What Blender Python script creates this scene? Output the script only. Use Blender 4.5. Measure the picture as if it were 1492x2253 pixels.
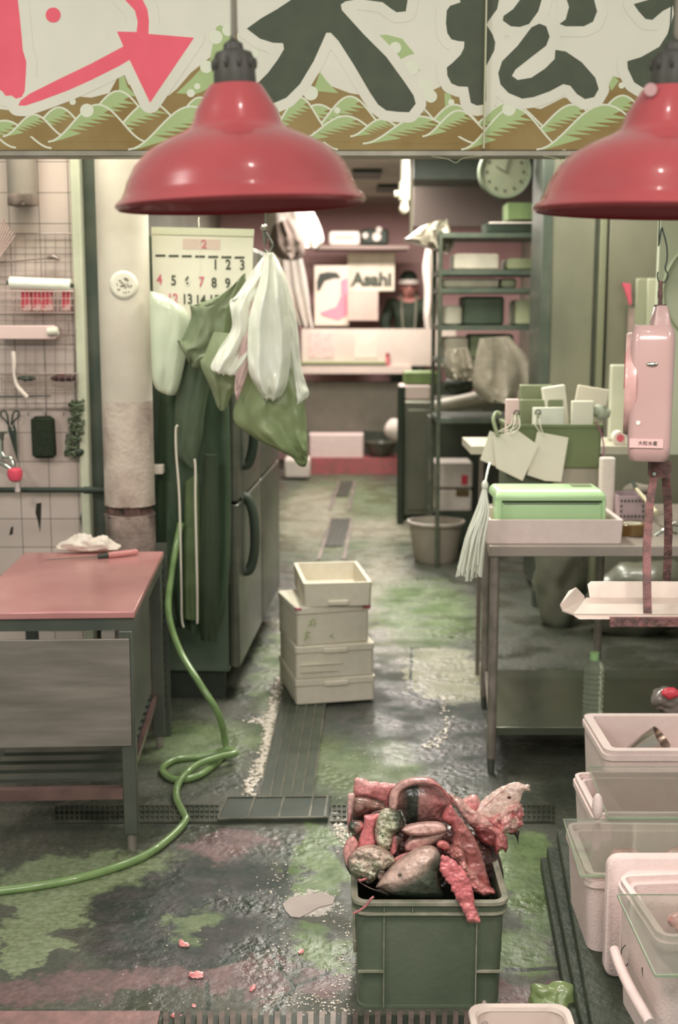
import bpy, bmesh, math, random
from mathutils import Vector, Matrix, noise as mnoise
PI = math.pi
scene = bpy.context.scene
COL = scene.collection
for o in list(bpy.data.objects): bpy.data.objects.remove(o)

# ------------------------------------------------------------------ camera, world, lights
CAMZ, FPX = 1.62, 2700.0
PITCH = math.atan(436.5/FPX)
cam_d = bpy.data.cameras.new('camera'); cam = bpy.data.objects.new('camera', cam_d); COL.objects.link(cam)
cam_d.sensor_fit = 'VERTICAL'; cam_d.sensor_height = 36.0; cam_d.lens = FPX/2253*36
cam.location = (0, 0, CAMZ); cam.rotation_euler = (PI/2-PITCH, 0, 0)
cam_d.dof.use_dof = True; cam_d.dof.focus_distance = 2.95; cam_d.dof.aperture_fstop = 3.2
cam_d.clip_start = .05
scene.camera = cam
scene.view_settings.view_transform = 'Standard'; scene.view_settings.look = 'None'
scene.view_settings.exposure = 0.07; scene.view_settings.gamma = 1
scene.view_settings.use_curve_mapping = False

def lin(c):
    return tuple(((v/255)/12.92 if v/255 <= .04045 else ((v/255+.055)/1.055)**2.4) for v in c)
world = bpy.data.worlds.new('world'); scene.world = world; world.use_nodes = True
bg = world.node_tree.nodes['Background']; bg.inputs[0].default_value = (.90, 1.0, .87, 1); bg.inputs[1].default_value = 0.45

def area(name, loc, size, power, col, rot=(0, 0, 0), sy=None):
    d = bpy.data.lights.new(name, 'AREA'); d.energy = power; d.color = col; d.size = size
    if sy: d.shape = 'RECTANGLE'; d.size_y = sy
    o = bpy.data.objects.new(name, d); COL.objects.link(o); o.location = loc; o.rotation_euler = rot
    return o
def point(name, loc, power, col, r=.03):
    d = bpy.data.lights.new(name, 'POINT'); d.energy = power; d.color = col; d.shadow_soft_size = r
    o = bpy.data.objects.new(name, d); COL.objects.link(o); o.location = loc; return o
WARM = (1, .80, .78); CREAM = (1, .97, .86); GREENISH = (.86, 1, .80)
# market-hall lamps over the aisle the photographer stands in
area('arcade_light', (.3, -1.6, 3.6), 1.6, 78, (1, .95, .90), (math.radians(38), 0, 0), .5)
area('arcade_light', (-2.2, .8, 3.3), .5, 38, (1, .93, .88), (math.radians(40), 0, math.radians(-50)))
area('arcade_light', (1.8, 1.0, 2.9), .25, 16, (1, .86, .86), (math.radians(20), math.radians(30), 0))
for p_ in ((-1.5, -.3, 2.7), (-.55, .2, 3.1), (.75, -.2, 2.9), (1.5, .5, 2.5), (.15, .9, 3.3)): point('arcade_bulb', p_, 9, (1, .93, .86), .035)
# fluorescent tubes on the shop ceiling, plus one added fill by the freezer
area('shop_tube_and_fill', (.15, 5.2, 2.72), .25, 58, CREAM, (0, 0, 0), 1.2)
area('shop_tube_and_fill', (.55, 7.4, 2.72), .25, 46, CREAM, (0, 0, 0), 1.2)
area('shop_tube_and_fill', (.2, 9.8, 2.72), .3, 70, (1, .93, .86), (0, 0, 0), 1.2)
area('shop_tube_and_fill', (.2, 11.9, 2.72), 1.2, 80, (1, .88, .84), (0, 0, 0), .3)
area('shop_tube_and_fill', (1.25, 6.1, 2.74), .7, 22, CREAM, (0, 0, 0), .15)  # unseen fill light, added to brighten the freezer
area('shop_tube_and_fill', (-.95, 4.25, 2.70), .9, 15, CREAM, (0, 0, 0), .2)

# ------------------------------------------------------------------ pixel -> place helpers (used to survey positions)
_c, _s = math.cos(PITCH), math.sin(PITCH)
def ray(x, y):
    dx = (x-746)/FPX; dy = (1126.5-y)/FPX
    return Vector((dx, _c+dy*_s, dy*_c-_s))
def P(x, y, Y):
    v = ray(x, y); t = Y/v.y; return Vector((v.x*t, Y, CAMZ+v.z*t))
def F(x, y, z=0.0):
    v = ray(x, y); t = (z-CAMZ)/v.z; return Vector((v.x*t, v.y*t, z))

# ------------------------------------------------------------------ materials
MATS = {}
def mat(name, c1, c2=None, rough=.5, metal=0, scale=8, bump=0, bscale=None, c3=None, lo=.35, hi=.65, trans=0, alpha=1, coat=0, emit=0, stretch=(1, 1, 1), sss=0, spec=.5, rvar=0, detail=4, ior=1.45):
    if name in MATS: return MATS[name]
    m = bpy.data.materials.new(name); MATS[name] = m; m.use_nodes = True
    nt = m.node_tree; N = nt.nodes; L = nt.links; b = N['Principled BSDF']
    a = lin(c1)+(1,); bb = lin(c2)+(1,) if c2 else a
    b.inputs['Roughness'].default_value = rough; b.inputs['Metallic'].default_value = metal
    b.inputs['Transmission Weight'].default_value = trans; b.inputs['Alpha'].default_value = alpha
    b.inputs['Coat Weight'].default_value = coat; b.inputs['Specular IOR Level'].default_value = spec
    b.inputs['Subsurface Weight'].default_value = sss; b.inputs['IOR'].default_value = ior
    if emit: b.inputs['Emission Color'].default_value = a; b.inputs['Emission Strength'].default_value = emit
    tc = N.new('ShaderNodeTexCoord'); mp = N.new('ShaderNodeMapping'); mp.inputs['Scale'].default_value = stretch
    L.new(tc.outputs['Object'], mp.inputs[0])
    nz = N.new('ShaderNodeTexNoise'); nz.inputs['Scale'].default_value = scale; nz.inputs['Detail'].default_value = detail
    L.new(mp.outputs[0], nz.inputs['Vector'])
    r = N.new('ShaderNodeValToRGB'); r.color_ramp.elements[0].position = lo; r.color_ramp.elements[1].position = hi
    r.color_ramp.elements[0].color = a; r.color_ramp.elements[1].color = bb
    if c3:
        e = r.color_ramp.elements.new(.98); e.color = lin(c3)+(1,)
        r.color_ramp.elements[1].position = hi
    L.new(nz.outputs[0], r.inputs[0]); L.new(r.outputs[0], b.inputs['Base Color'])
    if rvar:
        mr = N.new('ShaderNodeMapRange'); mr.inputs[1].default_value = .35; mr.inputs[2].default_value = .65
        mr.inputs[3].default_value = max(0, rough-rvar); mr.inputs[4].default_value = min(1, rough+rvar)
        L.new(nz.outputs[0], mr.inputs[0]); L.new(mr.outputs[0], b.inputs['Roughness'])
    if bump:
        n2 = N.new('ShaderNodeTexNoise'); n2.inputs['Scale'].default_value = bscale or scale*3; n2.inputs['Detail'].default_value = 5
        L.new(mp.outputs[0], n2.inputs['Vector'])
        bp = N.new('ShaderNodeBump'); bp.inputs['Strength'].default_value = bump; bp.inputs['Distance'].default_value = .01
        L.new(n2.outputs[0], bp.inputs['Height']); L.new(bp.outputs[0], b.inputs['Normal'])
    return m

# ------------------------------------------------------------------ mesh building
class MB:
    def __init__(s): s.bm = bmesh.new()
    def box(s, c, size, rot=None):
        M = Matrix.Translation(Vector(c)) @ (rot.to_4x4() if rot is not None else Matrix()) @ Matrix.Diagonal((size[0], size[1], size[2], 1))
        bmesh.ops.create_cube(s.bm, size=1, matrix=M); return s
    def box2(s, a, b):
        a = Vector(a); b = Vector(b); return s.box((a+b)/2, [abs(q) for q in (b-a)])
    def bar(s, a, b, w, h=None):           # square bar from a to b
        a = Vector(a); b = Vector(b); d = b-a
        q = d.to_track_quat('Y', 'Z').to_matrix()
        return s.box((a+b)/2, (w, d.length, h or w), q)
    def cyl(s, a, b, r, r2=None, seg=20, cap=True):
        a = Vector(a); b = Vector(b); d = b-a
        M = Matrix.Translation((a+b)/2) @ d.to_track_quat('Z', 'Y').to_matrix().to_4x4()
        bmesh.ops.create_cone(s.bm, cap_ends=cap, segments=seg, radius1=r, radius2=r if r2 is None else r2, depth=d.length, matrix=M); return s
    def sph(s, c, r, seg=16, sc=(1, 1, 1), rot=None):
        M = Matrix.Translation(Vector(c)) @ (rot.to_4x4() if rot is not None else Matrix()) @ Matrix.Diagonal((sc[0], sc[1], sc[2], 1))
        bmesh.ops.create_uvsphere(s.bm, u_segments=seg, v_segments=max(6, seg//2), radius=r, matrix=M); return s
    def rings(s, R, cap0=True, cap1=True, close=False):
        vs = [[s.bm.verts.new(p) for p in ring] for ring in R]; n = len(vs[0])
        k = len(vs) if close else len(vs)-1
        for i in range(k):
            A = vs[i]; B = vs[(i+1) % len(vs)]
            for j in range(n):
                try: s.bm.faces.new((A[j], A[(j+1) % n], B[(j+1) % n], B[j]))
                except ValueError: pass
        if not close:
            if cap0: s.bm.faces.new(vs[0][::-1])
            if cap1: s.bm.faces.new(vs[-1])
        return s
    def tube(s, pts, r, seg=10, sub=1, cap=True):
        pts = smooth(pts, sub) if sub > 1 else [Vector(p) for p in pts]
        n = len(pts); up = None; R = []
        for i, p in enumerate(pts):
            t = (pts[min(i+1, n-1)]-pts[max(i-1, 0)]).normalized()
            if up is None:
                up = Vector((0, 0, 1)) if abs(t.z) < .9 else Vector((0, 1, 0))
            sx = t.cross(up).normalized(); up = sx.cross(t).normalized()
            rr = r(i/(n-1)) if callable(r) else r
            R.append([p+(sx*math.cos(a)+up*math.sin(a))*rr for a in [2*PI*k/seg for k in range(seg)]])
        return s.rings(R, cap, cap)
    def lathe(s, prof, c=(0, 0, 0), seg=40, cap0=False, cap1=False, rot=None):
        c = Vector(c); R = []
        for r, z in prof:
            ring = []
            for k in range(seg):
                a = 2*PI*k/seg; v = Vector((r*math.cos(a), r*math.sin(a), z))
                if rot is not None: v = rot @ v
                ring.append(c+v)
            R.append(ring)
        return s.rings(R, cap0, cap1)
    def prism(s, pts, ext):                # planar polygon pushed along ext (concave ok)
        from mathutils.geometry import tessellate_polygon
        pts = [Vector(p) for p in pts]; ext = Vector(ext); n = len(pts)
        A = [s.bm.verts.new(p) for p in pts]; B = [s.bm.verts.new(p+ext) for p in pts]
        for t in tessellate_polygon([pts]):
            try:
                s.bm.faces.new([A[i] for i in t]); s.bm.faces.new([B[i] for i in t][::-1])
            except ValueError: pass
        for i in range(n):
            s.bm.faces.new((A[i], A[(i+1) % n], B[(i+1) % n], B[i]))
        return s
    def obox(s, w, d, h, wall, floor, r=.02, taper=.0, lip=0, lip_h=.0, c=(0, 0, 0), ledge=0):
        """open-topped tub with rounded corners; outer size w x d at the top, bottom shrunk by taper"""
        c = Vector(c); T = taper
        S = [(w/2-T, d/2-T, r, 0), (w/2-T*.5, d/2-T*.5, r, (h-lip_h)*.5), (w/2, d/2, r, h-lip_h)]
        if lip: S += [(w/2+lip, d/2+lip, r+lip, h-lip_h), (w/2+lip, d/2+lip, r+lip, h)]
        else: S += [(w/2, d/2, r, h)]
        ri = max(.004, r-wall*.5)
        if ledge:
            S += [(w/2-wall*.45, d/2-wall*.45, ri, h), (w/2-wall*.45, d/2-wall*.45, ri, h-ledge), (w/2-wall, d/2-wall, ri, h-ledge)]
        else: S += [(w/2-wall, d/2-wall, ri, h)]
        S += [(w/2-wall-T, d/2-wall-T, ri, floor)]
        s.rings([[c+Vector(q) for q in rr(a, b, rad, z)] for a, b, rad, z in S]); return s
    def rbox(s, w, d, h, r=.02, c=(0, 0, 0), rot=None, e=.004):
        """closed box with rounded vertical corners and a softened top and bottom edge"""
        c = Vector(c); rot = rot or Matrix.Identity(3)
        S = [(w/2-e, d/2-e, r, 0), (w/2, d/2, r, e), (w/2, d/2, r, h-e), (w/2-e, d/2-e, r, h)]
        s.rings([[c+rot@Vector(q) for q in rr(a, b, rad, z)] for a, b, rad, z in S]); return s
    def noise(s, amp, freq=6, seed=0, amp2=0, freq2=30):
        o = Vector((seed*3.1, seed*1.7, seed*2.3))
        s.bm.normal_update()
        D = []
        for v in s.bm.verts:
            d = v.normal*(mnoise.noise(v.co*freq+o)*amp)
            if amp2: d += v.normal*(mnoise.noise(v.co*freq2+o)*amp2)
            D.append((v, d))
        for v, d in D: v.co += d
        return s
    def build(s, name, m, parent=None, label=None, cat=None, group=None, kind=None, bevel=0, smooth=True, solid=0, subd=0, local=False, sharp=38):
        me = bpy.data.meshes.new(name)
        bmesh.ops.remove_doubles(s.bm, verts=s.bm.verts, dist=1e-6)
        bmesh.ops.recalc_face_normals(s.bm, faces=s.bm.faces)
        s.bm.to_mesh(me); s.bm.free()
        o = bpy.data.objects.new(name, me); COL.objects.link(o)
        if isinstance(m, (list, tuple)):
            for q in m: me.materials.append(q)
        else: me.materials.append(m)
        if parent is not None:
            o.parent = parent
            rt = parent
            while rt.parent: rt = rt.parent
            if not local: me.transform(rt.matrix_basis.inverted())
        elif not local and kind != 'structure':
            xs = [v.co for v in me.vertices]
            b = Vector(((min(v.x for v in xs)+max(v.x for v in xs))/2, (min(v.y for v in xs)+max(v.y for v in xs))/2, min(v.z for v in xs)))
            me.transform(Matrix.Translation(-b)); o.location = b
        if smooth:
            me.polygons.foreach_set('use_smooth', [True]*len(me.polygons))
            try: me.set_sharp_from_angle(angle=math.radians(sharp))
            except Exception: pass
        if solid:
            md = o.modifiers.new('thickness', 'SOLIDIFY'); md.thickness = solid; md.offset = 0
        if bevel:
            md = o.modifiers.new('edge', 'BEVEL'); md.width = bevel; md.segments = 2; md.limit_method = 'ANGLE'; md.angle_limit = math.radians(50); md.harden_normals = False
        if subd:
            md = o.modifiers.new('smooth', 'SUBSURF'); md.levels = subd; md.render_levels = subd
        if label: o['label'] = label
        if cat: o['category'] = cat
        if group: o['group'] = group
        if kind: o['kind'] = kind
        return o
def rr(hw, hd, r, z, k=5):
    r = min(r, hw*.98, hd*.98); out = []
    for cx, cy, a0 in ((hw-r, hd-r, 0), (-hw+r, hd-r, PI/2), (-hw+r, -hd+r, PI), (hw-r, -hd+r, 1.5*PI)):
        for i in range(k+1):
            a = a0+PI/2*i/k; out.append((cx+r*math.cos(a), cy+r*math.sin(a), z))
    return out
def smooth(pts, sub=6):
    pts = [Vector(p) for p in pts]; out = []; n = len(pts)
    for i in range(n-1):
        p0 = pts[max(i-1, 0)]; p1 = pts[i]; p2 = pts[i+1]; p3 = pts[min(i+2, n-1)]
        for k in range(sub):
            t = k/sub
            out.append(.5*((2*p1)+(p2-p0)*t+(2*p0-5*p1+4*p2-p3)*t*t+(3*p1-p0-3*p2+p3)*t**3))
    out.append(pts[-1]); return out
def T(name, label, cat, loc=(0, 0, 0), rz=0, group=None):
    o = bpy.data.objects.new(name, None); COL.objects.link(o); o.location = loc; o.rotation_euler = (0, 0, rz)
    o.matrix_basis = Matrix.Translation(Vector(loc)) @ Matrix.Rotation(rz, 4, 'Z')
    o.empty_display_size = .05; o['label'] = label; o['category'] = cat
    if group: o['group'] = group
    return o
def clone(root, loc, rz, label, group=None):
    r = root.copy(); COL.objects.link(r); r.location = loc; r.rotation_euler = (0, 0, rz); r['label'] = label
    if group: r['group'] = group
    for ch in list(root.children):
        c = ch.copy(); COL.objects.link(c); c.parent = r
        for g in list(ch.children):
            d = g.copy(); COL.objects.link(d); d.parent = c
    return r
def text(body, size, loc, m, parent=None, name='printed_text', extrude=.0006, rot=(PI/2, 0, 0), align='CENTER', sx=1, bold=0):
    cu = bpy.data.curves.new(name, 'FONT'); cu.body = body; cu.size = size; cu.extrude = extrude
    cu.align_x = align; cu.align_y = 'CENTER'; cu.offset = bold
    t = bpy.data.objects.new('tmp', cu); COL.objects.link(t)
    dg = bpy.context.evaluated_depsgraph_get(); dg.update()
    me = bpy.data.meshes.new_from_object(t.evaluated_get(dg)); bpy.data.objects.remove(t)
    from mathutils import Euler
    me.transform(Matrix.Translation(Vector(loc)) @ Euler(rot).to_matrix().to_4x4() @ Matrix.Diagonal((sx, 1, 1, 1)))
    me.name = name
    o = bpy.data.objects.new(name, me); COL.objects.link(o); me.materials.clear(); me.materials.append(m)
    if parent is not None:
        rt = parent
        while rt.parent: rt = rt.parent
        me.transform(rt.matrix_basis.inverted()); o.parent = parent
    return o
def drape(rows, Y, bulge=.05, folds=4, amp=.012, phase=0, n=64, sub=4, hem=0, seed=1, back=.5, pinch=0):
    """hanging cloth or bag: a closed gathered tube whose left/right silhouettes at successive heights are given"""
    rn = random.Random(seed); mb = MB()
    Ls = smooth([P(r[0], r[1], Y) for r in rows], sub); Rs = smooth([P(r[2], r[3], Y) for r in rows], sub)
    m = len(Ls); R = []
    jit = [rn.uniform(-1, 1)*hem for _ in range(n)]
    for i in range(m):
        t = i/(m-1); A, B = Ls[i], Rs[i]; w = (B-A).length; ring = []
        k = bulge*min(1, w/.12)
        for j in range(n):
            a = 2*PI*j/n; u = .5-.5*math.cos(a); s_ = math.sin(a)
            p = A.lerp(B, u)
            uu = u+.06*mnoise.noise(Vector((u*3, t*1.5, seed+9)))
            f = (math.sin(uu*folds*2*PI+phase+t*1.3)*.5+mnoise.noise(Vector((u*folds*1.7, t*1.6, seed*2.3)))*1.1)*amp*min(1, w/.1)*(.35+.65*t)
            f += mnoise.noise(Vector((u*9, t*11, seed)))*amp*.35
            p = p+Vector((0, -s_*k*(1 if s_ > 0 else back)+f, 0))
            if i == m-1: p.z += jit[j]*(1 if True else 0)
            ring.append(p)
        R.append(ring)
    mb.rings(R, True, True); return mb
# ------------------------------------------------------------------ structure
def S(mb, name, m, **k): return mb.build(name, m, kind='structure', **k)

# wet concrete floor: patches of moss-green paint, dark wet areas, pinkish slabs, all in floor coordinates
fm = bpy.data.materials.new('wet_concrete_floor'); fm.use_nodes = True
nt = fm.node_tree; N = nt.nodes; L = nt.links; pb = N['Principled BSDF']
tc = N.new('ShaderNodeTexCoord')
wn = N.new('ShaderNodeTexNoise'); wn.inputs['Scale'].default_value = 7; wn.inputs['Detail'].default_value = 6; wn.inputs['Roughness'].default_value = .65
L.new(tc.outputs['Object'], wn.inputs['Vector'])
sub = N.new('ShaderNodeVectorMath'); sub.operation = 'SUBTRACT'; sub.inputs[1].default_value = (.5, .5, .5)
L.new(wn.outputs['Color'], sub.inputs[0])
scl = N.new('ShaderNodeVectorMath'); scl.operation = 'SCALE'; scl.inputs['Scale'].default_value = .42; L.new(sub.outputs[0], scl.inputs[0])
add = N.new('ShaderNodeVectorMath'); add.operation = 'ADD'; L.new(tc.outputs['Object'], add.inputs[0]); L.new(scl.outputs[0], add.inputs[1])
def noise_col(scale, a, b, lo=.35, hi=.65, detail=6):
    n = N.new('ShaderNodeTexNoise'); n.inputs['Scale'].default_value = scale; n.inputs['Detail'].default_value = detail
    L.new(tc.outputs['Object'], n.inputs['Vector'])
    r = N.new('ShaderNodeValToRGB'); r.color_ramp.elements[0].position = lo; r.color_ramp.elements[1].position = hi
    r.color_ramp.elements[0].color = lin(a)+(1,); r.color_ramp.elements[1].color = lin(b)+(1,)
    L.new(n.outputs[0], r.inputs[0]); return r.outputs[0]
def blob(px, py, wpx, y2, soft=.12, ang=0):
    """soft ellipse on the floor centred at the surveyed spot; wpx wide, reaching to y2"""
    c = F(px, py); e = F(px+wpx, py); d = F(px, y2)
    rx = abs(e.x-c.x); ry = abs(d.y-c.y)
    a = N.new('ShaderNodeVectorMath'); a.operation = 'SUBTRACT'; a.inputs[1].default_value = (c.x, c.y, 0); L.new(add.outputs[0], a.inputs[0])
    ro = N.new('ShaderNodeVectorRotate'); ro.rotation_type = 'Z_AXIS'; ro.inputs['Angle'].default_value = ang; L.new(a.outputs[0], ro.inputs['Vector'])
    m = N.new('ShaderNodeVectorMath'); m.operation = 'MULTIPLY'; m.inputs[1].default_value = (1/rx, 1/ry, 0); L.new(ro.outputs[0], m.inputs[0])
    l = N.new('ShaderNodeVectorMath'); l.operation = 'LENGTH'; L.new(m.outputs[0], l.inputs[0])
    r = N.new('ShaderNodeMapRange'); r.inputs[1].default_value = 1+soft; r.inputs[2].default_value = 1-soft; L.new(l.outputs['Value'], r.inputs[0])
    return r.outputs[0]
def mixc(fac, a, b):
    m = N.new('ShaderNodeMix'); m.data_type = 'RGBA'; L.new(fac, m.inputs[0]); L.new(a, m.inputs[6]); L.new(b, m.inputs[7]); return m.outputs[2]
base = noise_col(5, (62, 68, 57), (87, 87, 76), .3, .7)
moss = noise_col(9, (90, 104, 74), (112, 124, 90))
paint = noise_col(30, (113, 126, 93), (127, 136, 106))
dark = noise_col(14, (46, 56, 49), (70, 67, 65))
pale = noise_col(14, (135, 135, 113), (158, 154, 135))
pink = noise_col(12, (96, 80, 79), (123, 99, 96))
white = noise_col(40, (176, 165, 160), (190, 180, 170))
green = noise_col(10, (84, 104, 62), (110, 130, 82))
col = base
for f_, c_ in ((blob(760, 1130, 150, 1250, .3), moss), (blob(690, 1130, 70, 1200, .3), pale), (blob(850, 1165, 110, 1190, .4), pale), (blob(850, 1300, 60, 1420, .4), pale),
               (blob(800, 1680, 140, 1760, .3), moss), (blob(820, 1560, 120, 1640, .4), dark), (blob(930, 1340, 110, 1420, .3), green),
               (blob(1000, 1600, 110, 1740, .25), dark), (blob(980, 1480, 85, 1545, .12), pale), (blob(620, 1460, 45, 1600, .3), moss),
               (blob(450, 1640, 130, 1700, .3), moss),
               (blob(170, 1940, 200, 2010, .10, -.3), paint), (blob(90, 2030, 90, 2080, .1, -.2), paint), (blob(60, 2090, 80, 2120, .12), paint),
               (blob(430, 2010, 230, 2160, .1, .3), dark), (blob(540, 1980, 70, 2130, .2), dark), (blob(480, 1860, 100, 1890, .2), pink),
               (blob(700, 1900, 60, 2000, .12), green), (blob(720, 2080, 60, 2120, .2), green), (blob(420, 2030, 60, 2060, .2), moss), (blob(1180, 1930, 90, 2060, .1), green), (blob(1130, 2080, 80, 2130, .2), green),
               (blob(1150, 2190, 90, 2225, .1), pink), (blob(680, 2155, 75, 2200, .12), pink), (blob(520, 2150, 80, 2190, .15), pink), (blob(50, 2180, 200, 2215, .2), pink), (blob(300, 2150, 120, 2180, .2), pink),
               (blob(690, 1990, 42, 2008, .04, .35), white)):
    col = mixc(f_, col, c_)
# fine speckle, grime
sp = N.new('ShaderNodeTexNoise'); sp.inputs['Scale'].default_value = 60; sp.inputs['Detail'].default_value = 5; L.new(tc.outputs['Object'], sp.inputs['Vector'])
spr = N.new('ShaderNodeMapRange'); spr.inputs[1].default_value = .3; spr.inputs[2].default_value = .7; spr.inputs[3].default_value = .72; spr.inputs[4].default_value = 1.12; L.new(sp.outputs[0], spr.inputs[0])
mm = N.new('ShaderNodeMix'); mm.data_type = 'RGBA'; mm.blend_type = 'MULTIPLY'; mm.inputs[0].default_value = 1; L.new(col, mm.inputs[6]); L.new(spr.outputs[0], mm.inputs[7])
# slab joints
def joint(p0, p1, w=.006):
    p0 = F(*p0); p1 = F(*p1); d = (p1-p0); ln = d.length; d.normalize(); nrm = Vector((-d.y, d.x, 0))
    s3 = N.new('ShaderNodeVectorMath'); s3.operation = 'SCALE'; s3.inputs['Scale'].default_value = .05; L.new(sub.outputs[0], s3.inputs[0])
    a2 = N.new('ShaderNodeVectorMath'); a2.operation = 'ADD'; L.new(tc.outputs['Object'], a2.inputs[0]); L.new(s3.outputs[0], a2.inputs[1])
    a = N.new('ShaderNodeVectorMath'); a.operation = 'SUBTRACT'; a.inputs[1].default_value = p0; L.new(a2.outputs[0], a.inputs[0])
    d1 = N.new('ShaderNodeVectorMath'); d1.operation = 'DOT_PRODUCT'; d1.inputs[1].default_value = nrm; L.new(a.outputs[0], d1.inputs[0])
    ab = N.new('ShaderNodeMath'); ab.operation = 'ABSOLUTE'; L.new(d1.outputs['Value'], ab.inputs[0])
    lt = N.new('ShaderNodeMath'); lt.operation = 'LESS_THAN'; lt.inputs[1].default_value = w; L.new(ab.outputs[0], lt.inputs[0])
    d2 = N.new('ShaderNodeVectorMath'); d2.operation = 'DOT_PRODUCT'; d2.inputs[1].default_value = d; L.new(a.outputs[0], d2.inputs[0])
    g = N.new('ShaderNodeMath'); g.operation = 'GREATER_THAN'; g.inputs[1].default_value = 0; L.new(d2.outputs['Value'], g.inputs[0])
    g2 = N.new('ShaderNodeMath'); g2.operation = 'LESS_THAN'; g2.inputs[1].default_value = ln; L.new(d2.outputs['Value'], g2.inputs[0])
    m1 = N.new('ShaderNodeMath'); m1.operation = 'MULTIPLY'; L.new(lt.outputs[0], m1.inputs[0]); L.new(g.outputs[0], m1.inputs[1])
    m2 = N.new('ShaderNodeMath'); m2.operation = 'MULTIPLY'; L.new(m1.outputs[0], m2.inputs[0]); L.new(g2.outputs[0], m2.inputs[1])
    return m2.outputs[0]
jd = noise_col(20, (36, 48, 40), (56, 62, 54))
cc = mm.outputs[2]; hgt = None
for j in (joint((640, 1832), (606, 2110)), joint((606, 2110), (640, 2170)), joint((640, 2170), (600, 2240)), joint((640, 2170), (740, 2130)), joint((460, 2160), (455, 2225)), joint((1110, 2132), (1260, 2128), .008), joint((620, 1180), (700, 1183), .008),
          joint((760, 1212), (860, 1214), .01), joint((900, 1425), (1060, 1425), .006), joint((905, 1425), (905, 1570), .006), joint((300, 1815), (640, 1830), .004), joint((0, 2225), (400, 2228), .004)):
    cc = mixc(j, cc, jd)
L.new(cc, pb.inputs['Base Color'])
wr = N.new('ShaderNodeTexNoise'); wr.inputs['Scale'].default_value = 4; wr.inputs['Detail'].default_value = 8; L.new(tc.outputs['Object'], wr.inputs['Vector'])
wrm = N.new('ShaderNodeMapRange'); wrm.inputs[1].default_value = .42; wrm.inputs[2].default_value = .6; wrm.inputs[3].default_value = .24; wrm.inputs[4].default_value = .75; L.new(wr.outputs[0], wrm.inputs[0]); L.new(wrm.outputs[0], pb.inputs['Roughness'])
bn = N.new('ShaderNodeTexNoise'); bn.inputs['Scale'].default_value = 35; bn.inputs['Detail'].default_value = 6; L.new(tc.outputs['Object'], bn.inputs['Vector'])
bp = N.new('ShaderNodeBump'); bp.inputs['Strength'].default_value = .55; bp.inputs['Distance'].default_value = .012; L.new(bn.outputs[0], bp.inputs['Height']); L.new(bp.outputs[0], pb.inputs['Normal'])
S(MB().box2((-4, -3, -.1), (4, 14, 0)), 'floor', fm)

cem = mat('ceiling_paint', (150, 142, 132), (168, 160, 146), rough=.8, scale=2)
S(MB().box2((-1.4, 4.9, 2.8), (2.1, 13.9, 2.9)), 'ceiling', cem)
wpink = mat('back_wall_paint', (178, 140, 138), (190, 156, 150), rough=.7, scale=1.5)
S(MB().box2((-1.4, 13.75, 0), (2.1, 13.9, 2.8)), 'wall_back', wpink)
wgrey = mat('side_wall_paint', (120, 118, 104), (140, 136, 122), rough=.7, scale=2)
S(MB().box2((-1.4, 5.0, 0), (-1.3, 13.75, 2.8)), 'wall_left', wgrey)
S(MB().box2((2.0, 3.95, 0), (2.1, 13.75, 2.8)), 'wall_right', wgrey)

# tiled wall: brick texture with zero offset gives square tiles
tm = bpy.data.materials.new('square_wall_tiles'); tm.use_nodes = True
nt = tm.node_tree; N = nt.nodes; L = nt.links; pb = N['Principled BSDF']
tc = N.new('ShaderNodeTexCoord'); mp = N.new('ShaderNodeMapping'); o0 = P(18, 424, 4.85)
mp.inputs['Location'].default_value = (-o0.x, -o0.z, 0); mp.inputs['Rotation'].default_value = (-PI/2, 0, 0)
sx = N.new('ShaderNodeSeparateXYZ'); L.new(tc.outputs['Object'], sx.inputs[0])
cx = N.new('ShaderNodeCombineXYZ'); L.new(sx.outputs[0], cx.inputs[0]); L.new(sx.outputs[2], cx.inputs[1])
mp2 = N.new('ShaderNodeMapping'); mp2.inputs['Location'].default_value = (-o0.x, -o0.z, 0); L.new(cx.outputs[0], mp2.inputs[0])
bk = N.new('ShaderNodeTexBrick'); bk.offset = 0; bk.inputs['Scale'].default_value = 1; bk.inputs['Brick Width'].default_value = .1155; bk.inputs['Row Height'].default_value = .1155
bk.inputs['Mortar Size'].default_value = .0014; bk.inputs['Mortar Smooth'].default_value = .1
bk.inputs['Color1'].default_value = lin((214, 196, 186))+(1,); bk.inputs['Color2'].default_value = lin((208, 190, 180))+(1,); bk.inputs['Mortar'].default_value = lin((96, 88, 82))+(1,)
L.new(mp2.outputs[0], bk.inputs[0])
n2 = N.new('ShaderNodeTexNoise'); n2.inputs['Scale'].default_value = 3; n2.inputs['Detail'].default_value = 8; L.new(tc.outputs['Object'], n2.inputs['Vector'])
r2 = N.new('ShaderNodeMapRange'); r2.inputs[1].default_value = .3; r2.inputs[2].default_value = .75; r2.inputs[3].default_value = .82; r2.inputs[4].default_value = 1.0; L.new(n2.outputs[0], r2.inputs[0])
mx = N.new('ShaderNodeMix'); mx.data_type = 'RGBA'; mx.blend_type = 'MULTIPLY'; mx.inputs[0].default_value = 1; L.new(bk.outputs[0], mx.inputs[6]); L.new(r2.outputs[0], mx.inputs[7])
L.new(mx.outputs[2], pb.inputs['Base Color']); pb.inputs['Roughness'].default_value = .3
S(MB().box2((-2.6, 4.85, 0), (-.985, 4.99, 3.0)), 'wall_front', tm)
a0 = P(178, 350, 4.84); a1 = P(196, 350, 4.84)
cream = mat('cream_paint', (206, 208, 182), (190, 192, 168), rough=.45, scale=6)
dkm = mat('dark_grey_green_metal', (70, 80, 70), (92, 98, 86), rough=.4, scale=5, metal=.2)
S(MB().box2((-1.022, 4.80, 0), (-.985, 4.86, 3.0)), 'trim_1', cream, bevel=.006)
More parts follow.
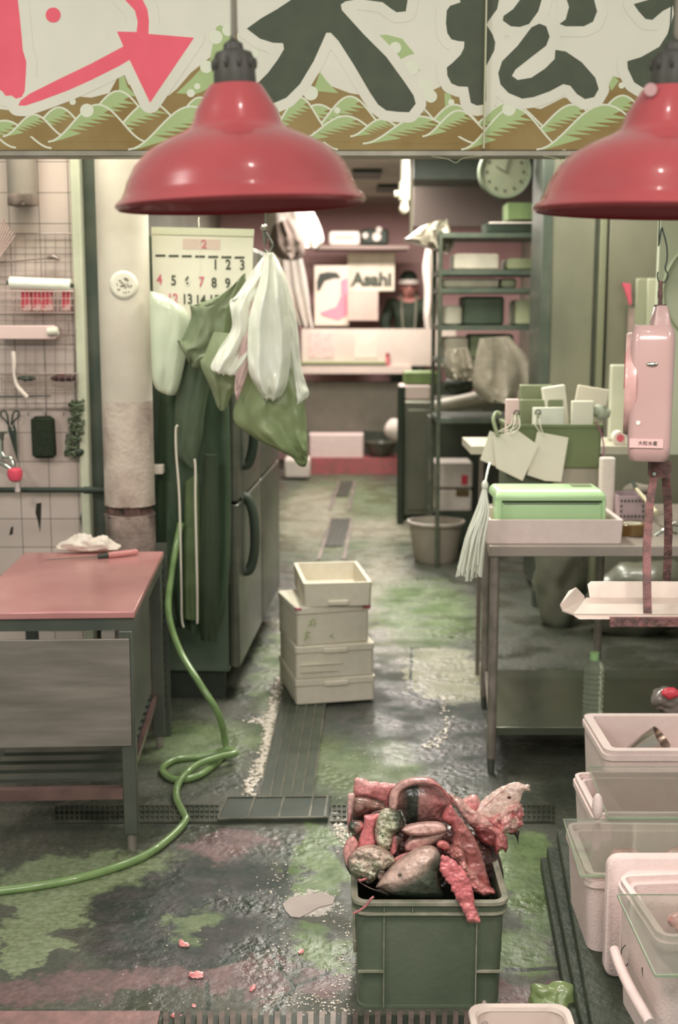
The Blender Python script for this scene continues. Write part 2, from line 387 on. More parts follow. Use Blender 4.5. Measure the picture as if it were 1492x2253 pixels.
S(MB().box2((-.984, 4.86, 0), (-.80, 4.96, 3.0)), 'dark_gap_strip', dkm)  # dark strip put in for the dark gap between tiles and column
S(MB().box2((-1.4, 4.5, 2.95), (2.1, 4.9, 3.05)), 'trim_3', dkm)

# ------------------------------------------------------------------ shop sign
SY = 3.9
sgn = T('shop_sign', 'long painted shop sign across the top with dark brush characters and green waves', 'sign', (0, SY, 2.1))
white_p = mat('sign_white', (228, 222, 206), (220, 215, 198), rough=.55, scale=5)
ink = mat('sign_ink_green_black', (70, 76, 58), (78, 84, 64), rough=.6, scale=12)
pinkp = mat('sign_pink', (244, 100, 118), (238, 94, 112), rough=.6, scale=12)
brown = mat('sign_brown', (158, 134, 84), (140, 112, 58), rough=.6, scale=4)
grn = mat('sign_green', (168, 186, 128), (174, 192, 134), rough=.6, scale=6)
wht = mat('sign_wave_white', (226, 226, 204), rough=.6)
def q(x, y, lay): p = P(x, y, SY-.0003*lay); return (p.x, SY-.0003*lay, p.z)
EXT = (0, .00004, 0)
zb, zt = P(0, 329, SY).z, P(0, -330, SY).z
MB().box2((-1.75, SY, zb), (1.9, SY+.05, zt)).build('sign_panel', white_p, sgn)
MB().box2((-1.76, SY-.012, zb-.022), (1.91, SY+.06, zb-.004)).build('bottom_rail', mat('rail_grey', (128, 122, 108), (150, 144, 128), rough=.4, metal=.3), sgn, bevel=.003)
sxm = P(1069, 0, SY).x
MB().box2((sxm-.0022, SY-.022, zb), (sxm+.0022, SY, zt)).build('panel_seam', mat('seam_cream', (196, 190, 160), rough=.5), sgn)
# wave band
mb = MB()
top = [(-440, 235), (-330, 215), (-220, 230), (-120, 215), (-60, 236), (0, 240), (40, 245), (90, 236), (150, 210), (200, 215), (240, 205), (262, 165), (272, 160), (282, 185), (330, 215), (372, 210), (390, 195), (420, 160), (470, 120), (500, 60), (520, 70), (528, 130), (560, 170), (620, 205), (680, 180), (700, 160), (730, 190), (770, 205), (830, 215), (900, 225), (970, 190), (1000, 200), (1060, 235), (1130, 230), (1190, 240), (1240, 215), (1290, 220), (1340, 190), (1350, 168), (1365, 172), (1400, 205), (1492, 215), (1600, 200), (1660, 235), (1760, 215), (1850, 225), (1930, 210), (2010, 235), (2010, 330)]
mb.prism([q(x, y, 1) for x, y in [(-440, 330)]+top], EXT); mb.build('wave_ground', brown, sgn)
def hump(cx, ty, hw, by=329):
    out = []
    for i in range(25):
        u = -1+2*i/24; s_ = math.cos(u*PI/2)**1.9
        out.append((cx+u*hw, by-(by-ty)*s_))
    return out
gm, lm, fm_, fb = MB(), MB(), MB(), MB()
WN = [0]
def wave(cx, ty, hw, by, k=0):
    c_ = hump(cx, ty, hw, by)
    L0 = 1.4+WN[0]*.07; WN[0] += 1; hw *= 1.15
    c_ = hump(cx, ty, hw, by)
    fb.prism([q(x, y, L0) for x, y in c_], EXT)
    # green crest reaching down the left flank with ragged tongues to the right
    left = [p for p in c_ if p[0] <= cx+hw*.30]
    tongues = []
    x0, y0 = left[-1]
    nt_ = 6
    for i in range(nt_):
        t = i/nt_; yy = y0+(by-y0)*(.12+.62*t); xx = cx+hw*(.28-.85*t)
        tongues += [(xx-hw*.16, yy-2), (xx+hw*.10, yy+7)]
    gm.prism([q(x, y, L0+.02) for x, y in left+tongues+[(c_[0][0]+hw*.12, by)]], EXT)
    w = 2.0
    for i in range(len(c_)-1):
        (xa, ya), (xb, yb) = c_[i], c_[i+1]; d = math.hypot(xb-xa, yb-ya) or 1; nx, ny = -(yb-ya)/d*w, (xb-xa)/d*w
        lm.prism([q(xa-nx, ya-ny, L0+.045), q(xb-nx, yb-ny, L0+.045), q(xb+nx, yb+ny, L0+.045), q(xa+nx, ya+ny, L0+.045)], EXT)
off = -80
for k, (cx, ty, hw, by) in enumerate([(130, 236, 70, 300), (260, 200, 90, 290), (330, 225, 90, 300), (440, 214, 80, 310), (560, 205, 90, 300), (700, 230, 90, 300), (770, 212, 80, 290), (900, 222, 90, 300), (1000, 230, 80, 300), (1120, 225, 100, 300), (1260, 230, 90, 300), (1370, 210, 80, 290), (1480, 215, 90, 300), (1580, 215, 90, 300)]): wave(cx, ty, hw, by, 0)
for k, (cx, ty, hw, by) in enumerate([(10, 265, 90, 326), (75, 252, 60, 300), (215, 230, 95, 312), (20+400, 234, 120, 329), (640, 255, 90, 329), (660, 214, 60, 290), (760, 255, 95, 312), (840, 262, 60, 300), (925, 256, 110, 316), (1010, 243, 70, 300), (1130, 236, 100, 329), (1330, 230, 130, 329), (1450, 245, 100, 329), (1590, 250, 90, 329), (1700, 240, 100, 325), (1830, 250, 100, 329), (1930, 240, 60, 320), (-80, 245, 100, 325), (-210, 235, 90, 320), (-330, 245, 90, 329)]): wave(cx, ty, hw, by, 1)
fb.build('wave_troughs', brown, sgn); gm.build('wave_crests', grn, sgn); lm.build('wave_outlines', wht, sgn)
# taller spray curls
mb = MB()
for poly in ([(262, 210), (262, 168), (272, 162), (280, 190), (300, 212)], [(388, 205), (420, 175), (462, 130), (476, 60), (484, 55), (500, 62), (515, 65), (522, 130), (500, 160), (470, 190), (430, 208)],
             [(828, 78), (850, 76), (885, 85), (912, 118), (900, 121), (880, 131), (868, 115), (855, 100), (845, 98)], [(893, 142), (910, 142), (925, 155), (915, 158)], [(1340, 185), (1350, 166), (1362, 178), (1345, 200)], [(690, 200), (704, 158), (720, 180), (745, 205)], [(978, 205), (990, 205), (1000, 235), (980, 240)]):
    MB().prism([q(x, y, 1.2) for x, y in poly], EXT).build('spray_curl', grn, sgn)
mb.bm.free()
mb = MB()
for x, y, r in [(95, 210, 6), (191, 243, 15), (160, 224, 7), (454, 147, 14), (475, 82, 15), (503, 66, 14), (434, 190, 7), (420, 205, 9), (684, 205, 16), (742, 243, 7), (870, 105, 13), (905, 150, 17), (935, 195, 20), (948, 212, 14), (993, 225, 7), (1120, 240, 15), (1368, 188, 7), (480, 200, 8), (560, 118, 10)]:
    c_ = [(x+r*math.cos(a*PI/10), y+r*math.sin(a*PI/10)) for a in range(20)]
    MB().prism([q(a, b, 3.2+x*.0004) for a, b in c_], EXT).build('spray_drop', wht, sgn)
mb.bm.free()
# characters with their pale halo
def c1(L_): return [(x*.5027, y*.5027) for x, y in L_]
def c2(L_): return [(742+x*.5027, y*.5027) for x, y in L_]
bar = c1([(-60, -300), (70, -300), (78, 0), (85, 60), (92, 130), (100, 220), (115, 270), (113, 330), (108, 400), (95, 425), (70, 432), (50, 418), (25, 420), (10, 400), (-20, 380), (-60, 300)])
arrow = c1([(300, -200), (480, -230), (600, -90), (625, 0), (645, 40), (652, 90), (650, 148), (850, 165), (657, 450), (567, 262), (520, 290), (400, 350), (300, 395), (180, 440), (110, 463), (80, 462), (90, 440), (130, 410), (250, 350), (400, 278), (540, 203), (512, 138), (598, 140), (603, 95), (590, 45), (548, 0), (460, -110), (310, -120)])
dai = [(543, 63), (575, 40), (610, 20), (640, 0), (680, -60), (690, -160), (740, -170), (755, -60), (800, -20), (870, -40), (900, -30), (897, 0), (893, 25), (873, 27), (862, 20), (842, 5), (790, -2), (760, 3), (750, 10), (752, 22), (800, 75), (850, 125), (890, 180), (910, 210), (915, 228), (900, 247), (875, 246), (850, 243), (832, 230), (815, 205), (780, 145), (745, 90), (728, 72), (718, 72), (708, 95), (690, 135), (660, 185), (630, 215), (600, 228), (578, 222), (560, 205), (565, 185), (590, 160), (612, 130), (625, 108), (623, 95), (600, 94), (572, 85)]
ki = c2([(495, 25), (480, 45), (476, 100), (482, 145), (500, 172), (530, 180), (557, 182), (555, 210), (540, 240), (505, 275), (480, 295), (482, 330), (500, 365), (530, 378), (572, 380), (585, 450), (612, 462), (640, 458), (652, 440), (652, 290), (688, 220), (692, 185), (680, 150), (655, 110), (660, 95), (700, 40), (712, -20), (800, -60), (800, -120), (690, -110), (680, -200), (610, -200), (600, -100), (520, -60), (540, 10)])
kA = c2([(850, -100), (920, -90), (895, 0), (880, 50), (840, 105), (800, 118), (760, 115), (725, 90), (728, 70), (770, 40), (800, 0)])
kB = c2([(960, -120), (1030, -110), (1125, 0), (1138, 50), (1120, 95), (1080, 115), (1000, 115), (973, 105), (1000, 85), (1015, 30), (1005, 0)])
kC = c2([(885, 103), (915, 115), (930, 160), (915, 200), (850, 250), (780, 305), (765, 332), (790, 350), (850, 340), (910, 300), (952, 258), (955, 218), (1000, 225), (1070, 272), (1130, 340), (1145, 390), (1125, 425), (1085, 434), (1050, 412), (1020, 375), (990, 368), (930, 400), (860, 425), (810, 432), (750, 407), (715, 370), (705, 320), (722, 268), (790, 200), (850, 120)])
san = c2([(1298, 18), (1360, 0), (1440, -40), (1492, -60), (1560, -60), (1640, 60), (1600, 200), (1540, 300), (1500, 360), (1440, 400), (1340, 385), (1300, 360), (1272, 300), (1270, 268), (1330, 250), (1410, 205), (1445, 150), (1475, 60), (1470, 25), (1425, 48), (1380, 87), (1350, 83), (1320, 50)])
dot = [(117+16.5*math.cos(a*PI/12), 33+16.5*math.sin(a*PI/12)) for a in range(24)]
import numpy as np
def halo_mesh(polys, r, lay, step=4):
    """pale border round the brush strokes: everything within r of a stroke, as one flat paint layer"""
    X = np.arange(-70, 1660, step); Y = np.arange(-330, 328, step); gx, gy = np.meshgrid(X, Y); D = np.full(gx.shape, 1e9)
    for pl in polys:
        ins = np.zeros(gx.shape, bool); n = len(pl)
        for i in range(n):
            (xa, ya), (xb, yb) = pl[i], pl[(i+1) % n]
            if ya != yb: ins ^= ((ya > gy) != (yb > gy)) & (gx < (xb-xa)*(gy-ya)/(yb-ya)+xa)
            l2 = max(1e-9, (xb-xa)**2+(yb-ya)**2); t = np.clip(((gx-xa)*(xb-xa)+(gy-ya)*(yb-ya))/l2, 0, 1)
            D = np.minimum(D, np.hypot(gx-xa-t*(xb-xa), gy-ya-t*(yb-ya)))
        D = np.where(ins, 0, D)
    V = D-r; mb = MB(); cache = {}
    def vert(x, y):
        k = (round(x, 2), round(y, 2))
        if k not in cache: cache[k] = mb.bm.verts.new(q(x, y, lay))
        return cache[k]
    for j in range(len(Y)-1):
        for i in range(len(X)-1):
            cs = [(X[i], Y[j], V[j, i]), (X[i+1], Y[j], V[j, i+1]), (X[i+1], Y[j+1], V[j+1, i+1]), (X[i], Y[j+1], V[j+1, i])]
            if all(c[2] > 0 for c in cs): continue
            out = []
            for k in range(4):
                A, B = cs[k], cs[(k+1) % 4]
                if A[2] <= 0: out.append((A[0], A[1]))
                if (A[2] <= 0) != (B[2] <= 0):
                    t = A[2]/(A[2]-B[2]); out.append((A[0]+(B[0]-A[0])*t, A[1]+(B[1]-A[1])*t))
            vs = []
            for p in out:
                v = vert(*p)
                if v not in vs: vs.append(v)
            if len(vs) > 2:
                try: mb.bm.faces.new(vs)
                except ValueError: pass
    return mb
halo_mesh([bar, arrow, dai, ki, kA, kB, kC, san], 23, 3.9).build('character_halo', white_p, sgn, smooth=False)
def chars(name, polys, m, lab=None):
    mb = MB()
    for pl in polys: mb.prism([(p[0], p[1], p[2]) for p in [q(x, y, 4.4) for x, y in pl]], EXT)
    mb.build(name, m, sgn, smooth=False, label=lab)
chars('painted_emblem', [bar, arrow, dot], pinkp, 'pink brush emblem with arrow and dot')
chars('painted_character', [dai], ink, 'dark character for great'); chars('painted_character', [ki, kA, kB, kC], ink, 'dark character for pine'); chars('painted_character', [san], ink, 'dark character cut by the frame')
# dried string hanging off the rail
MB().tube([P(950, 344, 3.88), P(985, 350, 3.87), P(1003, 358, 3.87), P(1020, 348, 3.87), P(1060, 343, 3.88)], .0012, 6, 5).build('loose_string', mat('dry_string', (176, 178, 140), rough=.8), label='pale loose string under the sign rail, left one above the clock', cat='string')
MB().tube([P(1195, 343, 3.88), P(1230, 350, 3.87), P(1243, 362, 3.87), P(1246, 345, 3.88)], .0012, 6, 5).build('loose_string', MATS['dry_string'], label='pale loose string under the sign rail, right one near the cut-off lamp', cat='string')

# ------------------------------------------------------------------ red pendant lamps
red = mat('red_enamel', (166, 70, 74), (152, 62, 66), rough=.26, scale=5, coat=.5, bump=.06, bscale=9)
redin = mat('lamp_inside_white', (206, 190, 180), rough=.5)
sock = mat('black_socket', (52, 50, 44), (62, 60, 52), rough=.5, scale=12)
def lamp(px, py, Yc, hw, label, tilt, hook=False):
    """px,py = middle of the rim; hw = half width of the rim in the photo"""
    c = P(px, py, Yc); R = hw/FPX*Yc
    t = T('pendant_lamp', label, 'lamp', c, 0, None)
    M = Matrix.Rotation(tilt, 3, 'Y') @ Matrix.Rotation(math.radians(1.5), 3, 'X')
    k = R/270.0
    prof = [(262, -8), (270, 0), (266, 6), (254, 16), (247, 30), (240, 50), (224, 80), (198, 108), (160, 130), (122, 146), (104, 156), (94, 168), (88, 190), (60, 236), (55, 243)]
    def L_(pr, mb=None, s=40):
        mb = mb or MB(); mb.lathe([(r*k, z*k) for r, z in pr], c, 64, rot=M); return mb
    mb = MB(); full = prof+[(r-2.5, z-3) for r, z in prof[::-1]][:-1]
    mb.rings([[c+M@Vector((r*k*math.cos(a), r*k*math.sin(a), z*k)) for a in [2*PI*i/72 for i in range(72)]] for r, z in full], False, False, close=True)
    mb.build('lamp_shade', red, t)
    mb = MB(); mb.lathe([(2*k, 238*k), (45*k, 238*k), (45*k, 250*k), (43*k, 296*k), (38*k, 308*k), (22*k, 314*k), (20*k, 326*k), (6*k, 336*k), (4*k, 345*k)], c, 40, True, True, rot=M)
    for i in range(10):
        a = 2*PI*i/10; mb.sph(c+M@Vector((44*k*math.cos(a), 44*k*math.sin(a), 285*k)), 5*k, 8, (1, 1, 2.4))
    mb.build('lamp_socket', sock, t)
    tp = c+M@Vector((0, 0, 343*k))
    MB().tube([tp, tp+Vector((.002, 0, .12)), Vector((tp.x+.001, tp.y, 3.2))], .0042, 8, 4).tube([tp+Vector((.006, 0, .004)), tp+Vector((.0045, .003, .15)), Vector((tp.x+.006, tp.y, 3.2))], .0022, 6, 4).build('lamp_cord', mat('grey_cord', (92, 86, 72), (120, 112, 98), rough=.5), t)
    b = c+M@Vector((0, 0, 60*k))
    MB().sph(b, 38*k, 20, (1, 1, 1.25)).cyl(b+Vector((0, 0, 40*k)), b+Vector((0, 0, 150*k)), 20*k).build('light_bulb', mat('warm_bulb', (255, 214, 205), emit=1.2), t)
    return c, t, k, M
c, t, k, M_ = lamp(531, 448, 1.95, 269, 'red enamel pendant lamp with broad shade, seen whole beneath the sign', math.radians(-2.2))
area('pendant_lamp_light', c+Vector((0, 0, -.012)), .26, 9, WARM).data.shape = 'DISK'
c, t, k, M_ = lamp(1460, 462, 1.95, 279, 'red enamel pendant lamp with round sticker on its socket, cut by right edge', math.radians(1.2))
area('pendant_lamp_light', c+Vector((0, 0, -.012)), .26, 7, WARM).data.shape = 'DISK'
sp_ = P(1432, 197, 1.95-.048)
MB().cyl(sp_+Vector((0, .003, 0)), sp_+Vector((0, 0, 0)), .0095, seg=24).build('round_sticker', mat('sticker_pinkgrey', (176, 140, 138), (196, 168, 160), rough=.6), t)
# ------------------------------------------------------------------ shared materials
foam = mat('white_foam', (218, 208, 198), (212, 200, 190), rough=.75, scale=30, bump=.25, bscale=160)
foamp = mat('foam_box_white', (226, 206, 200), (220, 200, 194), rough=.7, scale=30, bump=.2, bscale=160)
steel = mat('brushed_steel', (158, 148, 140), (128, 122, 114), rough=.38, metal=.5, scale=3, bump=.05, stretch=(1, 1, 8))
steeld = mat('dark_steel', (92, 98, 90), (112, 114, 104), rough=.38, metal=.6, scale=4)
black = mat('black_rubber', (46, 56, 46), (54, 64, 52), rough=.6, scale=10)
chrome = mat('chrome', (196, 194, 184), rough=.12, metal=1)
wirem = mat('plated_wire', (160, 146, 140), (134, 120, 112), rough=.4, metal=.5, scale=30)
clearp = mat('white_plastic_film', (236, 236, 222), (226, 228, 210), rough=.25, scale=9, sss=.0, coat=.4, bump=.25, bscale=25)
paper = mat('paper_white', (222, 218, 200), (214, 210, 192), rough=.7, scale=4)
pinkw = mat('pinkish_white_plastic', (224, 196, 190), (214, 188, 182), rough=.4, scale=6)
gcloth = mat('green_rubber_cloth', (112, 134, 80), (98, 120, 68), rough=.42, scale=5, bump=.15, bscale=120)
dcloth = mat('dark_green_cloth', (56, 74, 54), (66, 84, 62), rough=.6, scale=6, bump=.2, bscale=90)
hosem = mat('green_hose', (122, 148, 94), (108, 134, 82), rough=.3, scale=20, coat=.4)
WY = 4.85
def W(x, y, d=0): return P(x, y, WY-d)

# ------------------------------------------------------------------ concrete column
ccm = mat('painted_concrete', (206, 198, 182), (190, 180, 166), rough=.65, scale=4, bump=.15, bscale=20)
brk = mat('broken_concrete', (118, 92, 84), (62, 52, 46), rough=.9, scale=26, bump=1, bscale=60)
rawc = mat('grimy_concrete', (168, 148, 138), (96, 84, 76), rough=.85, scale=10, bump=.5, bscale=50)
colm = T('concrete_column', 'round cream painted concrete column with a sticker and a broken band near its foot', 'column', (P(275, 700, 4.68).x, 4.68, 0))
cxx = colm.location.x; zb_ = P(0, 1128, 4.6).z
def ring_(r, z, jit=0, seed=0): return [Vector((cxx+(r+mnoise.noise(Vector((a*3, z*14, seed)))*jit)*math.cos(a), 4.68+(r+mnoise.noise(Vector((a*3, z*14, seed)))*jit)*math.sin(a), z)) for a in [2*PI*i/56 for i in range(56)]]
MB().rings([ring_(.096, zb_+.42), ring_(.096, 2.95)]).build('column_shaft', ccm, colm)
MB().rings([ring_(.0962, zb_+.02, .004, 5)]+[ring_(.096, zb_+.06+.06*i) for i in range(7)]).build('grimy_shaft', mat('grimy_paint', (200, 186, 172), (150, 130, 120), rough=.75, scale=7, bump=.4, bscale=60, lo=.42, hi=.72, detail=9), colm, label='grimy speckled lower part of the column shaft')
MB().rings([ring_(.082 if 1 < i < 9 else .094, zb_-.025+.005*i, .03 if 0 < i < 10 else .003, 3) for i in range(11)]).build('broken_band', brk, colm, label='broken dark reddish band of crumbled concrete')
MB().rings([ring_(.0955, 0), ring_(.0955, zb_-.2), ring_(.0955, zb_-.06), ring_(.0955, zb_-.015, .012, 9)]).build('column_foot', rawc, colm)
sc_ = P(271, 627, 4.58)
mb = MB(); Rr = .0975
def onc(dx, dz, rr_=Rr): a = math.asin(max(-1, min(1, (sc_.x+dx-cxx)/rr_))); return Vector((cxx+rr_*math.sin(a), 4.68-rr_*math.cos(a), sc_.z+dz))
cv = onc(0, 0, .0985)
mb.bm.verts.new(cv)
R_ = [[onc(r*math.cos(a), r*math.sin(a), .0975) for a in [2*PI*i/40 for i in range(40)]] for r in (.052, .038, .02, .002)]
mb.rings(R_, False, True); mb.build('round_sticker', paper, colm, label='round pale sticker with scribbled print', solid=.001)
rn = random.Random(5); mb = MB()
for i in range(26):
    a = rn.uniform(0, 6.28); r = rn.uniform(0, .032); w = rn.uniform(.003, .012); h = rn.uniform(.002, .007); x, z = r*math.cos(a), r*math.sin(a)
    mb.prism([onc(x-w/2, z-h/2, .0992), onc(x+w/2, z-h/2+rn.uniform(-.004, .004), .0992), onc(x+w/2, z+h/2, .0992), onc(x-w/2, z+h/2, .0992)], (0, .0006, 0))
mb.build('sticker_print', mat('sticker_ink', (110, 110, 86), (140, 120, 116), rough=.7, scale=60), colm)
b0 = P(349, 1032, 4.72); MB().box(b0, (.04, .05, .035)).build('wall_bracket', ccm, None, 'small cream bracket sticking out of the column beside dark cloth', 'bracket', bevel=.003)

# ------------------------------------------------------------------ things on the tiled wall
pA, pB = W(50, 250, .07), W(50, 452, .07)
t = T('vent_pipe', 'short grey vertical pipe stub coming down over the tiled wall', 'pipe', (pB.x, pB.y, pB.z))
mb = MB(); mb.lathe([(.052, 0), (.054, .004), (.054, 1.0), (.047, 1.0), (.047, .004), (.052, 0)], pB, 36); mb.build('pipe_body', mat('grey_pipe', (156, 146, 136), (170, 160, 148), rough=.5, scale=3), t)
mb = MB(); mb.lathe([(.0545, -.001), (.0565, .004), (.0565, .035), (.0545, .04)], pB, 36); mb.noise(.006, 30, 2); mb.build('flaking_rim', rawc, t, label='flaking pale and dark rim')

# hanging wire panel
def wire_rect(mb, x0, y0, x1, y1, d, r=.0022, rad=6):
    c_ = [(x0+rad, y0), (x1-rad, y0), (x1, y0+rad), (x1, y1-rad), (x1-rad, y1), (x0+rad, y1), (x0, y1-rad), (x0, y0+rad), (x0+rad, y0)]
    return mb.tube([W(x, y, d) for x, y in c_], r, 6)
t = T('wire_rack_panel', 'large wire mesh panel hung on the tiled wall behind the utensils', 'rack', W(80, 905, .015))
mb = MB(); wire_rect(mb, -30, 514, 166, 900, .018, .0028, 12); mb.build('panel_frame', wirem, t)
mb = MB()
for x in range(-10, 166, 22): mb.cyl(W(x, 514, .018), W(x, 900, .018), .0011, seg=5)
for y in range(545, 900, 32): mb.cyl(W(-30, y, .021), W(166, y, .021), .0011, seg=5)
mb.build('mesh_wires', wirem, t)
for x in (-5, 62, 100, 140):
    MB().tube([W(x, 895, .02), W(x, 906, .022), W(x, 914, .035), W(x+1, 908, .045)], .002, 6, 4).build('panel_hook', wirem, t)
# white zip-tie like sheaf
mb = MB()
for i in range(7):
    a = W(-40, 640-i*3, .05+.003*i); b = W(8+i*4.2, 482+i*6, .05+.003*i); mb.bar(a, b, .012, .003)
mb.build('plastic_strip_bundle', pinkw, None, 'fanned bundle of pale plastic strips leaning up at the left edge', 'strips')
mb = MB().tube([W(-20, 579, .04), W(60, 572, .04), W(105, 568, .04)], .0035, 8).tube([W(104, 568, .04), W(118, 565, .04), W(131, 571, .04)], lambda u: .006+.004*math.sin(u*PI), 8, 4)
mb.build('steel_skewer', wirem, None, 'long thin steel rod with a flattened tip lying across the wire panel', 'utensil')
t = T('wrap_roll', 'frosted white roll lying above the wire basket of red packets', 'roll', W(88, 637, .08))
MB().cyl(W(22, 622, .08), W(156, 628, .08), .024, seg=28).build('roll_film', clearp, t); MB().cyl(W(15, 622, .08), W(22, 622, .08), .008, seg=14).cyl(W(155.5, 628, .08), W(162, 628, .08), .008, seg=14).build('roll_core', black, t)
def basket(name, label, x0, x1, y0, y1, m, dep=.10, step=9, vs=4):
    t = T(name, label, 'basket', W((x0+x1)/2, y1, dep/2))
    mb = MB()
    for d in (dep, .025):
        for k in range(vs):
            y = y0+(y1-y0)*k/(vs-1); mb.cyl(W(x0, y, d), W(x1, y, d), .0014, seg=5)
        x = x0
        while x <= x1+.1: mb.cyl(W(x, y0, d), W(x, y1, d), .0011, seg=5); x += step
    x = x0
    while x <= x1+.1: mb.cyl(W(x, y1, dep), W(x, y1, .025), .0011, seg=5); x += step
    for x in (x0, x1):
        for k in range(vs):
            y = y0+(y1-y0)*k/(vs-1); mb.cyl(W(x, y, dep), W(x, y, .025), .0014, seg=5)
    mb.build('basket_wires', m, t)
    mb = MB(); z = .0024
    mb.tube([W(x0, y0, .025), W(x0, y0, dep), W(x1, y0, dep), W(x1, y0, .025), W(x0, y0, .025)], z, 6); mb.build('basket_rim', m, t)
    return t
basket('wire_basket', 'pale wire basket holding red and white packets on the tiled wall', -8, 162, 641, 688, mat('pale_wire', (196, 170, 164), rough=.4, metal=.2))
rn = random.Random(3)
redp = mat('red_white_packet', (196, 70, 84), (214, 180, 172), rough=.45, scale=22, lo=.45, hi=.55)
for i, (x, w) in enumerate([(60, 22), (82, 20), (105, 26), (147, 18)]):
    MB().rbox(w/FPX*4.8, .03, .075, .006, c=W(x, 686, .065)+Vector((0, 0, .003)), rot=Matrix.Rotation(rn.uniform(-.05, .05), 3, 'Y')).build('red_packet', redp, None, 'red and white packet standing in the wire basket on the tiled wall', 'packet', 'packets in the wire basket')
t = T('paper_towel_dispenser', 'slim white box shelf with a rolled end between the two wire baskets', 'box', W(70, 745, .06))
MB().box2(W(3, 746, .02), W(120, 716, .09)).build('dispenser_body', pinkw, t, bevel=.004)
MB().cyl(W(105, 730, .1), W(128, 728, .1), .016, seg=18).build('rolled_end', paper, t)
MB().tube([W(120, 743, .06), W(150, 740, .06), W(152, 722, .06), W(150, 708, .06)], .002, 6).cyl(W(128, 727, .07), W(168, 726, .07), .0018, seg=6).build('towel_wire', wirem, t)
# white angled brush
t = T('scrubbing_brush', 'white angle-handled brush hanging below the slim white shelf', 'brush', W(40, 870, .12))
MB().tube([W(29, 773, .13), W(31, 800, .13), W(31, 825, .13), W(38, 850, .125), W(60, 874, .12)], lambda u: .0075+.0015*math.sin(u*9), 12, 5).build('brush_handle', mat('brush_white', (226, 212, 200), rough=.4), t)
MB().tube([W(38, 772, .13), W(42, 780, .13), W(40, 786, .13)], .001, 5).build('hanging_loop', wirem, t)
basket('wire_basket', 'dark wire basket of brown scrubbers on the tiled wall above the scissors', 4, 172, 822, 858, wirem, .11, 14, 3)
brn = mat('dark_red_brush', (96, 58, 56), (62, 50, 46), rough=.9, scale=40, bump=.8)
for x, w, lab in ((140, .1, 'dark reddish scrubber lying on the right of the dark wire basket'), (60, .07, 'dark green scrubber beside the white brush handle in the dark wire basket')):
    mb = MB().sph(W(x, 832, .07), w/2, 20, (1, .5, .3)); mb.noise(.006, 40, 4, .004, 120); mb.build('scrubber', brn if x > 100 else black, None, lab, 'scrubber')
mb = MB().cyl(W(-20, 873, .03), W(60, 872, .03), .004, seg=8).cyl(W(60, 872, .03), W(112, 871, .03), .003, seg=8); mb.build('hanging_rail', steeld, None, 'dark horizontal rod with hooks above the hanging scissors', 'rail')
# scissors
t = T('scissors', 'dark scissors hanging point down on the tiled wall', 'scissors', W(28, 1010, .045))
for s_, nm in ((-1, 'blade'), (1, 'blade')):
    mb = MB(); a = W(25+s_*3, 965, .045+.002*s_)
    mb.prism([W(24+s_*7, 930, .045+.003*s_), W(27+s_*9, 948, .045+.003*s_), W(40, 1020, .045+.003*s_), W(27-s_*2, 948, .045+.003*s_)], (0, .003, 0))
    h = [(22+s_*3, 935), (22+s_*10, 925), (22+s_*20, 915), (22+s_*19, 906), (22+s_*10, 905), (22+s_*5, 918), (22+s_*3, 935)]
    mb.tube([W(x, y, .045) for x, y in h], .0035, 8, 4); mb.build('scissor_blade', black, t)
mb = MB(); mb.cyl(W(28, 945, .036), W(28, 945, .05), .004, seg=10); mb.build('pivot', steel, t)
t = T('hanging_brush', 'black rectangular brush hanging on the tiled wall beside the scissors', 'brush', W(98, 1010, .05))
mb = MB(); c_ = W(98, 1008, .05); mb.rbox(.088, .05, .165, .012, c=c_, e=.012); mb.noise(.004, 30, 7, .003, 150); mb.build('brush_block', mat('black_bristle', (36, 46, 30), (44, 54, 38), rough=.95, scale=90, bump=.8), t)
MB().tube([W(97, 916, .05), W(95, 905, .045), W(98, 898, .04), W(100, 906, .045)], .0015, 6, 4).build('hanging_loop', wirem, t)
t = T('tangled_net', 'scruffy grey green mesh scourer hanging at the right edge of the tiles', 'scourer', W(168, 1005, .05))
mb = MB()
rn = random.Random(8)
pts = []
for i in range(150):
    u = i/149; pts.append(W(168+rn.uniform(-17, 17)-(10*u if u > .6 else 0), 885+120*u+rn.uniform(-9, 9), .05+rn.uniform(-.025, .025)))
mb.tube(pts, .0042, 5, 3); mb.build('net_strands', mat('grey_green_net', (104, 116, 88), (70, 80, 62), rough=.8, scale=40), t)
mb = MB().sph(W(172, 995, .05), .022, 16, (1.2, .8, .8)); mb.noise(.008, 40, 2); mb.build('net_knot', black, t)
# tap and wall pipe
MB().cyl(W(-60, 1078, .05), W(200, 1078, .05), .011, seg=16).cyl(W(185, 1078, .05), W(232, 1079, .05), .014, seg=16).sph(W(232, 1079, .05), .016).cyl(W(232, 1078, .05), W(232, 1040, .05), .011, seg=14).build('water_pipe', black, None, 'dark horizontal water pipe running along the tiles to the column', 'pipe')
t = T('wall_tap', 'chrome tap with a pink nozzle at the left edge of the tiled wall', 'tap', W(5, 1040, .1))
MB().cyl(W(-20, 1000, .02), W(-8, 1002, .1), .012, seg=14).cyl(W(0, 965, .1), W(0, 1010, .1), .012, .015, seg=16).tube([W(2, 992, .1), W(10, 1005, .11), W(24, 1008, .115), W(29, 1022, .12), W(30, 1030, .12)], .0085, 12, 5).tube([W(-14, 1016, .1), W(5, 1020, .11), W(20, 1030, .12), W(27, 1036, .125)], .009, 12, 5).build('tap_body', chrome, t)
MB().cyl(W(2, 950, .1), W(2, 968, .1), .014, .011, seg=12).cyl(W(-12, 953, .1), W(16, 951, .1), .005, seg=8).build('tap_handle', steeld, t)
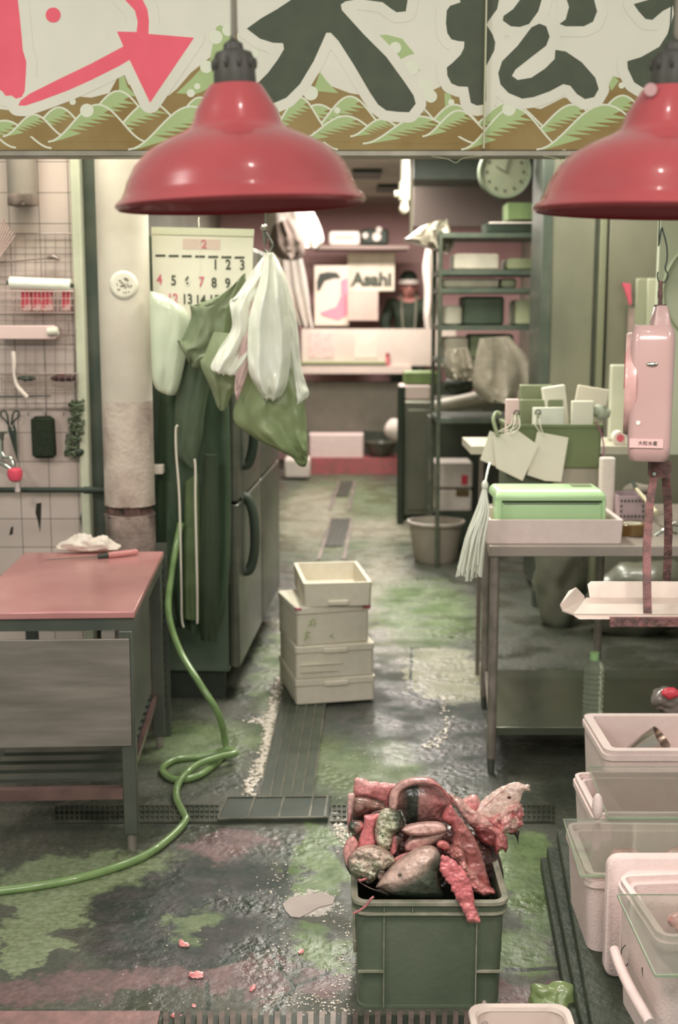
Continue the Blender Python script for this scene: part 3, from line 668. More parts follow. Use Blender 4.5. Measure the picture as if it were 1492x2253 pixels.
MB().rings([[W(33, 1044, .125)+Vector((r*math.cos(a), r*math.sin(a), z)) for a in [2*PI*i/20 for i in range(20)]] for r, z in ((.018, .026), (.028, .018), (.030, 0), (.024, -.02), (.012, -.028))]).build('tap_nozzle', mat('pink_rubber', (232, 92, 112), (224, 80, 100), rough=.4), t, label='pink rubber nozzle')
MB().cyl(W(38, 1058, .12), W(39, 1082, .12), .009, .011, seg=12).build('nozzle_collar', mat('clear_grey', (206, 190, 184), rough=.2), t)
# damage to the tiles
hole = mat('tile_damage', (58, 50, 44), (44, 50, 40), rough=.95, scale=60, bump=.6)
for pts, lab in (([(187, 1092), (196, 1095), (197, 1180), (186, 1182), (180, 1165), (176, 1140), (181, 1120)], 'jagged dark hole at the tile edge under the pipe by the column'),
            ([(80, 1108), (91, 1106), (90, 1140), (88, 1172), (84, 1150), (78, 1128)], 'small rusty stain on the tiles under the pipe, middle of the wall'), ([(24, 1160), (29, 1158), (28, 1175), (20, 1178)], 'small dark chip in the tiles at the left edge under the pipe')):
    MB().prism([W(x, y, .0015) for x, y in pts], (0, .001, 0)).build('tile_chip', hole, None, lab, 'damage')

# ------------------------------------------------------------------ left work table
ang = math.atan2(-125/2700, 1)   # its depth edges run off to the left
def TL(x, y, z=.75): return F(x, y, z)
tf_r = Vector((TL(296, 1345).x, 3.54, 0)); tb_r = Vector((TL(363, 1209).x, 4.47, 0)); dirY = (tb_r-tf_r).normalized(); dirX = Vector((dirY.y, -dirY.x, 0))
if dirX.x < 0: dirX = -dirX
tw = 1.0; rz = math.atan2(dirX.y, dirX.x)
RT = Matrix.Rotation(rz, 3, 'Z')
t = T('work_table', 'steel work table with a top coloured pink for the lamplight and slatted lower shelf at left', 'table', (tf_r.x, tf_r.y, 0), rz)
def bl(mb, a, b): return mb.box2(a, b)
dep = (tb_r-tf_r).length; WT = .51
mb = MB(); mb.box2((-WT, 0, .728), (0, dep, .75)); mb.build('table_top', mat('lamplight_pink_top', (196, 142, 138), (180, 124, 122), rough=.25, metal=.15, scale=3, bump=.05), t, local=True, bevel=.004)  # pink of the lamplight is put into the base colour of the steel
MB().box2((-WT, .012, .69), (-.004, dep-.01, .727)).build('top_frame', steeld, t, local=True)
MB().box2((-WT, -.006, .335), (-.018, .0, .668)).build('front_panel', steel, t, local=True, bevel=.002)
MB().box2((-.03, .02, .35), (-.012, .5, .69)).build('side_panel', steeld, t, local=True)
MB().box2((-.10, .0, .668), (-.06, .03, .69)).build('drawer_latch', steel, t, local=True)
for y_, x_ in ((.0, -.05), (dep-.05, -.05), (.0, -WT+.0), (dep-.05, -WT)):
    lg = MB().box2((x_, y_, .05), (x_+.042, y_+.042, .69)).build('table_leg', steeld, t, local=True, bevel=.003)
    MB().cyl((x_+.021, y_+.021, 0), (x_+.021, y_+.021, .055), .014, seg=14).build('leg_foot', steel, lg, local=True)
mb = MB()
for i in range(11): mb.box2((-WT+.04, .06+i*dep/12, .20), (-.05, .06+i*dep/12+.045, .212))
mb.build('shelf_slats', steeld, t, local=True)
MB().box2((-WT+.04, .0, .165), (-.05, .028, .20)).box2((-.045, .04, .19), (-.03, dep-.05, .215)).build('shelf_rail', mat('shelf_rail_steel', (150, 118, 114), (120, 96, 94), rough=.3, metal=.7), t, local=True)
mb = MB()
for i in range(20): mb.box2((.002, .52+0*i, .12+i*.028), (.008, .535, .132+i*.028))
bx = T('slotted_post', 'dark slotted steel post standing behind the work table', 'post', (TL(345, 1215).x+.0, 4.56, 0))
mb = MB().box2(bx.location+Vector((-.02, 0, 0)), bx.location+Vector((.02, .03, .76)))
mb.build('post_body', steeld, bx); mb = MB()
for i in range(17): mb.box2(bx.location+Vector((-.006, -.002, .12+i*.035)), bx.location+Vector((.008, .001, .14+i*.035)))
mb.build('post_slots', black, bx)
# cloth and knife
c_ = F(190, 1214, .75)
t = T('crumpled_rag', 'crumpled wet white rag on the back of the work table', 'rag', c_+Vector((0, 0, .001)))
mb = MB()
bmesh.ops.create_icosphere(mb.bm, subdivisions=5, radius=1)
for v in mb.bm.verts:
    p = v.co.copy(); n_ = mnoise.noise(p*2.2); n2_ = mnoise.noise(p*6+Vector((3, 1, 2)))
    p = Vector((p.x*(.115+.02*n_), p.y*.05*(1+.3*n_), (p.z*.5+.5)**1.2*(.05+.018*n_+.012*abs(n2_)+(.008 if p.x < .1 else 0)))) if p.z > -1 else p
    p.z = max(0, p.z*(1-.55*max(0, abs(v.co.x)-.55)/.45)); v.co = c_+Vector((p.x+.005, p.y, p.z+.001))
mb.build('rag_cloth', mat('wet_cotton', (228, 216, 204), (216, 202, 190), rough=.8, scale=20, bump=.6, bscale=60), t)
k0, k1, k2, k3 = F(96, 1233, .757), F(215, 1225, .757), F(238, 1222, .76), F(298, 1214, .764)
t = T('kitchen_knife', 'long kitchen knife with a pink handle beside the white rag', 'knife', F(200, 1226, .75))
MB().prism([k0, k1+Vector((0, -.012, 0)), k1+Vector((0, .012, 0))], (0, 0, .002)).build('knife_blade', steeld, t)
MB().cyl(k1, k2, .009, .0095, seg=14).build('knife_ferrule', black, t); MB().tube([k2, (k2+k3)/2, k3], lambda u: .0105+.001*math.sin(u*5), 14, 4).sph(k3, .011, 14).build('knife_handle', mat('pink_wood', (214, 150, 146), (200, 134, 130), rough=.5, scale=20), t)

# ------------------------------------------------------------------ refrigerator beside the aisle
fr0, fr1 = Vector((-.430, 5.02, 0)), Vector((-.335, 6.62, 0)); rzf = math.atan2(-(fr1.x-fr0.x), (fr1.y-fr0.y))
t = T('refrigerator', 'tall dark steel refrigerator with arched black handles beside the aisle', 'refrigerator', fr0, rzf)
LF = (fr1-fr0).length
fbm = mat('fridge_side', (98, 112, 96), (82, 98, 84), rough=.4, scale=2)
MB().box2((-.75, 0, .12), (-.035, LF, 1.93)).build('fridge_body', fbm, t, local=True, bevel=.008)
fdm = mat('fridge_door_steel', (116, 116, 104), (98, 100, 90), rough=.3, metal=.55, scale=2, stretch=(1, 1, 5))
mid = P(515, 1108, 5.02).z
dw = LF/2-.01
for j in range(2):
    for z0, z1 in ((.14, mid-.006), (mid+.006, 1.90)):
        y0 = .006+j*(dw+.012)
        d = MB().rbox(.045, dw, z1-z0, .018, c=(-.0125, y0+dw/2, z0)).build('fridge_door', fdm, t, local=True)
        zc = (z0+z1)/2+(.2 if z0 < .5 else -.42); yh = y0+.16
        zc = mid-.16 if z0 < .5 else mid+.30
        if j == 0:
            MB().tube([(.008, yh, zc+.16), (.03, yh, zc+.155), (.055, yh, zc+.08), (.058, yh, zc-.06), (.036, yh, zc-.15), (.008, yh, zc-.16)], .021, 12, 5).build('door_handle', black, d, local=True)
            MB().rbox(.004, .11, .34, .001, c=(.012, yh+.01, zc-.17)).build('handle_recess', dkm, d, local=True)
MB().box2((-.73, .03, .0), (-.06, .08, .12)).build('fridge_foot', black, t, local=True); MB().box2((-.73, LF-.1, 0), (-.06, LF-.05, .12)).build('fridge_foot', black, t, local=True)

# calendar
CY = 4.74
t = T('wall_calendar', 'paper wall calendar with black and pink numbers hanging beside the column', 'calendar', P(445, 700, CY))
A = P(333, 502, CY); B = P(558, 508, CY); C = P(333, 700, CY)
mb = MB().prism([P(333, 504, CY), P(558, 509, CY), P(551, 760, CY), P(340, 756, CY)], (0, .003, 0)); mb.build('calendar_page', paper, t)
MB().prism([P(333, 499, CY-.003), P(559, 504, CY-.003), P(558, 520, CY-.003), P(333, 515, CY-.003)], (0, .008, 0)).build('binding_strip', mat('cream_tin', (204, 204, 178), rough=.4), t)
MB().tube([P(438, 500, CY), P(437, 486, CY+.01), P(438, 478, CY+.02)], .0015, 6).cyl(P(438, 500, CY-.006), P(440, 700, CY-.0045), .0006, seg=5).build('hanging_string', wht, t)
kb = mat('calendar_ink', (70, 74, 60), rough=.7); kp = mat('calendar_pink', (200, 110, 124), rough=.7)
for s_, x, y, m_ in [('1', 474, 583, kb), ('2', 502, 583, kb), ('3', 533, 584, kb), ('4', 351, 616, kp), ('5', 382, 618, kb), ('6', 412, 620, kb), ('7', 443, 621, kp), ('8', 471, 623, kb), ('9', 501, 624, kb), ('10', 532, 626, kb), ('12', 380, 658, kp), ('13', 412, 659, kb), ('14', 441, 661, kb), ('15', 471, 661, kb)]:
    text(s_, .052, P(x, y, CY-.0015), m_, t, 'printed_number', .0006, sx=.8, bold=.0012)
mb = MB(); rn = random.Random(2)
for i in range(7): mb.prism([P(342+i*29, 560+i*.7, CY-.001), P(364+i*29, 560+i*.7, CY-.001), P(364+i*29, 565+i*.7, CY-.001), P(342+i*29, 565+i*.7, CY-.001)], (0, .0008, 0))
mb.build('weekday_row', kb, t)
MB().prism([P(402, 525, CY-.001), P(484, 527, CY-.001), P(484, 549, CY-.001), P(402, 548, CY-.001)], (0, .0008, 0)).build('month_heading', mat('faded_pink', (206, 184, 172), rough=.7), t)
text('2', .045, P(449, 538, CY-.0022), kp, t, 'month_number', .0006)

# pale plastic apron, dark cloths, green cloths, white bags, cords, hose
drape([(330, 640, 360, 648), (329, 670, 415, 690), (331, 740, 412, 760), (334, 820, 402, 820), (340, 850, 388, 866), (352, 862, 372, 870)], 4.62, .05, 2, .01, seed=4).build('plastic_pouch', mat('frosted_plastic', (206, 214, 188), (192, 202, 176), rough=.25, scale=5, coat=.4), None, 'pale frosted plastic bag hanging below the calendar beside the column', 'plastic bag')
drape([(352, 850, 500, 830), (348, 980, 506, 960), (346, 1150, 508, 1150), (348, 1300, 500, 1320), (372, 1368, 478, 1398)], 4.80, .05, 5, .02, seed=6, hem=.012).build('dark_apron', dcloth, None, 'long dark green apron hanging against the refrigerator side', 'apron')
drape([(404, 770, 470, 800), (386, 880, 452, 900), (383, 960, 445, 960), (388, 1000, 436, 1000), (420, 1030, 430, 1032)], 4.66, .035, 2, .012, seed=9).build('dark_cloth', mat('mid_green_cloth', (84, 98, 76), (72, 86, 66), rough=.6, scale=6), None, 'dark green cloth tapering to a point beneath the green folded cloth', 'cloth')
drape([(450, 1000, 478, 1000), (440, 1200, 480, 1200), (438, 1330, 480, 1340), (441, 1408, 478, 1412)], 4.68, .03, 2, .008, seed=19).build('dark_strap', mat('brown_black_cloth', (46, 60, 40), (54, 64, 44), rough=.7), None, 'narrow near-black strip of cloth hanging lowest against the refrigerator', 'cloth')
drape([(408, 1060, 436, 1040), (404, 1200, 440, 1200), (404, 1300, 438, 1300), (405, 1360, 440, 1365)], 4.70, .03, 3, .008, seed=21).build('green_strip_cloth', mat('bright_green_cloth', (100, 116, 78), (76, 92, 58), rough=.5, scale=9), None, 'green strip of cloth hanging between the two white cords', 'cloth')
gc = mat('olive_green_cloth', (142, 152, 118), (126, 136, 102), rough=.5, scale=5, bump=.15, bscale=120)
drape([(500, 646, 540, 600), (430, 670, 540, 660), (418, 672, 520, 700), (420, 700, 510, 745), (400, 745, 500, 780), (390, 750, 460, 800), (405, 780, 440, 812), (412, 790, 430, 812)], 4.52, .05, 2, .03, seed=11).build('green_folded_cloth', mat('folded_green_cloth', (122, 132, 102), (104, 116, 86), rough=.5, scale=5), None, 'dull green stiff cloth with folded corner poking out left of the white bags', 'cloth')
drape([(470, 730, 560, 740), (450, 780, 540, 800), (440, 800, 530, 850), (462, 850, 510, 870), (476, 890, 496, 900), (482, 902, 486, 904)], 4.47, .05, 2, .02, seed=12).build('green_draped_cloth', gc, None, 'olive green cloth corner hanging between the white bags and dark apron', 'cloth')
drape([(560, 780, 640, 800), (530, 850, 668, 860), (512, 920, 672, 900), (545, 955, 676, 950), (600, 985, 678, 980), (640, 1005, 678, 1005), (655, 1022, 676, 1018), (664, 1027, 672, 1026)], 4.40, .07, 1.5, .045, seed=13, phase=1.2).build('green_rubber_apron', mat('leaf_green_rubber', (138, 150, 108), (124, 138, 96), rough=.38, scale=5), None, 'large leaf-green rubber apron drooping lowest beneath the white plastic bags', 'apron')
hk = P(585, 478, 4.4)
t = T('ceiling_hook', 'metal hook holding up the bunch of white plastic bags', 'hook', P(585, 478, 4.4))
MB().tube([hk+Vector((0, 0, 1.25)), hk, P(579, 500, 4.4), P(590, 520, 4.4), P(600, 540, 4.4), P(590, 556, 4.4), P(581, 548, 4.4)], .004, 8, 5).build('hook_wire', steeld, t)
MB().sph(P(581, 500, 4.39), .012, 12).build('hook_knob', chrome, t)
wb = [([(585, 556, 600, 556), (560, 590, 604, 590), (520, 650, 580, 640), (505, 665, 570, 700), (510, 720, 560, 760), (480, 770, 545, 790), (462, 808, 525, 822), (475, 820, 512, 826)], 4.36, 3, 'leftmost white plastic bag of the hanging bunch, short and crumpled'),
      ([(584, 560, 600, 560), (556, 660, 585, 650), (530, 760, 560, 760), (518, 830, 542, 830), (516, 860, 530, 862), (520, 878, 524, 882)], 4.34, 2, 'narrow pinkish white plastic bag tail hanging between two wider bags'),
      ([(586, 556, 602, 556), (570, 620, 625, 610), (548, 700, 636, 690), (544, 770, 640, 780), (548, 820, 634, 838), (568, 860, 622, 868), (580, 876, 612, 878)], 4.32, 4, 'widest glossy white plastic bag at the front of the hanging bunch'),
      ([(590, 560, 606, 560), (600, 620, 632, 620), (612, 690, 655, 720), (626, 760, 662, 800), (634, 840, 672, 840), (640, 885, 680, 866), (644, 897, 668, 884)], 4.37, 2, 'rightmost white plastic bag of the hanging bunch, ending in a pointed corner')]
for i, (rows, Yb, fo, lab) in enumerate(wb):
    drape(rows, Yb, .04 if i != 2 else .06, fo*.55, .03, seed=30+i, hem=.006, n=90, sub=5).build('plastic_bag', clearp if i != 1 else pinkw, None, lab, 'plastic bag', 'white bags on the hook')
cord = mat('white_cord', (214, 206, 190), rough=.7)
for pts, lab in (([(392, 936), (387, 945), (388, 1000), (394, 1080), (397, 1180), (399, 1300), (400, 1360), (404, 1380)], 'longer white apron cord dangling on the left over dark cloth'), ([(428, 1010), (430, 1030), (430, 1100), (432, 1200), (434, 1300), (434, 1372)], 'straight white apron cord dangling to the right of the longer one')):
    MB().tube([P(x, y, 4.6+.0*i) for i, (x, y) in enumerate(pts)], .0042, 8, 5).build('apron_cord', cord, None, lab, 'cord')
# hose: hangs behind the table, falls to the floor, coils and runs out left
hp = [P(398, 1150, 4.66), P(388, 1200, 4.64), P(376, 1270, 4.58), P(371, 1350, 4.5), P(395, 1430, 4.42), P(440, 1505, 4.32)]
f_ = lambda x, y, z=.012: F(x, y, z)
e_ = f_(493, 1660, .018)
hp += [Vector((P(480, 1570, 4.3).x, 4.30, P(480, 1570, 4.3).z)), Vector((e_.x, e_.y+.03, .07)), e_]
hp += [f_(440, 1705), f_(385, 1715), f_(357, 1693), f_(385, 1672), f_(440, 1665), f_(500, 1652, .03), f_(518, 1658, .035), f_(480, 1666, .04), f_(430, 1685, .035), f_(395, 1720, .02), f_(388, 1755), f_(404, 1790), f_(408, 1806), f_(380, 1838), f_(330, 1876), f_(270, 1903), f_(180, 1930), f_(90, 1948), f_(0, 1960), f_(-120, 1975)]
MB().tube(hp, .0125, 14, 7).build('garden_hose', hosem, None, 'green garden hose falling behind the work table and snaking over the wet floor', 'hose')
# ------------------------------------------------------------------ drains and floor fittings
gr = mat('drain_steel_wet', (78, 80, 68), (112, 110, 96), rough=.35, metal=.4, scale=12, bump=.1)
grd = mat('drain_dark', (44, 54, 44), (56, 62, 52), rough=.5, scale=12)
def strip(mb, a, b, c, d, z0, z1):      # slab from four floor corners
    pts = [Vector((p.x, p.y, z0)) for p in (a, b, c, d)]; return mb.prism(pts, (0, 0, z1-z0))
t = T('drain_cover', 'long ribbed steel drain cover running up the aisle from the foam box stack', 'drain cover', F(640, 1660))
a, b, c, d = F(640, 1560), F(716, 1560), F(688, 1762), F(570, 1762)
a = F(628, 1500); b = F(722, 1500)
strip(MB(), a, b, c, d, 0, .008).build('cover_plate', mat('cover_dark', (60, 68, 58), (78, 82, 70), rough=.4, metal=.2, scale=9), t)
mb = MB()
for i in range(6):
    u = i/5; p, q_ = d.lerp(c, u), a.lerp(b, u); mb.bar(p+Vector((0, 0, .010)), q_+Vector((0, 0, .010)), .006, .006)
mb.build('cover_ribs', gr, t)
t = T('drain_cover', 'dark square drain cover where the two drains meet, nearest the fish crate', 'drain cover', F(600, 1795))
a, b, c, d = F(500, 1764), F(728, 1762), F(722, 1808), F(480, 1812)
strip(MB(), a, b, c, d, 0, .014).build('cover_plate', grd, t)
mb = MB()
for u in (0, .27, .55, .83, .97): mb.bar(d.lerp(c, u)+Vector((0, 0, .016)), a.lerp(b, u)+Vector((0, 0, .016)), .007, .006)
mb.bar(a+Vector((0, 0, .015)), b+Vector((0, 0, .015)), .007, .006).bar(d+Vector((0, 0, .015)), c+Vector((0, 0, .015)), .007, .006)
mb.build('cover_ribs', gr, t)
for x0, x1, lab in ((120, 482, 'dark cross drain grating left of the square drain cover'), (730, 1220, 'dark cross drain grating behind the fish crate')):
    t = T('drain_grating', lab, 'drain'); t.location = F((x0+x1)/2, 1795); t.matrix_basis = Matrix.Translation(t.location)
    strip(MB(), F(x0, 1775), F(x1, 1775), F(x1, 1812), F(x0, 1812), 0, .003).build('drain_shade_strip', grd, t)  # dark strip lying on the floor, its colour standing for a shaded recess
    mb = MB(); x = x0
    while x < x1: mb.bar(F(x, 1776)+Vector((0, 0, .006)), F(x, 1811)+Vector((0, 0, .006)), .003, .005); x += 11
    for y in (1776, 1788, 1799, 1811): mb.bar(F(x0, y)+Vector((0, 0, .006)), F(x1, y)+Vector((0, 0, .006)), .004, .005)
    mb.build('grating_bars', gr, t)
for (xa, ya, xb, yb, w, lab) in ((730, 1085, 750, 1060, 34, 'small far drain grille in the aisle floor, furthest from the foam boxes'), (705, 1195, 732, 1142, 48, 'drain grille in a steel frame just behind the foam box stack')):
    t = T('drain_grille', lab, 'drain cover', F(xa+w/2, ya)); strip(MB(), F(xb, yb), F(xb+w*.82, yb), F(xa+w, ya+8), F(xa, ya+8), 0, .006).build('grille_plate', grd, t)
    strip(MB(), F(xb-6, yb), F(xb, yb), F(xa, ya+38), F(xa-8, ya+38), 0, .009).build('grille_rail', steel, t); strip(MB(), F(xb+w*.82, yb), F(xb+w*.82+6, yb), F(xa+w+8, ya+38), F(xa+w, ya+38), 0, .009).build('grille_rail', steel, t)
    mb = MB()
    for i in range(5): mb.bar(F(xb+w*.82*i/4, yb)+Vector((0, 0, .007)), F(xa+w*i/4, ya+8)+Vector((0, 0, .007)), .008, .005)
    mb.build('grille_bars', gr, t)
t = T('front_grating', 'row of wet steel grating bars along the bottom edge of the floor', 'drain', F(700, 2245))
strip(MB(), F(360, 2237), F(1040, 2237), F(1070, 2300), F(330, 2300), 0, .004).build('drain_shade_strip', grd, t)  # flat dark strip, shade of the recess put into its colour
mb = MB(); x = 366
while x < 1035: mb.bar(F(x, 2238)+Vector((0, 0, .009)), F(x-2, 2300)+Vector((0, 0, .009)), .0125, .012); x += 24.5
mb.build('grating_bars', mat('wet_galvanised', (128, 112, 104), (96, 88, 82), rough=.3, metal=.4, scale=30), t)
MB().box2(F(-200, 2229)+Vector((0, 0, 0)), F(330, 2320)+Vector((0, 0, .006))).build('kerb_slab', mat('pinkish_slab', (146, 112, 108), (120, 96, 92), rough=.5, scale=20, bump=.3), None, 'pinkish wet kerb slab across the bottom left corner of the floor', 'slab')
# crushed ice and froth along the aisle drain, pale chips as wet glints in front: nobody could count it
rn = random.Random(12); mb = MB()
def chips(pts, n, sx, sy, r0=.0015, r1=.005):
    for _ in range(n):
        u = rn.random()*(len(pts)-1); i = int(u); f = u-i; x = pts[i][0]*(1-f)+pts[i+1][0]*f+rn.gauss(0, sx); y = pts[i][1]*(1-f)+pts[i+1][1]*f+rn.gauss(0, sy)
        p = F(x, y); r = rn.uniform(r0, r1)
        M = Matrix.Translation(p+Vector((0, 0, r*.3))) @ Matrix.Rotation(rn.uniform(0, 6), 4, 'Z') @ Matrix.Diagonal((r*rn.uniform(.8, 2), r*rn.uniform(.8, 1.6), r*.7, 1))
        bmesh.ops.create_icosphere(mb.bm, subdivisions=1, radius=1, matrix=M)
chips([(612, 1495), (600, 1560), (590, 1600), (585, 1650), (565, 1700), (545, 1750)], 480, 6, 6, .002, .009)
chips([(590, 1740), (575, 1700), (600, 1600), (612, 1500)], 120, 3, 4, .0015, .005)
chips([(560, 1590), (600, 1580)], 60, 12, 6, .002, .007)
chips([(975, 1540), (985, 1600), (960, 1640), (935, 1640)], 70, 6, 6, .002, .007)
chips([(740, 1790), (755, 1850)], 150, 8, 14, .0015, .005)
chips([(640, 1880), (600, 1960), (620, 2060), (590, 2140)], 150, 18, 16, .0008, .0028)  # pale chips standing for wet glints on the foreground floor
chips([(700, 1960), (760, 2040), (770, 2130), (740, 2200)], 220, 18, 14, .0008, .003)  # more pale chips in place of wet highlights
chips([(640, 2190), (760, 2230)], 140, 40, 10, .0008, .0028)
chips([(850, 1700), (800, 1650), (830, 1730)], 40, 20, 16, .001, .003)
chips([(540, 1900), (420, 2000), (300, 2190), (430, 2170)], 50, 60, 30, .0008, .0022)
mb.build('ice_and_glint_chips', mat('ice_and_glint', (206, 196, 184), (186, 176, 160), rough=.15, scale=30), None, 'pale crushed ice and froth along the drain, with pale chips standing for wet glints on the floor', 'ice', kind='stuff')
scr = mat('pink_fish_scrap', (212, 120, 124), (222, 168, 162), rough=.3, scale=60, coat=.4)
for i, (x, y, w, lab) in enumerate([(430, 2150, 16, 'pink fish scrap on the dark wet floor, left of the crate, thin and bent'), (555, 2176, 11, 'small pink fish scrap on the pinkish slab between crate and grating'), (427, 2215, 8, 'small round pink scrap just above the bottom grating'), (388, 2238, 13, 'flat pink scrap lying at the left end of the bottom grating'), (663, 2095, 12, 'pale pink scrap on the green floor patch left of the crate'), (405, 2080, 16, 'pinkish shred in the middle of the dark wet floor patch')]):
    p = F(x, y); r = w/FPX*2.9
    mb = MB().sph(p+Vector((0, 0, r*.25)), r, 16, (1, .6, .28), Matrix.Rotation(i*1.1, 3, 'Z')); mb.noise(r*.5, 90, i, r*.2, 220)
    mb.build('fish_scrap', scr, None, lab, 'fish scrap', 'fish scraps on the floor')
pd = MB(); cpts = [(622, 1990), (640, 1975), (660, 1974), (680, 1968), (710, 1966), (738, 1975), (732, 1990), (700, 1998), (680, 2010), (660, 2020), (640, 2018), (628, 2005)]
pd.prism([F(x, y)+Vector((0, 0, .0005)) for x, y in cpts], (0, 0, .002)).build('puddle', mat('milky_puddle', (186, 172, 166), (176, 164, 158), rough=.08, scale=8), None, 'small milky puddle on the floor left of the fish crate', 'puddle')

# ------------------------------------------------------------------ stack of foam boxes
def zat(y, Y, x=746): return P(x, y, Y).z
fo = mat('foam_cream', (212, 204, 186), (206, 198, 180), rough=.75, scale=30, bump=.2, bscale=200)
D0 = F(650, 1558).y
z1, z2, z3, z4 = zat(1497, D0), zat(1424, D0), zat(1338, D0), zat(1286, D0)
def foambox(label, x_l, rz, w, d, z0, z1, lid, open_=False, yoff=0, notch=True):
    c = P(x_l, 1500, D0); t = T('foam_box', label, 'foam box', (c.x, D0+yoff, z0), rz, 'foam boxes stacked on the aisle drain')
    h = z1-z0
    if open_:
        mb = MB().obox(w, d, h, .016, .02, .014, .004, c=(w/2, d/2, 0)); mb.build('box_body', fo, t, local=True)
    else:
        MB().rbox(w-.008, d-.008, h-.032, .014, c=(w/2, d/2, 0)).build('box_body', fo, t, local=True)
        MB().rbox(w, d, .031, .016, c=(w/2, d/2, h-.031)).build('box_lid', fo, t, local=True)
    if notch:
        MB().rbox(w*.3, .012, .022, .004, c=(w*.5, -.001, h-.034 if not open_ else .004)).build('hand_grip', fo, t, local=True)
    return t
b1 = foambox('bottom white foam box of the stack, nearest the floor', 650, .22, .345, .42, .0105, z1, 1)
b2 = foambox('second white foam box from the bottom of the stack, with raised ledges', 650, .22, .34, .40, z1+.001, z2, 1)
MB().rbox(.16, .008, .006, .002, c=(.10, -.003, .03)).rbox(.18, .008, .006, .002, c=(.11, -.003, .06)).build('raised_ledge', fo, b2, local=True)
b3 = foambox('third white foam box of the stack, with green scrawl and pink tape', 653, .28, .318, .34, z2+.001, z3, 1, notch=False)
gm_ = mat('green_marker', (150, 170, 110), rough=.6)
def mark(pts): return [(x, -.0002, z) for x, z in pts]
mb = MB(); h3 = z3-z2
for s_ in ([(.03, .05), (.06, .035)], [(.045, .07), (.04, .02)], [(.055, .06), (.03, .025)], [(.035, .06), (.06, .055)], [(.06, .1), (.05, .08)], [(.05, .105), (.075, .11)], [(.07, .12), (.06, .085)], [(.08, .115), (.078, .08)], [(.06, .09), (.085, .095)], [(.14, .035), (.155, .045), (.15, .03), (.16, .028)]):
    mb.tube(mark(s_), .0012, 5)
mb.build('marker_scrawl', gm_, b3, local=True)
MB().box2((-.002, -.0015, h3-.012), (.022, .02, h3-.002)).build('pink_tape', mat('pink_tape', (190, 110, 124), (160, 90, 104), rough=.4), b3, local=True)
MB().box2((.285, -.0025, h3-.022), (.3195, .03, h3+.001)).build('pink_tape', MATS['pink_tape'], b3, local=True)
foambox('topmost white foam box of the stack, open and empty', 669, .13, .285, .44, z3+.001, z4, 0, True, .01)

# ------------------------------------------------------------------ the far end of the shop
D = 12.45
def bxp(mb, x0, y0, x1, y1, Y, dep=.05):  # upright box between pixels at distance Y
    a = P(x0, y0, Y); b = P(x1, y1, Y); return mb.box2((a.x, Y, b.z), (b.x, Y+dep, a.z))
red_t = mat('red_floor_grid', (176, 96, 100), (150, 96, 92), rough=.5, scale=20)
mb = bxp(MB(), 640, 1008, 880, 1044, D, .34); mb.build('red_step', red_t, None, 'reddish raised step at the far end of the aisle', 'step')
zs = P(0, 1008, D).z
t = T('display_counter', 'pale serving counter with a glass case at the far end', 'counter', (.6, D+.5, 0))
bxp(MB(), 672, 842, 880, 948, D+.36, .25).build('counter_front', mat('grey_panel', (140, 134, 122), (130, 126, 114), rough=.5), t)
bxp(MB(), 640, 805, 905, 822, D+.1, .43).build('counter_top', mat('counter_cream', (214, 196, 184), (206, 190, 178), rough=.35), t)
bxp(MB(), 664, 724, 1002, 805, D+.15, .36).build('display_case', mat('case_cream', (212, 200, 186), (200, 188, 174), rough=.3, scale=3), t)
bxp(MB(), 640, 796, 850, 800, D+.09, .05).build('green_edge_strip', mat('edge_green', (150, 160, 110), rough=.5), t)
bxp(MB(), 640, 948, 1000, 1048, D+.36, .25).build('counter_plinth', steeld, t); bxp(MB(), 880, 842, 1000, 948, D+.36, .25).build('counter_side', steeld, t)
for x0, w, lab, m_ in ((680, 55, 'left faded notice sheet stuck on the display case', mat('notice_pinkish', (214, 190, 180), (196, 150, 150), rough=.6, scale=30, lo=.5, hi=.7)), (780, 50, 'right faded notice sheet stuck on the display case', mat('notice_plain', (216, 206, 190), (206, 196, 180), rough=.6))):
    bxp(MB(), x0, 732, x0+w, 788, D+.145, .004).build('notice_sheet', m_, None, lab, 'notice')
p_ = P(853, 805, D+.125)
t = T('sauce_bottle', 'tiny pink-capped bottle standing on the far counter', 'bottle', p_)
MB().cyl(p_, p_+Vector((0, 0, .09)), .022, .02, seg=16).build('bottle_body', mat('rose', (206, 110, 118), rough=.4), t); MB().cyl(p_+Vector((0, 0, .09)), p_+Vector((0, 0, .13)), .02, seg=12).build('bottle_cap', red, t)
MB().rbox(.56, .3, .235, .03, c=(P(740, 1003, 12.5).x, 12.63, zs+.001)).build('foam_chest', foamp, None, 'long white foam chest on the reddish step at the far end', 'foam chest')
c_ = P(838, 990, 12.55)
mb = MB().lathe([(.09, 0), (.145, .10), (.172, .15), (.165, .15), (.148, .10), (.095, .012)], (c_.x, 12.60, zs+.001), 32, True, True); mb.build('dark_basin', mat('basin_dark', (96, 94, 82), (70, 74, 62), rough=.3, scale=6), None, 'dark round basin beside the white foam chest at the far end', 'basin')
mb = MB().sph(P(868, 945, 12.4), .11, 20, (.9, .8, 1.1)); mb.noise(.03, 9, 3); mb.build('white_bundle', foam, None, 'small white bundle hanging at the right end of the far counter', 'bundle')
bxp(MB(), 626, 1010, 682, 1052, 12.0, .3).build('white_carton', foam, None, 'pale low carton on the floor by the end of the refrigerator', 'carton', bevel=.02)
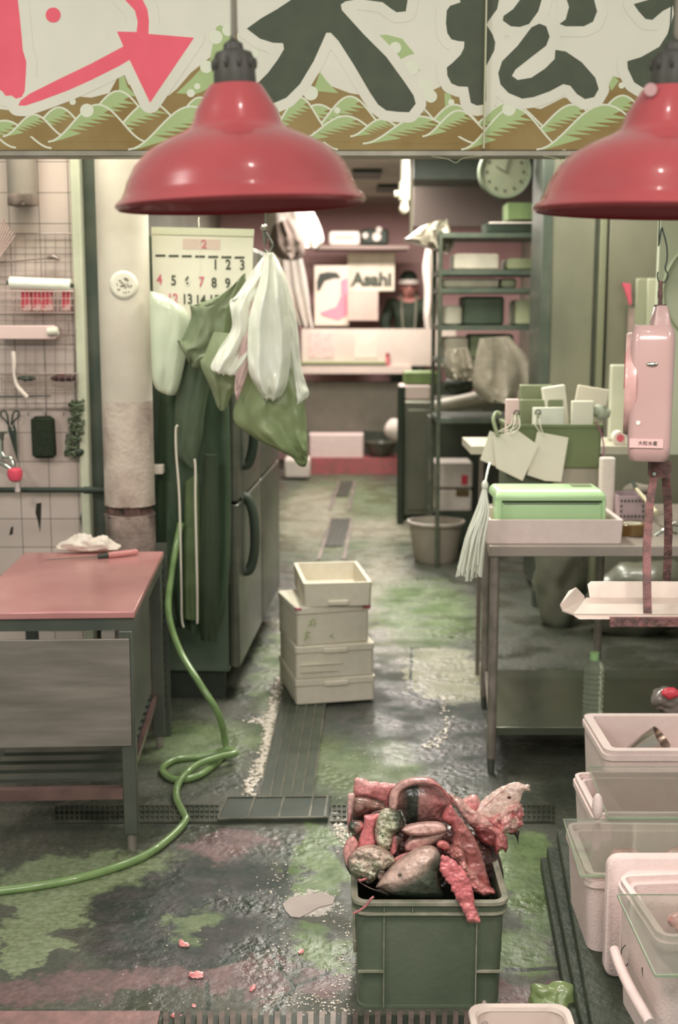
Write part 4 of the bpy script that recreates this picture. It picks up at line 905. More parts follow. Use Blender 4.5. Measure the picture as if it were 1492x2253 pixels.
# person behind the counter
def body(name, joints, edges, parent, m, root=0, sub=2):
    bm = bmesh.new(); sk_ = bm.verts.layers.skin.verify(); vs = []
    for i, j in enumerate(joints):
        v = bm.verts.new(j[0]); v[sk_].radius = (j[1], j[1]); v[sk_].use_root = i == root; vs.append(v)
    for e in edges: bm.edges.new((vs[e[0]], vs[e[1]]))
    me = bpy.data.meshes.new(name); bm.to_mesh(me); bm.free()
    o = bpy.data.objects.new(name, me); COL.objects.link(o); me.materials.append(m)
    sk = o.modifiers.new('skin', 'SKIN'); sk.use_smooth_shade = True
    sb = o.modifiers.new('smooth', 'SUBSURF'); sb.levels = sub; sb.render_levels = sub
    if parent: o.parent = parent
    return o
px_ = P(898, 700, 13.5)
pt = T('person', 'person in dark jacket and white-banded black cap, head bowed behind the far counter', 'person', (px_.x, 13.5, .32))
MB().box2((px_.x-.8, 13.12, 0), (px_.x+.6, 13.7, .318)).build('plank_platform', mat('dark_wood', (80, 74, 62), (96, 88, 72), rough=.7), None, 'low dark platform under the person behind the far counter', 'platform')
skin_m = mat('skin', (186, 130, 118), (176, 120, 110), rough=.5)
J = [((0, 0, .95), .13), ((0, 0, 1.12), .125), ((0, 0, 1.30), .15), ((0, -.01, 1.42), .11), ((0, -.02, 1.47), .055), ((0, -.06, 1.52), .075), ((0, -.07, 1.60), .088), ((0, -.05, 1.68), .06),
     ((.17, 0, 1.41), .06), ((.24, -.03, 1.20), .045), ((.22, -.20, 1.05), .036), ((.17, -.34, 1.03), .026), ((-.17, 0, 1.41), .06), ((-.25, -.03, 1.20), .045), ((-.2, -.20, 1.05), .036), ((-.13, -.34, 1.02), .026),
     ((.10, 0, .88), .09), ((.11, 0, .48), .06), ((.11, .02, .10), .04), ((.11, -.13, .04), .035), ((-.10, 0, .88), .09), ((-.11, 0, .48), .06), ((-.11, .02, .10), .04), ((-.11, -.13, .04), .035)]
E_ = [(0, 1), (1, 2), (2, 3), (3, 4), (4, 5), (5, 6), (6, 7), (3, 8), (8, 9), (9, 10), (10, 11), (3, 12), (12, 13), (13, 14), (14, 15), (0, 16), (16, 17), (17, 18), (18, 19), (0, 20), (20, 21), (21, 22), (22, 23)]
for s_, wr_ in ((1, 11), (-1, 15)):
    wx, wy, wz = J[wr_][0]
    for k in range(4):
        n_ = len(J); J += [((wx+s_*(-.03+.02*k), wy-.07, wz), .011), ((wx+s_*(-.035+.022*k), wy-.11-.008*(1-abs(k-1.4)), wz-.02), .009)]; E_ += [(wr_, n_), (n_, n_+1)]
    n_ = len(J); J += [((wx-s_*.045, wy-.03, wz), .012), ((wx-s_*.06, wy-.06, wz-.01), .010)]; E_ += [(wr_, n_), (n_, n_+1)]
body('body', J, E_, pt, skin_m)
jk = mat('dark_jacket', (48, 60, 46), (56, 68, 52), rough=.7, scale=20)
JJ = [((0, 0, .88), .16), ((0, 0, 1.12), .15), ((0, 0, 1.30), .178), ((0, -.005, 1.43), .11), ((0, -.01, 1.49), .068), ((.18, 0, 1.40), .082), ((.255, -.03, 1.20), .065), ((.225, -.19, 1.06), .052), ((-.18, 0, 1.40), .082), ((-.265, -.03, 1.20), .065), ((-.205, -.19, 1.06), .052)]
body('jacket', JJ, [(0, 1), (1, 2), (2, 3), (3, 4), (3, 5), (5, 6), (6, 7), (3, 8), (8, 9), (9, 10)], pt, jk)
TJ = [((0, 0, .92), .14), ((.10, 0, .86), .11), ((.11, 0, .48), .08), ((.11, .02, .12), .065), ((-.10, 0, .86), .11), ((-.11, 0, .48), .08), ((-.11, .02, .12), .065)]
body('trousers', TJ, [(0, 1), (1, 2), (2, 3), (0, 4), (4, 5), (5, 6)], pt, jk)
def loc_(mb): return mb
mb = MB().lathe([(.001, .125), (.05, .115), (.082, .08), (.098, .03), (.10, 0)], (0, -.06, 1.635), 28); mb.build('cap', mat('black_cap', (40, 52, 40), rough=.8), pt, local=True, solid=.004)
mb = MB().lathe([(.103, -.01), (.112, .0), (.113, .03), (.104, .045)], (0, -.06, 1.615), 28); mb.build('head_band', foam, pt, local=True, solid=.006)
MB().sph((0, -.166, 1.55), .016, 10, (1, 1, 1.5)).build('nose', skin_m, pt, local=True)
for s_ in (-1, 1):
    MB().sph((s_*.035, -.15, 1.585), .011, 10).build('eye', black, pt, local=True); MB().sph((s_*.092, -.06, 1.57), .022, 10, (.5, .8, 1.3)).build('ear', skin_m, pt, local=True)
    MB().tube([(s_*.05, -.19, 1.0), (s_*.07, -.185, 1.25), (s_*.08, -.11, 1.44), (s_*.085, 0, 1.5), (s_*.08, .1, 1.42)], .014, 8, 4).build('apron_strap', mat('grey_strap', (120, 122, 104), rough=.7), pt, local=True)
MB().box((0, -.155, 1.515), (.045, .01, .008)).build('mouth', mat('lips', (130, 80, 80), rough=.5), pt, local=True)
# ---- wall dressings at the back
BY = 13.1
t = T('brand_banner', 'pale hanging banner with dark lettering left of the person', 'banner', P(818, 640, BY))
bxp(MB(), 765, 556, 868, 640, BY, .02).build('banner_cloth', mat('banner_cloth', (222, 212, 190), (206, 196, 176), rough=.7, scale=6), t)
text('Asahi', .19, P(818, 616, BY-.006), mat('banner_ink', (66, 74, 60), rough=.6), t, 'banner_lettering', .003, bold=.008)
bxp(MB(), 765, 640, 832, 705, BY-.2, .25).build('stacked_cartons', mat('carton_beige', (188, 170, 156), (170, 152, 140), rough=.7, scale=3), None, 'beige boxes stacked beneath the lettered banner', 'boxes')
t = T('framed_poster', 'poster with a pale shape on black and pink near the hanging sheets', 'poster', P(728, 715, BY-.1))
bxp(MB(), 692, 584, 768, 716, BY-.1, .03).build('poster_sheet', mat('poster_cream', (208, 196, 178), rough=.6), t)
def pp(pts, Y, m_, nm, lab=None): MB().prism([P(x, y, Y) for x, y in pts], (0, .004, 0)).build(nm, m_, t, label=lab)
pp([(697, 620), (703, 602), (722, 598), (742, 600), (750, 612), (735, 612), (715, 618), (703, 640), (698, 640)], BY-.106, mat('poster_black', (52, 56, 48), rough=.6), 'printed_shape', 'black printed arc'); pp([(750, 618), (765, 610), (768, 690), (745, 705), (710, 695), (704, 688), (740, 675), (750, 650)], BY-.107, mat('poster_pink', (220, 130, 144), rough=.6), 'printed_shape', 'pink printed swoosh')
for i, (rows, Yb, lab, m_) in enumerate([([(612, 550, 660, 548), (616, 620, 676, 620), (640, 680, 684, 690), (655, 716, 690, 722)], 11.2, 'left whitish plastic sheet hanging beside the refrigerator far down the shop', foam),
    ([(590, 468, 690, 466), (586, 500, 706, 500), (600, 530, 712, 530), (640, 545, 700, 548)], 10.2, 'puffy white plastic bags hung high behind the left lamp', foam),
    ([(600, 500, 640, 480), (592, 540, 670, 530), (610, 565, 668, 562), (630, 572, 655, 572)], 9.9, 'grey brown sack hanging high beside the bag hook', mat('grey_brown_sack', (128, 112, 102), (110, 96, 88), rough=.8)),
    ([(925, 500, 985, 482), (900, 520, 990, 500), (890, 530, 1000, 540), (940, 545, 985, 560)], 8.05, 'crumpled pale plastic draped over the top left of the shelf rack', mat('grey_film', (170, 160, 144), (150, 142, 126), rough=.3, coat=.4, bump=.3, scale=8)),
    ([(938, 540, 965, 540), (930, 590, 968, 590), (934, 640, 970, 650), (932, 690, 968, 700), (935, 722, 966, 724)], 10.5, 'tall cluster of white plastic bags hanging right of the person', foam),
    ([(1055, 745, 1120, 740), (1045, 790, 1170, 800), (1040, 850, 1180, 860), (1060, 880, 1150, 885)], 7.55, 'large grey translucent plastic bag slumped on the right of the shelf rack', MATS['grey_film'] if 'grey_film' in MATS else foam),
    ([(985, 770, 1030, 765), (975, 800, 1045, 800), (980, 825, 1048, 828), (990, 836, 1040, 836)], 7.7, 'pale crumpled plastic bag on the steel cabinet behind the rack pole', MATS.get('grey_film', foam))]):
    hpz = drape(rows, Yb, .14 if i != 0 else .05, 3, .05, seed=50+i).build('hanging_plastic', m_, None, lab, 'plastic')
    if i in (0, 1, 2, 4):
        tp_ = P((rows[0][0]+rows[0][2])/2, rows[0][1]+3, Yb); cd_ = MB().cyl(tp_, Vector((tp_.x, tp_.y, 2.8)), .004, seg=6).build('hanging_cord', foam, None); cd_.parent = hpz; cd_.location = cd_.location-hpz.location
bxp(MB(), 690, 540, 900, 548, BY-.3, .5).build('wall_shelf', mat('shelf_brown', (132, 116, 106), rough=.6), None, 'brown wall shelf carrying the lit sign and black device', 'shelf')
t = T('white_lit_sign', 'small white rounded sign with a green line standing on the wall shelf', 'sign', P(757, 538, BY-.2))
bxp(MB(), 724, 508, 792, 539, BY-.2, .08).build('sign_box', mat('lit_white', (232, 224, 206), emit=.35), t, bevel=.03)
bxp(MB(), 736, 520, 780, 526, BY-.205, .004).build('sign_line', mat('line_green', (150, 176, 130), rough=.5), t)
t = T('black_device', 'black device with pale round dials beside the small white sign', 'device', P(825, 540, BY-.2))
bxp(MB(), 795, 503, 855, 539, BY-.2, .2).build('device_body', black, t, bevel=.03)
for x, y, r in ((804, 518, .03), (829, 521, .045), (834, 505, .03)): MB().cyl(P(x, y, BY-.22), P(x, y, BY-.19), r, seg=20).build('device_dial', foam, t)
# ceiling strips, pipe, hood
for y_, x0, x1, lab in ((380, 775, 838, 'nearer dark slot in the pale shop ceiling'), (412, 830, 880, 'further dark slot in the pale shop ceiling')):
    p0 = F(x0, y_, 2.8) if False else None
    v = ray(x0, y_); tt = (2.795-CAMZ)/v.z; v2 = ray(x1, y_); t2 = (2.795-CAMZ)/v2.z
    MB().box2((v.x*tt, v.y*tt-.25, 2.77), (v2.x*t2, v.y*tt+.25, 2.80)).build('ceiling_slot', black, None, lab, 'ceiling vent')
t = T('white_ceiling_pipe', 'white pipe with a side branch dropping from the shop ceiling', 'pipe', P(892, 465, 8.2))
MB().cyl(P(893, 320, 8.2), P(889, 458, 8.2), .028, seg=16).sph(P(889, 460, 8.2), .034).build('pipe_body', mat('pipe_cream', (232, 222, 200), rough=.4), t)
MB().cyl(P(868, 427, 8.2), P(893, 425, 8.2), .022, seg=14).cyl(P(890, 400, 8.2), P(889, 440, 8.2), .038, seg=16).build('pipe_branch', MATS['pipe_cream'], t)
MB().cyl(Vector((P(905, 520, 8.6).x, 8.6, 2.8)), P(905, 520, 8.6), .012, seg=10).build('thin_conduit', mat('conduit_grey', (150, 142, 124), rough=.5), None, 'thin grey conduit running down beside the white ceiling pipe', 'conduit')
MB().box2((P(905, 960, 8.7).x, 8.7, P(0, 394, 8.7).z), (P(1062, 960, 8.7).x, 9.2, 2.8)).build('duct_box', mat('duct_dark', (66, 76, 66), (76, 84, 74), rough=.5), None, 'dark box duct under the shop ceiling left of the clock', 'duct')
MB().box2((P(905, 960, 9.6).x, 9.6, P(0, 498, 9.6).z), (P(1300, 960, 9.6).x, 9.8, 2.8)).build('extractor_hood', mat('hood_brown', (128, 112, 106), (116, 106, 98), rough=.6, scale=3), None, 'brown grey hood panel behind the clock and shelf rack', 'hood')
bxp(MB(), 1180, 300, 1500, 480, 9.4, .1).build('upper_panel', mat('panel_olive', (104, 108, 86), (92, 98, 80), rough=.6, scale=3), None, 'olive upper wall panel to the right of the clock', 'panel')
# clock
cc_ = P(1111, 378, 7.3); R = 57/FPX*7.3
t = T('wall_clock', 'round dull green wall clock hanging above the shelf rack', 'clock', cc_)
rx = Matrix.Rotation(PI/2, 3, 'X')
MB().lathe([(0.001, 0), (R*.86, 0)], cc_, 48, rot=rx).build('clock_face', mat('clock_face', (118, 120, 98), (108, 112, 90), rough=.7), t, solid=.004, smooth=False)
MB().lathe([(R*.85, .0), (R*.88, .025), (R*.97, .03), (R, .0), (R, -.04), (R*.85, -.04)], cc_, 48, rot=rx).build('clock_rim', mat('clock_rim', (84, 92, 72), rough=.6), t)
mb = MB()
for i in range(12):
    a = i*PI/6; p = cc_+Vector((R*.68*math.sin(a), -.006, R*.68*math.cos(a))); mb.sph(p, R*.055, 8, (1, .3, 1))
mb.build('hour_marks', mat('clock_ink', (64, 72, 56), rough=.6), t)
for a, ln in ((-1.05, .42), (.25, .62)): MB().bar(cc_+Vector((0, -.012, 0)), cc_+Vector((R*ln*math.sin(a), -.012, R*ln*math.cos(a))), .01, .003).build('clock_hand', MATS['clock_ink'], t)

# ------------------------------------------------------------------ shelf rack
RY = 7.75
xl, xr = P(967, 900, RY).x-.005, P(1203, 700, RY).x
t = T('shelf_rack', 'tall dark steel shelf rack with loaded shelves beside the aisle', 'shelf rack', ((xl+xr)/2, RY+.25, 0))
zt_ = P(0, 508, RY).z
pole_m = mat('rack_pole', (84, 90, 78), (104, 108, 92), rough=.4, metal=.3, scale=20)
for x, y in ((xl, RY), (xr, RY), (xl, RY+.5), (xr, RY+.5)): MB().cyl((x, y, 0), (x, y, zt_), .014, seg=12).build('rack_pole', pole_m, t)
shz = [P(0, y, RY).z for y in (512, 594, 634, 716, 790, 920)]
for z in shz: MB().box2((xl-.01, RY-.012, z-.03), (xr+.01, RY+.51, z)).build('rack_shelf', mat('rack_shelf_dark', (72, 84, 72), (86, 94, 80), rough=.5, scale=10), t)
shc = [('white_carton', 1000, 545, 1098, 592, (200, 192, 174), 'white carton on the second shelf of the rack'), ('green_carton', 1118, 556, 1178, 592, (140, 146, 112), 'green carton on the second shelf of the rack, right side'), ('white_tray_stack', 978, 600, 1098, 632, (196, 188, 170), 'white trays on the third shelf of the rack'),
       ('pale_tub', 1104, 600, 1138, 632, (160, 164, 136), 'pale round-edged tub at the middle of the third rack shelf'), ('dark_tub', 1020, 640, 1110, 714, (70, 82, 66), 'dark tub on the fourth shelf of the rack'), ('white_tub', 978, 660, 1018, 714, (190, 184, 166), 'small white tub at the left end of the fourth rack shelf'),
       ('pale_green_box', 1136, 648, 1178, 714, (170, 174, 140), 'pale green box at the right of the fourth rack shelf'), ('olive_crate', 1036, 724, 1130, 788, (112, 122, 92), 'olive crate on the fifth shelf of the rack'), ('white_sack', 978, 730, 1032, 788, (190, 182, 164), 'white sack at the left of the fifth rack shelf')]
for nm, x0, y0, x1, y1, c_, lab in shc:
    a, b = P(x0, y0, RY+.05), P(x1, y1, RY+.05); zz = min(shz, key=lambda s: abs(s-b.z)); w = b.x-a.x
    if w < .05: w = .08
    MB().rbox(w, .32, max(.05, a.z-zz-.035), .03 if 'tub' in nm or 'sack' in nm else .006, c=((a.x+b.x)/2, RY+.22, zz+.001), e=.012).build(nm, mat(nm+'_m', c_, tuple(int(v*.88) for v in c_), rough=.6, scale=8), None, lab, nm.split('_')[-1])
t = T('black_tray', 'black tray of pale packages on top of the shelf rack', 'tray', P(1138, 510, RY+.1))
a, b = P(1070, 488, RY+.05), P(1206, 511, RY+.05)
MB().obox(b.x-a.x, .3, .05, .012, .008, .03, .01, c=((a.x+b.x)/2, RY+.22, zt_+.001)).build('tray_body', black, t); MB().rbox(b.x-a.x-.05, .24, .04, .02, c=((a.x+b.x)/2, RY+.22, zt_+.02)).build('tray_filling', foam, t)
bxp(MB(), 1118, 446, 1200, 482, 7.9, .25).build('green_carton', mat('gc2', (104, 122, 78), (90, 108, 68), rough=.6), None, 'dark green carton hung above the black tray near the red lamp', 'carton')

# steel cabinet, bucket, drawers, things on the cabinet
CX0 = P(889, 1140, 9.5).x; CY0 = 9.5
t = T('steel_cabinet', 'low grey steel cabinet standing beside the aisle behind the rack pole', 'cabinet', (CX0+.4, CY0+.3, 0))
ztc = P(0, 884, CY0).z
MB().box2((CX0, CY0, .06), (CX0+.85, CY0+.7, ztc)).build('cabinet_body', mat('cabinet_grey', (110, 112, 98), (122, 122, 106), rough=.4, metal=.3, scale=3), t, bevel=.01)
MB().box2((CX0+.02, CY0-.015, .1), (CX0+.28, CY0, ztc-.06)).build('cabinet_door', MATS['cabinet_grey'], t, bevel=.006); MB().box2((CX0+.31, CY0-.015, .1), (CX0+.6, CY0, ztc-.06)).build('cabinet_door', MATS['cabinet_grey'], t, bevel=.006)
for x_, y_ in ((.03, .03), (.78, .03), (.03, .63), (.78, .63)): MB().box2((CX0+x_, CY0+y_, 0), (CX0+x_+.04, CY0+y_+.04, .06)).build('cabinet_foot', black, t)
MB().cyl((CX0-.03, CY0-.05, 0), (CX0-.03, CY0-.05, P(0, 850, CY0).z), .03, seg=14).build('dark_pipe', black, None, 'dark upright pipe at the aisle corner of the low steel cabinet', 'pipe')
def onc_(x0, y0, x1, m_, nm, lab, cat, Y=9.7, r=.02, d=.3):
    a, b = P(x0, y0, Y), P(x1, 880, Y); MB().rbox(b.x-a.x, d, a.z-ztc, r, c=((a.x+b.x)/2, Y+d/2, ztc+.001), e=.01).build(nm, m_, None, lab, cat)
onc_(880, 848, 948, mat('pink_cream', (212, 192, 184), rough=.6), 'pale_carton', 'pale pinkish carton at the aisle end of the low steel cabinet', 'carton')
a = P(925, 850, 9.72); MB().rbox(.26, .25, .10, .02, c=(P(925, 960, 9.72).x, 9.85, P(0, 846, 9.72).z), e=.01).build('green_tub', mat('leaf_green', (122, 142, 88), (104, 124, 72), rough=.5), None, 'bright green tub on the pale carton beside the rack pole', 'tub')
t = T('pale_roll', 'long pale roll lying tilted on the steel cabinet behind the rack pole', 'roll', P(1010, 905, 8.9))
MB().cyl(P(958, 898, 9.0), P(1078, 872, 8.9), .055, seg=24).build('roll_body', mat('roll_cream', (204, 196, 178), (190, 182, 164), rough=.5), t)
MB().cyl(P(948, 900, 9.0), P(958, 898, 9.0), .02, seg=12).build('roll_core', foam, t)
mb = MB().sph(P(1010, 848, 9.1), .115, 24, (1, .9, .65)); mb.build('black_round_pot', mat('pot_black', (44, 54, 42), rough=.5), None, 'black rounded pot sitting above the long pale roll', 'pot')
MB().box2((P(950, 960, 8.7).x, 8.80, 0), (P(1045, 960, 8.7).x+.15, 9.2, P(0, 920, 8.85).z)).build('dark_locker', mat('locker_dark', (72, 80, 68), (84, 90, 76), rough=.5, scale=4), None, 'dark locker under the long pale roll', 'locker')
t = T('white_drawer_box', 'white two-part box with a red mark behind the bucket', 'box', P(998, 1125, 8.4))
zz = P(0, 1126, 8.4).z
bxp(MB(), 952, 1018, 1040, 1074, 8.4, .3).build('upper_drawer', foam, t, bevel=.015); bxp(MB(), 958, 1078, 1038, 1126, 8.4, .3).build('lower_drawer', foam, t, bevel=.015)
bxp(MB(), 1016, 1046, 1029, 1066, 8.39, .012).build('red_mark', mat('red_mark', (206, 60, 76), rough=.5), t); bxp(MB(), 1004, 1078, 1032, 1092, 8.39, .012).build('brown_recess', mat('brown_recess', (96, 78, 44), rough=.6), t)
MB().box2((P(950, 960, 8.4).x, 8.4, 0), (P(1045, 960, 8.4).x, 8.7, zz-.001)).build('low_stand', mat('stand_dark', (60, 70, 56), rough=.7), None, 'dark low stand under the white two-part box', 'stand')
b_ = F(958, 1248); bm_ = mat('bucket_grey', (168, 156, 144), (150, 142, 130), rough=.45, scale=4)
t = T('bucket', 'grey plastic bucket standing on the floor behind the rack pole', 'bucket', b_)
b_ = Vector((P(958, 1248, 8.0).x, 8.0, 0)); hb = P(0, 1145, 8.0).z; Rb = 62/FPX*8.0; cb = b_.copy()
MB().lathe([(Rb*.72, 0), (Rb*.78, .02), (Rb*.98, hb), (Rb*.94, hb), (Rb*.74, .03)], cb, 40, True, True).build('bucket_body', bm_, t); MB().lathe([(Rb*.97, hb-.02), (Rb*1.05, hb-.015), (Rb*1.05, hb), (Rb*.97, hb+.003)], cb, 40).build('bucket_rim', bm_, t)
for o_ in list(bpy.data.objects):
    if o_.name.startswith('shelf_rack'): pass

# tall steel freezer with doors on the right
FY = 6.7; x0 = P(1212, 600, FY).x; x1 = P(1316, 600, FY).x; x2 = P(1336, 600, FY).x; x3 = P(1540, 600, FY).x
t = T('steel_freezer', 'tall stainless freezer with two doors filling the right background', 'freezer', ((x0+x3)/2, FY+.35, 0))
sfm = mat('freezer_steel', (148, 146, 128), (122, 122, 106), rough=.3, metal=.4, scale=2, stretch=(1, 1, .6))
MB().box2((x0, FY+.03, .05), (x3, FY+.7, 2.6)).build('freezer_body', steeld, t)
MB().box2((x0, FY, .1), (x1-.02, FY+.03, 2.55)).build('freezer_door', sfm, t, bevel=.008); MB().box2((x2+.005, FY, .1), (x3, FY+.03, 2.55)).build('freezer_door', sfm, t, bevel=.008)
MB().box2((x1, FY-.03, .1), (x2-.012, FY+.03, 2.55)).build('door_edge_strip', mat('strip_olive', (134, 136, 112), rough=.4, metal=.3), t, bevel=.005)
MB().box2((x0-.05, FY-.02, 0), (x0, FY+.06, 2.6)).build('dark_post', dkm, t)
MB().box2((x0+.0, FY+.1, 0), (x0+.05, FY+.2, .05)).box2((x3-.1, FY+.1, 0), (x3-.05, FY+.2, .05)).build('freezer_feet', black, t)
for x, y, w, h, c_, lab in ((1400, 612, 22, 108, (150, 152, 128), 'left clear hanging sleeve on the freezer'), (1424, 612, 26, 122, (178, 180, 154), 'right pale hanging sleeve on the freezer, next to the scale')):
    bxp(MB(), x, y, x+w, y+h, FY-.06, .02).build('hanging_sleeve', mat('sleeve%d' % x, c_, rough=.3, coat=.3), None, lab, 'sleeve', bevel=.008)
MB().prism([P(x, y, FY-.08) for x, y in ((1369, 622), (1388, 624), (1390, 668), (1386, 672), (1376, 640))], (0, .02, 0)).build('pink_clip', mat('clip_pink', (204, 90, 108), rough=.5), None, 'pink clip hanging on the freezer door left of the sleeves', 'clip')
bxp(MB(), 1384, 676, 1404, 780, FY-.05, .02).build('pinkish_sleeve', mat('sleeve_pinkish', (166, 140, 136), (150, 140, 124), rough=.4), None, 'pinkish hanging sleeve under the pink clip', 'sleeve')
# pale green board with a ring behind the scale
GY = 5.3
t = T('pale_board', 'pale green board with a round rim mark behind the scale', 'board', P(1530, 900, GY))
bxp(MB(), 1455, 440, 1700, 1000, GY, .03).build('board_panel', mat('pale_green_board', (192, 196, 172), (182, 188, 164), rough=.5, scale=2), t)
g_ = P(1575, 640, GY); MB().lathe([(.218, 0), (.224, .008), (.230, 0)], g_, 64, rot=rx).build('round_rim', mat('rim_green', (150, 160, 130), rough=.5), t)
# ------------------------------------------------------------------ right work table
tz = .83
fl = F(1076, 1201, tz); TY0 = fl.y; TX0 = fl.x; TY1 = TY0+.95; skx = (F(1058, 1120, tz).x-TX0)/(F(1058, 1120, tz).y-TY0)
t = T('steel_work_table', 'long stainless table with open lower shelf carrying the green sealer at right', 'table', (TX0+.5, TY0+.4, 0))
def skew_box(mb, xa, xb, ya, yb, z0, z1):
    pts = [Vector((xa+skx*(ya-TY0), ya, z0)), Vector((xb, ya, z0)), Vector((xb, yb, z0)), Vector((xa+skx*(yb-TY0), yb, z0))]
    return mb.prism(pts, (0, 0, z1-z0))
skew_box(MB(), TX0, TX0+1.2, TY0, TY1, tz-.038, tz).build('table_top', mat('table_steel', (182, 168, 158), (158, 148, 138), rough=.3, metal=.35, scale=3, bump=.03), t, bevel=.003)
leg_m = mat('leg_steel', (156, 144, 136), (130, 122, 112), rough=.32, metal=.4, scale=20)
for x, y in ((TX0+.026, TY0+.03), (TX0+.022+skx*.8, TY0+.75), (P(1319, 1300, TY0+.75).x, TY0+.75), (TX0+1.15, TY0+.03)):
    lg = MB().cyl((x, y, .055), (x, y, tz-.038), .0165, seg=18).build('table_leg', leg_m, t)
    MB().cyl((x, y, 0), (x, y, .056), .012, .014, seg=14).build('leg_foot', steeld, lg)
sz = P(1110, 1601, TY0+.03).z
skew_box(MB(), TX0+.035, TX0+1.15, TY0+.035, TY0+.75, sz-.03, sz).build('lower_shelf', mat('shelf_wet_steel', (104, 106, 92), (86, 94, 80), rough=.22, metal=.5, scale=3), t, bevel=.002)
MB().bar((TX0+.03, TY0+.05, sz-.01), (TX0+.03+skx*.8, TY0+.73, sz-.01), .02, .02).build('side_rail', leg_m, t)
# bottle
b_ = Vector((P(1303, 1598, TY0+.13).x, TY0+.13, sz+.001)); s_ = 1/FPX*(TY0+.13)
t = T('plastic_bottle', 'clear ribbed plastic bottle with pale green cap on the lower shelf', 'bottle', b_)
prof = [(8, 0), (21, 0), (23, 4), (23.5, 12)]
for i in range(8): prof += [(23, 18+i*12), (20.6, 22+i*12), (20.6, 24+i*12), (23, 27+i*12)]
prof += [(23, 118), (20, 128), (13, 137), (8.5, 143), (8.5, 150)]
pet = mat('clear_bottle_plastic', (196, 204, 182), rough=.12, trans=.75, alpha=.75, ior=1.2)
MB().lathe([(r*s_, z*s_) for r, z in prof], b_, 32, True, True).build('bottle_body', pet, t)
MB().cyl(b_+Vector((0, 0, 137*s_)), b_+Vector((0, 0, 156*s_)), 10.5*s_, seg=24).build('bottle_cap', mat('pale_green_cap', (150, 186, 128), rough=.4), t)
# foam tray with green sealer
a = F(1070, 1197, tz); b = F(1368, 1195, tz); w = b.x-a.x; ty = a.y; th = .083; dpt = .30
rt = T('foam_tray', 'shallow white foam tray holding the green sealer on the steel table', 'tray', ((a.x+b.x)/2, ty+dpt/2, tz+.001))
MB().obox(w, dpt, th, .018, .012, .008, .004, c=((a.x+b.x)/2, ty+dpt/2, tz+.001)).build('tray_body', foamp, rt)
gs = mat('sealer_green', (186, 218, 166), (178, 210, 158), rough=.35, scale=5, coat=.2); gs2 = mat('sealer_dark_green', (116, 122, 90), (124, 132, 98), rough=.4)
sy_ = ty+.05; sx0 = P(1097, 1100, sy_).x; sx1 = P(1332, 1100, sy_).x; zt2 = P(0, 1072, sy_+.03).z
t = T('bag_sealer', 'mint green bag sealing machine lying in the white foam tray', 'sealer', ((sx0+sx1)/2, sy_+.1, tz+.014))
zb2 = tz+.014; zm = P(0, 1104, sy_).z
MB().box2((sx0, sy_, zb2), (sx1, sy_+.17, zm-.004)).build('sealer_base', gs, t, bevel=.008)
MB().box2((sx0+.01, sy_+.006, zm-.005), (sx1-.01, sy_+.16, zm+.008)).build('sealing_gap', black, t)
MB().box2((sx0+.02, sy_-.001, zm-.010), (sx1-.02, sy_+.003, zm-.006)).build('steel_strip', chrome, t)
cx_ = (sx0+sx1)/2
MB().rings([[Vector((x, y, z)) for x, y in ((sx0-.012+e, y0_), (sx1+.0-e, y0_), (sx1+.0-e, y1_), (sx0-.012+e, y1_))] for z, y0_, y1_, e in ((zm+.004, sy_-.012, sy_+.19, 0), (zm+.020, sy_-.014, sy_+.192, 0), (zm+.030, sy_-.004, sy_+.185, .004), (zm+.040, sy_+.03, sy_+.17, .012))]).build('sealer_lid', gs, t, bevel=.004)
MB().box2((sx0-.012, sy_-.012, zb2), (sx0+.012, sy_+.03, zm+.01)).build('end_block', gs, t, bevel=.006); MB().box2((sx1-.012, sy_-.012, zb2), (sx1+.002, sy_+.03, zm+.01)).build('end_block', gs, t, bevel=.006)
MB().box2((sx1-.10, sy_+.09, zm+.036), (sx1-.03, sy_+.14, zm+.043)).build('lid_slot', gs2, t)
# things on the table to the right of the tray
t_ = T('tape_roll', 'brown roll of tape lying on the steel table right of the foam tray', 'tape', F(1398, 1182, tz)+Vector((0, .05, .0005)))
MB().lathe([(.03, 0), (.048, 0), (.05, .002), (.05, .040), (.048, .042), (.03, .042), (.03, 0)], F(1398, 1182, tz)+Vector((0, .05, .0005)), 36).build('tape_wound', mat('brown_tape', (120, 92, 44), (104, 78, 36), rough=.3, coat=.4), t_)
MB().lathe([(.027, 0), (.031, 0), (.031, .043), (.027, .043), (.027, 0)], F(1398, 1182, tz)+Vector((0, .05, .0005)), 36).build('tape_core', paper, t_)
p_ = F(1390, 1146, tz)
t = T('perforated_basket', 'small pinkish perforated basket on the steel table behind the tape', 'basket', p_)
wB = 64/FPX*p_.y; mb = MB().obox(wB, .14, .095, .006, .006, .01, .006, c=(p_.x, p_.y+.07, tz+.001)); mb.build('basket_body', mat('lilac_plastic', (176, 154, 158), (166, 146, 150), rough=.4), t)
mb = MB()
for i in range(7):
    for j in (0, 1, 2, 3): 
        if j in (0, 3) or i in (0, 6): mb.box((p_.x-wB/2+.013+i*(wB-.026)/6, p_.y-.003, tz+.018+j*.02), (.006, .004, .009))
mb.build('basket_holes', black, t)
MB().rbox(33/FPX*4.75, .05, P(0, 1008, 4.75).z-tz, .012, c=(P(1341, 960, 4.75).x, 4.77, tz+.001)).build('white_bottle_box', foam, None, 'tall narrow white carton standing between the green crate and the scale straps', 'carton')
mb = MB().sph(P(1405, 1078, 4.85), .055, 20, (1.3, .8, .35)); mb.noise(.02, 16, 2); mb.build('grey_rag', mat('grey_rag', (134, 124, 112), (110, 104, 94), rough=.9, scale=20), None, 'crumpled grey rag above the perforated basket', 'rag')
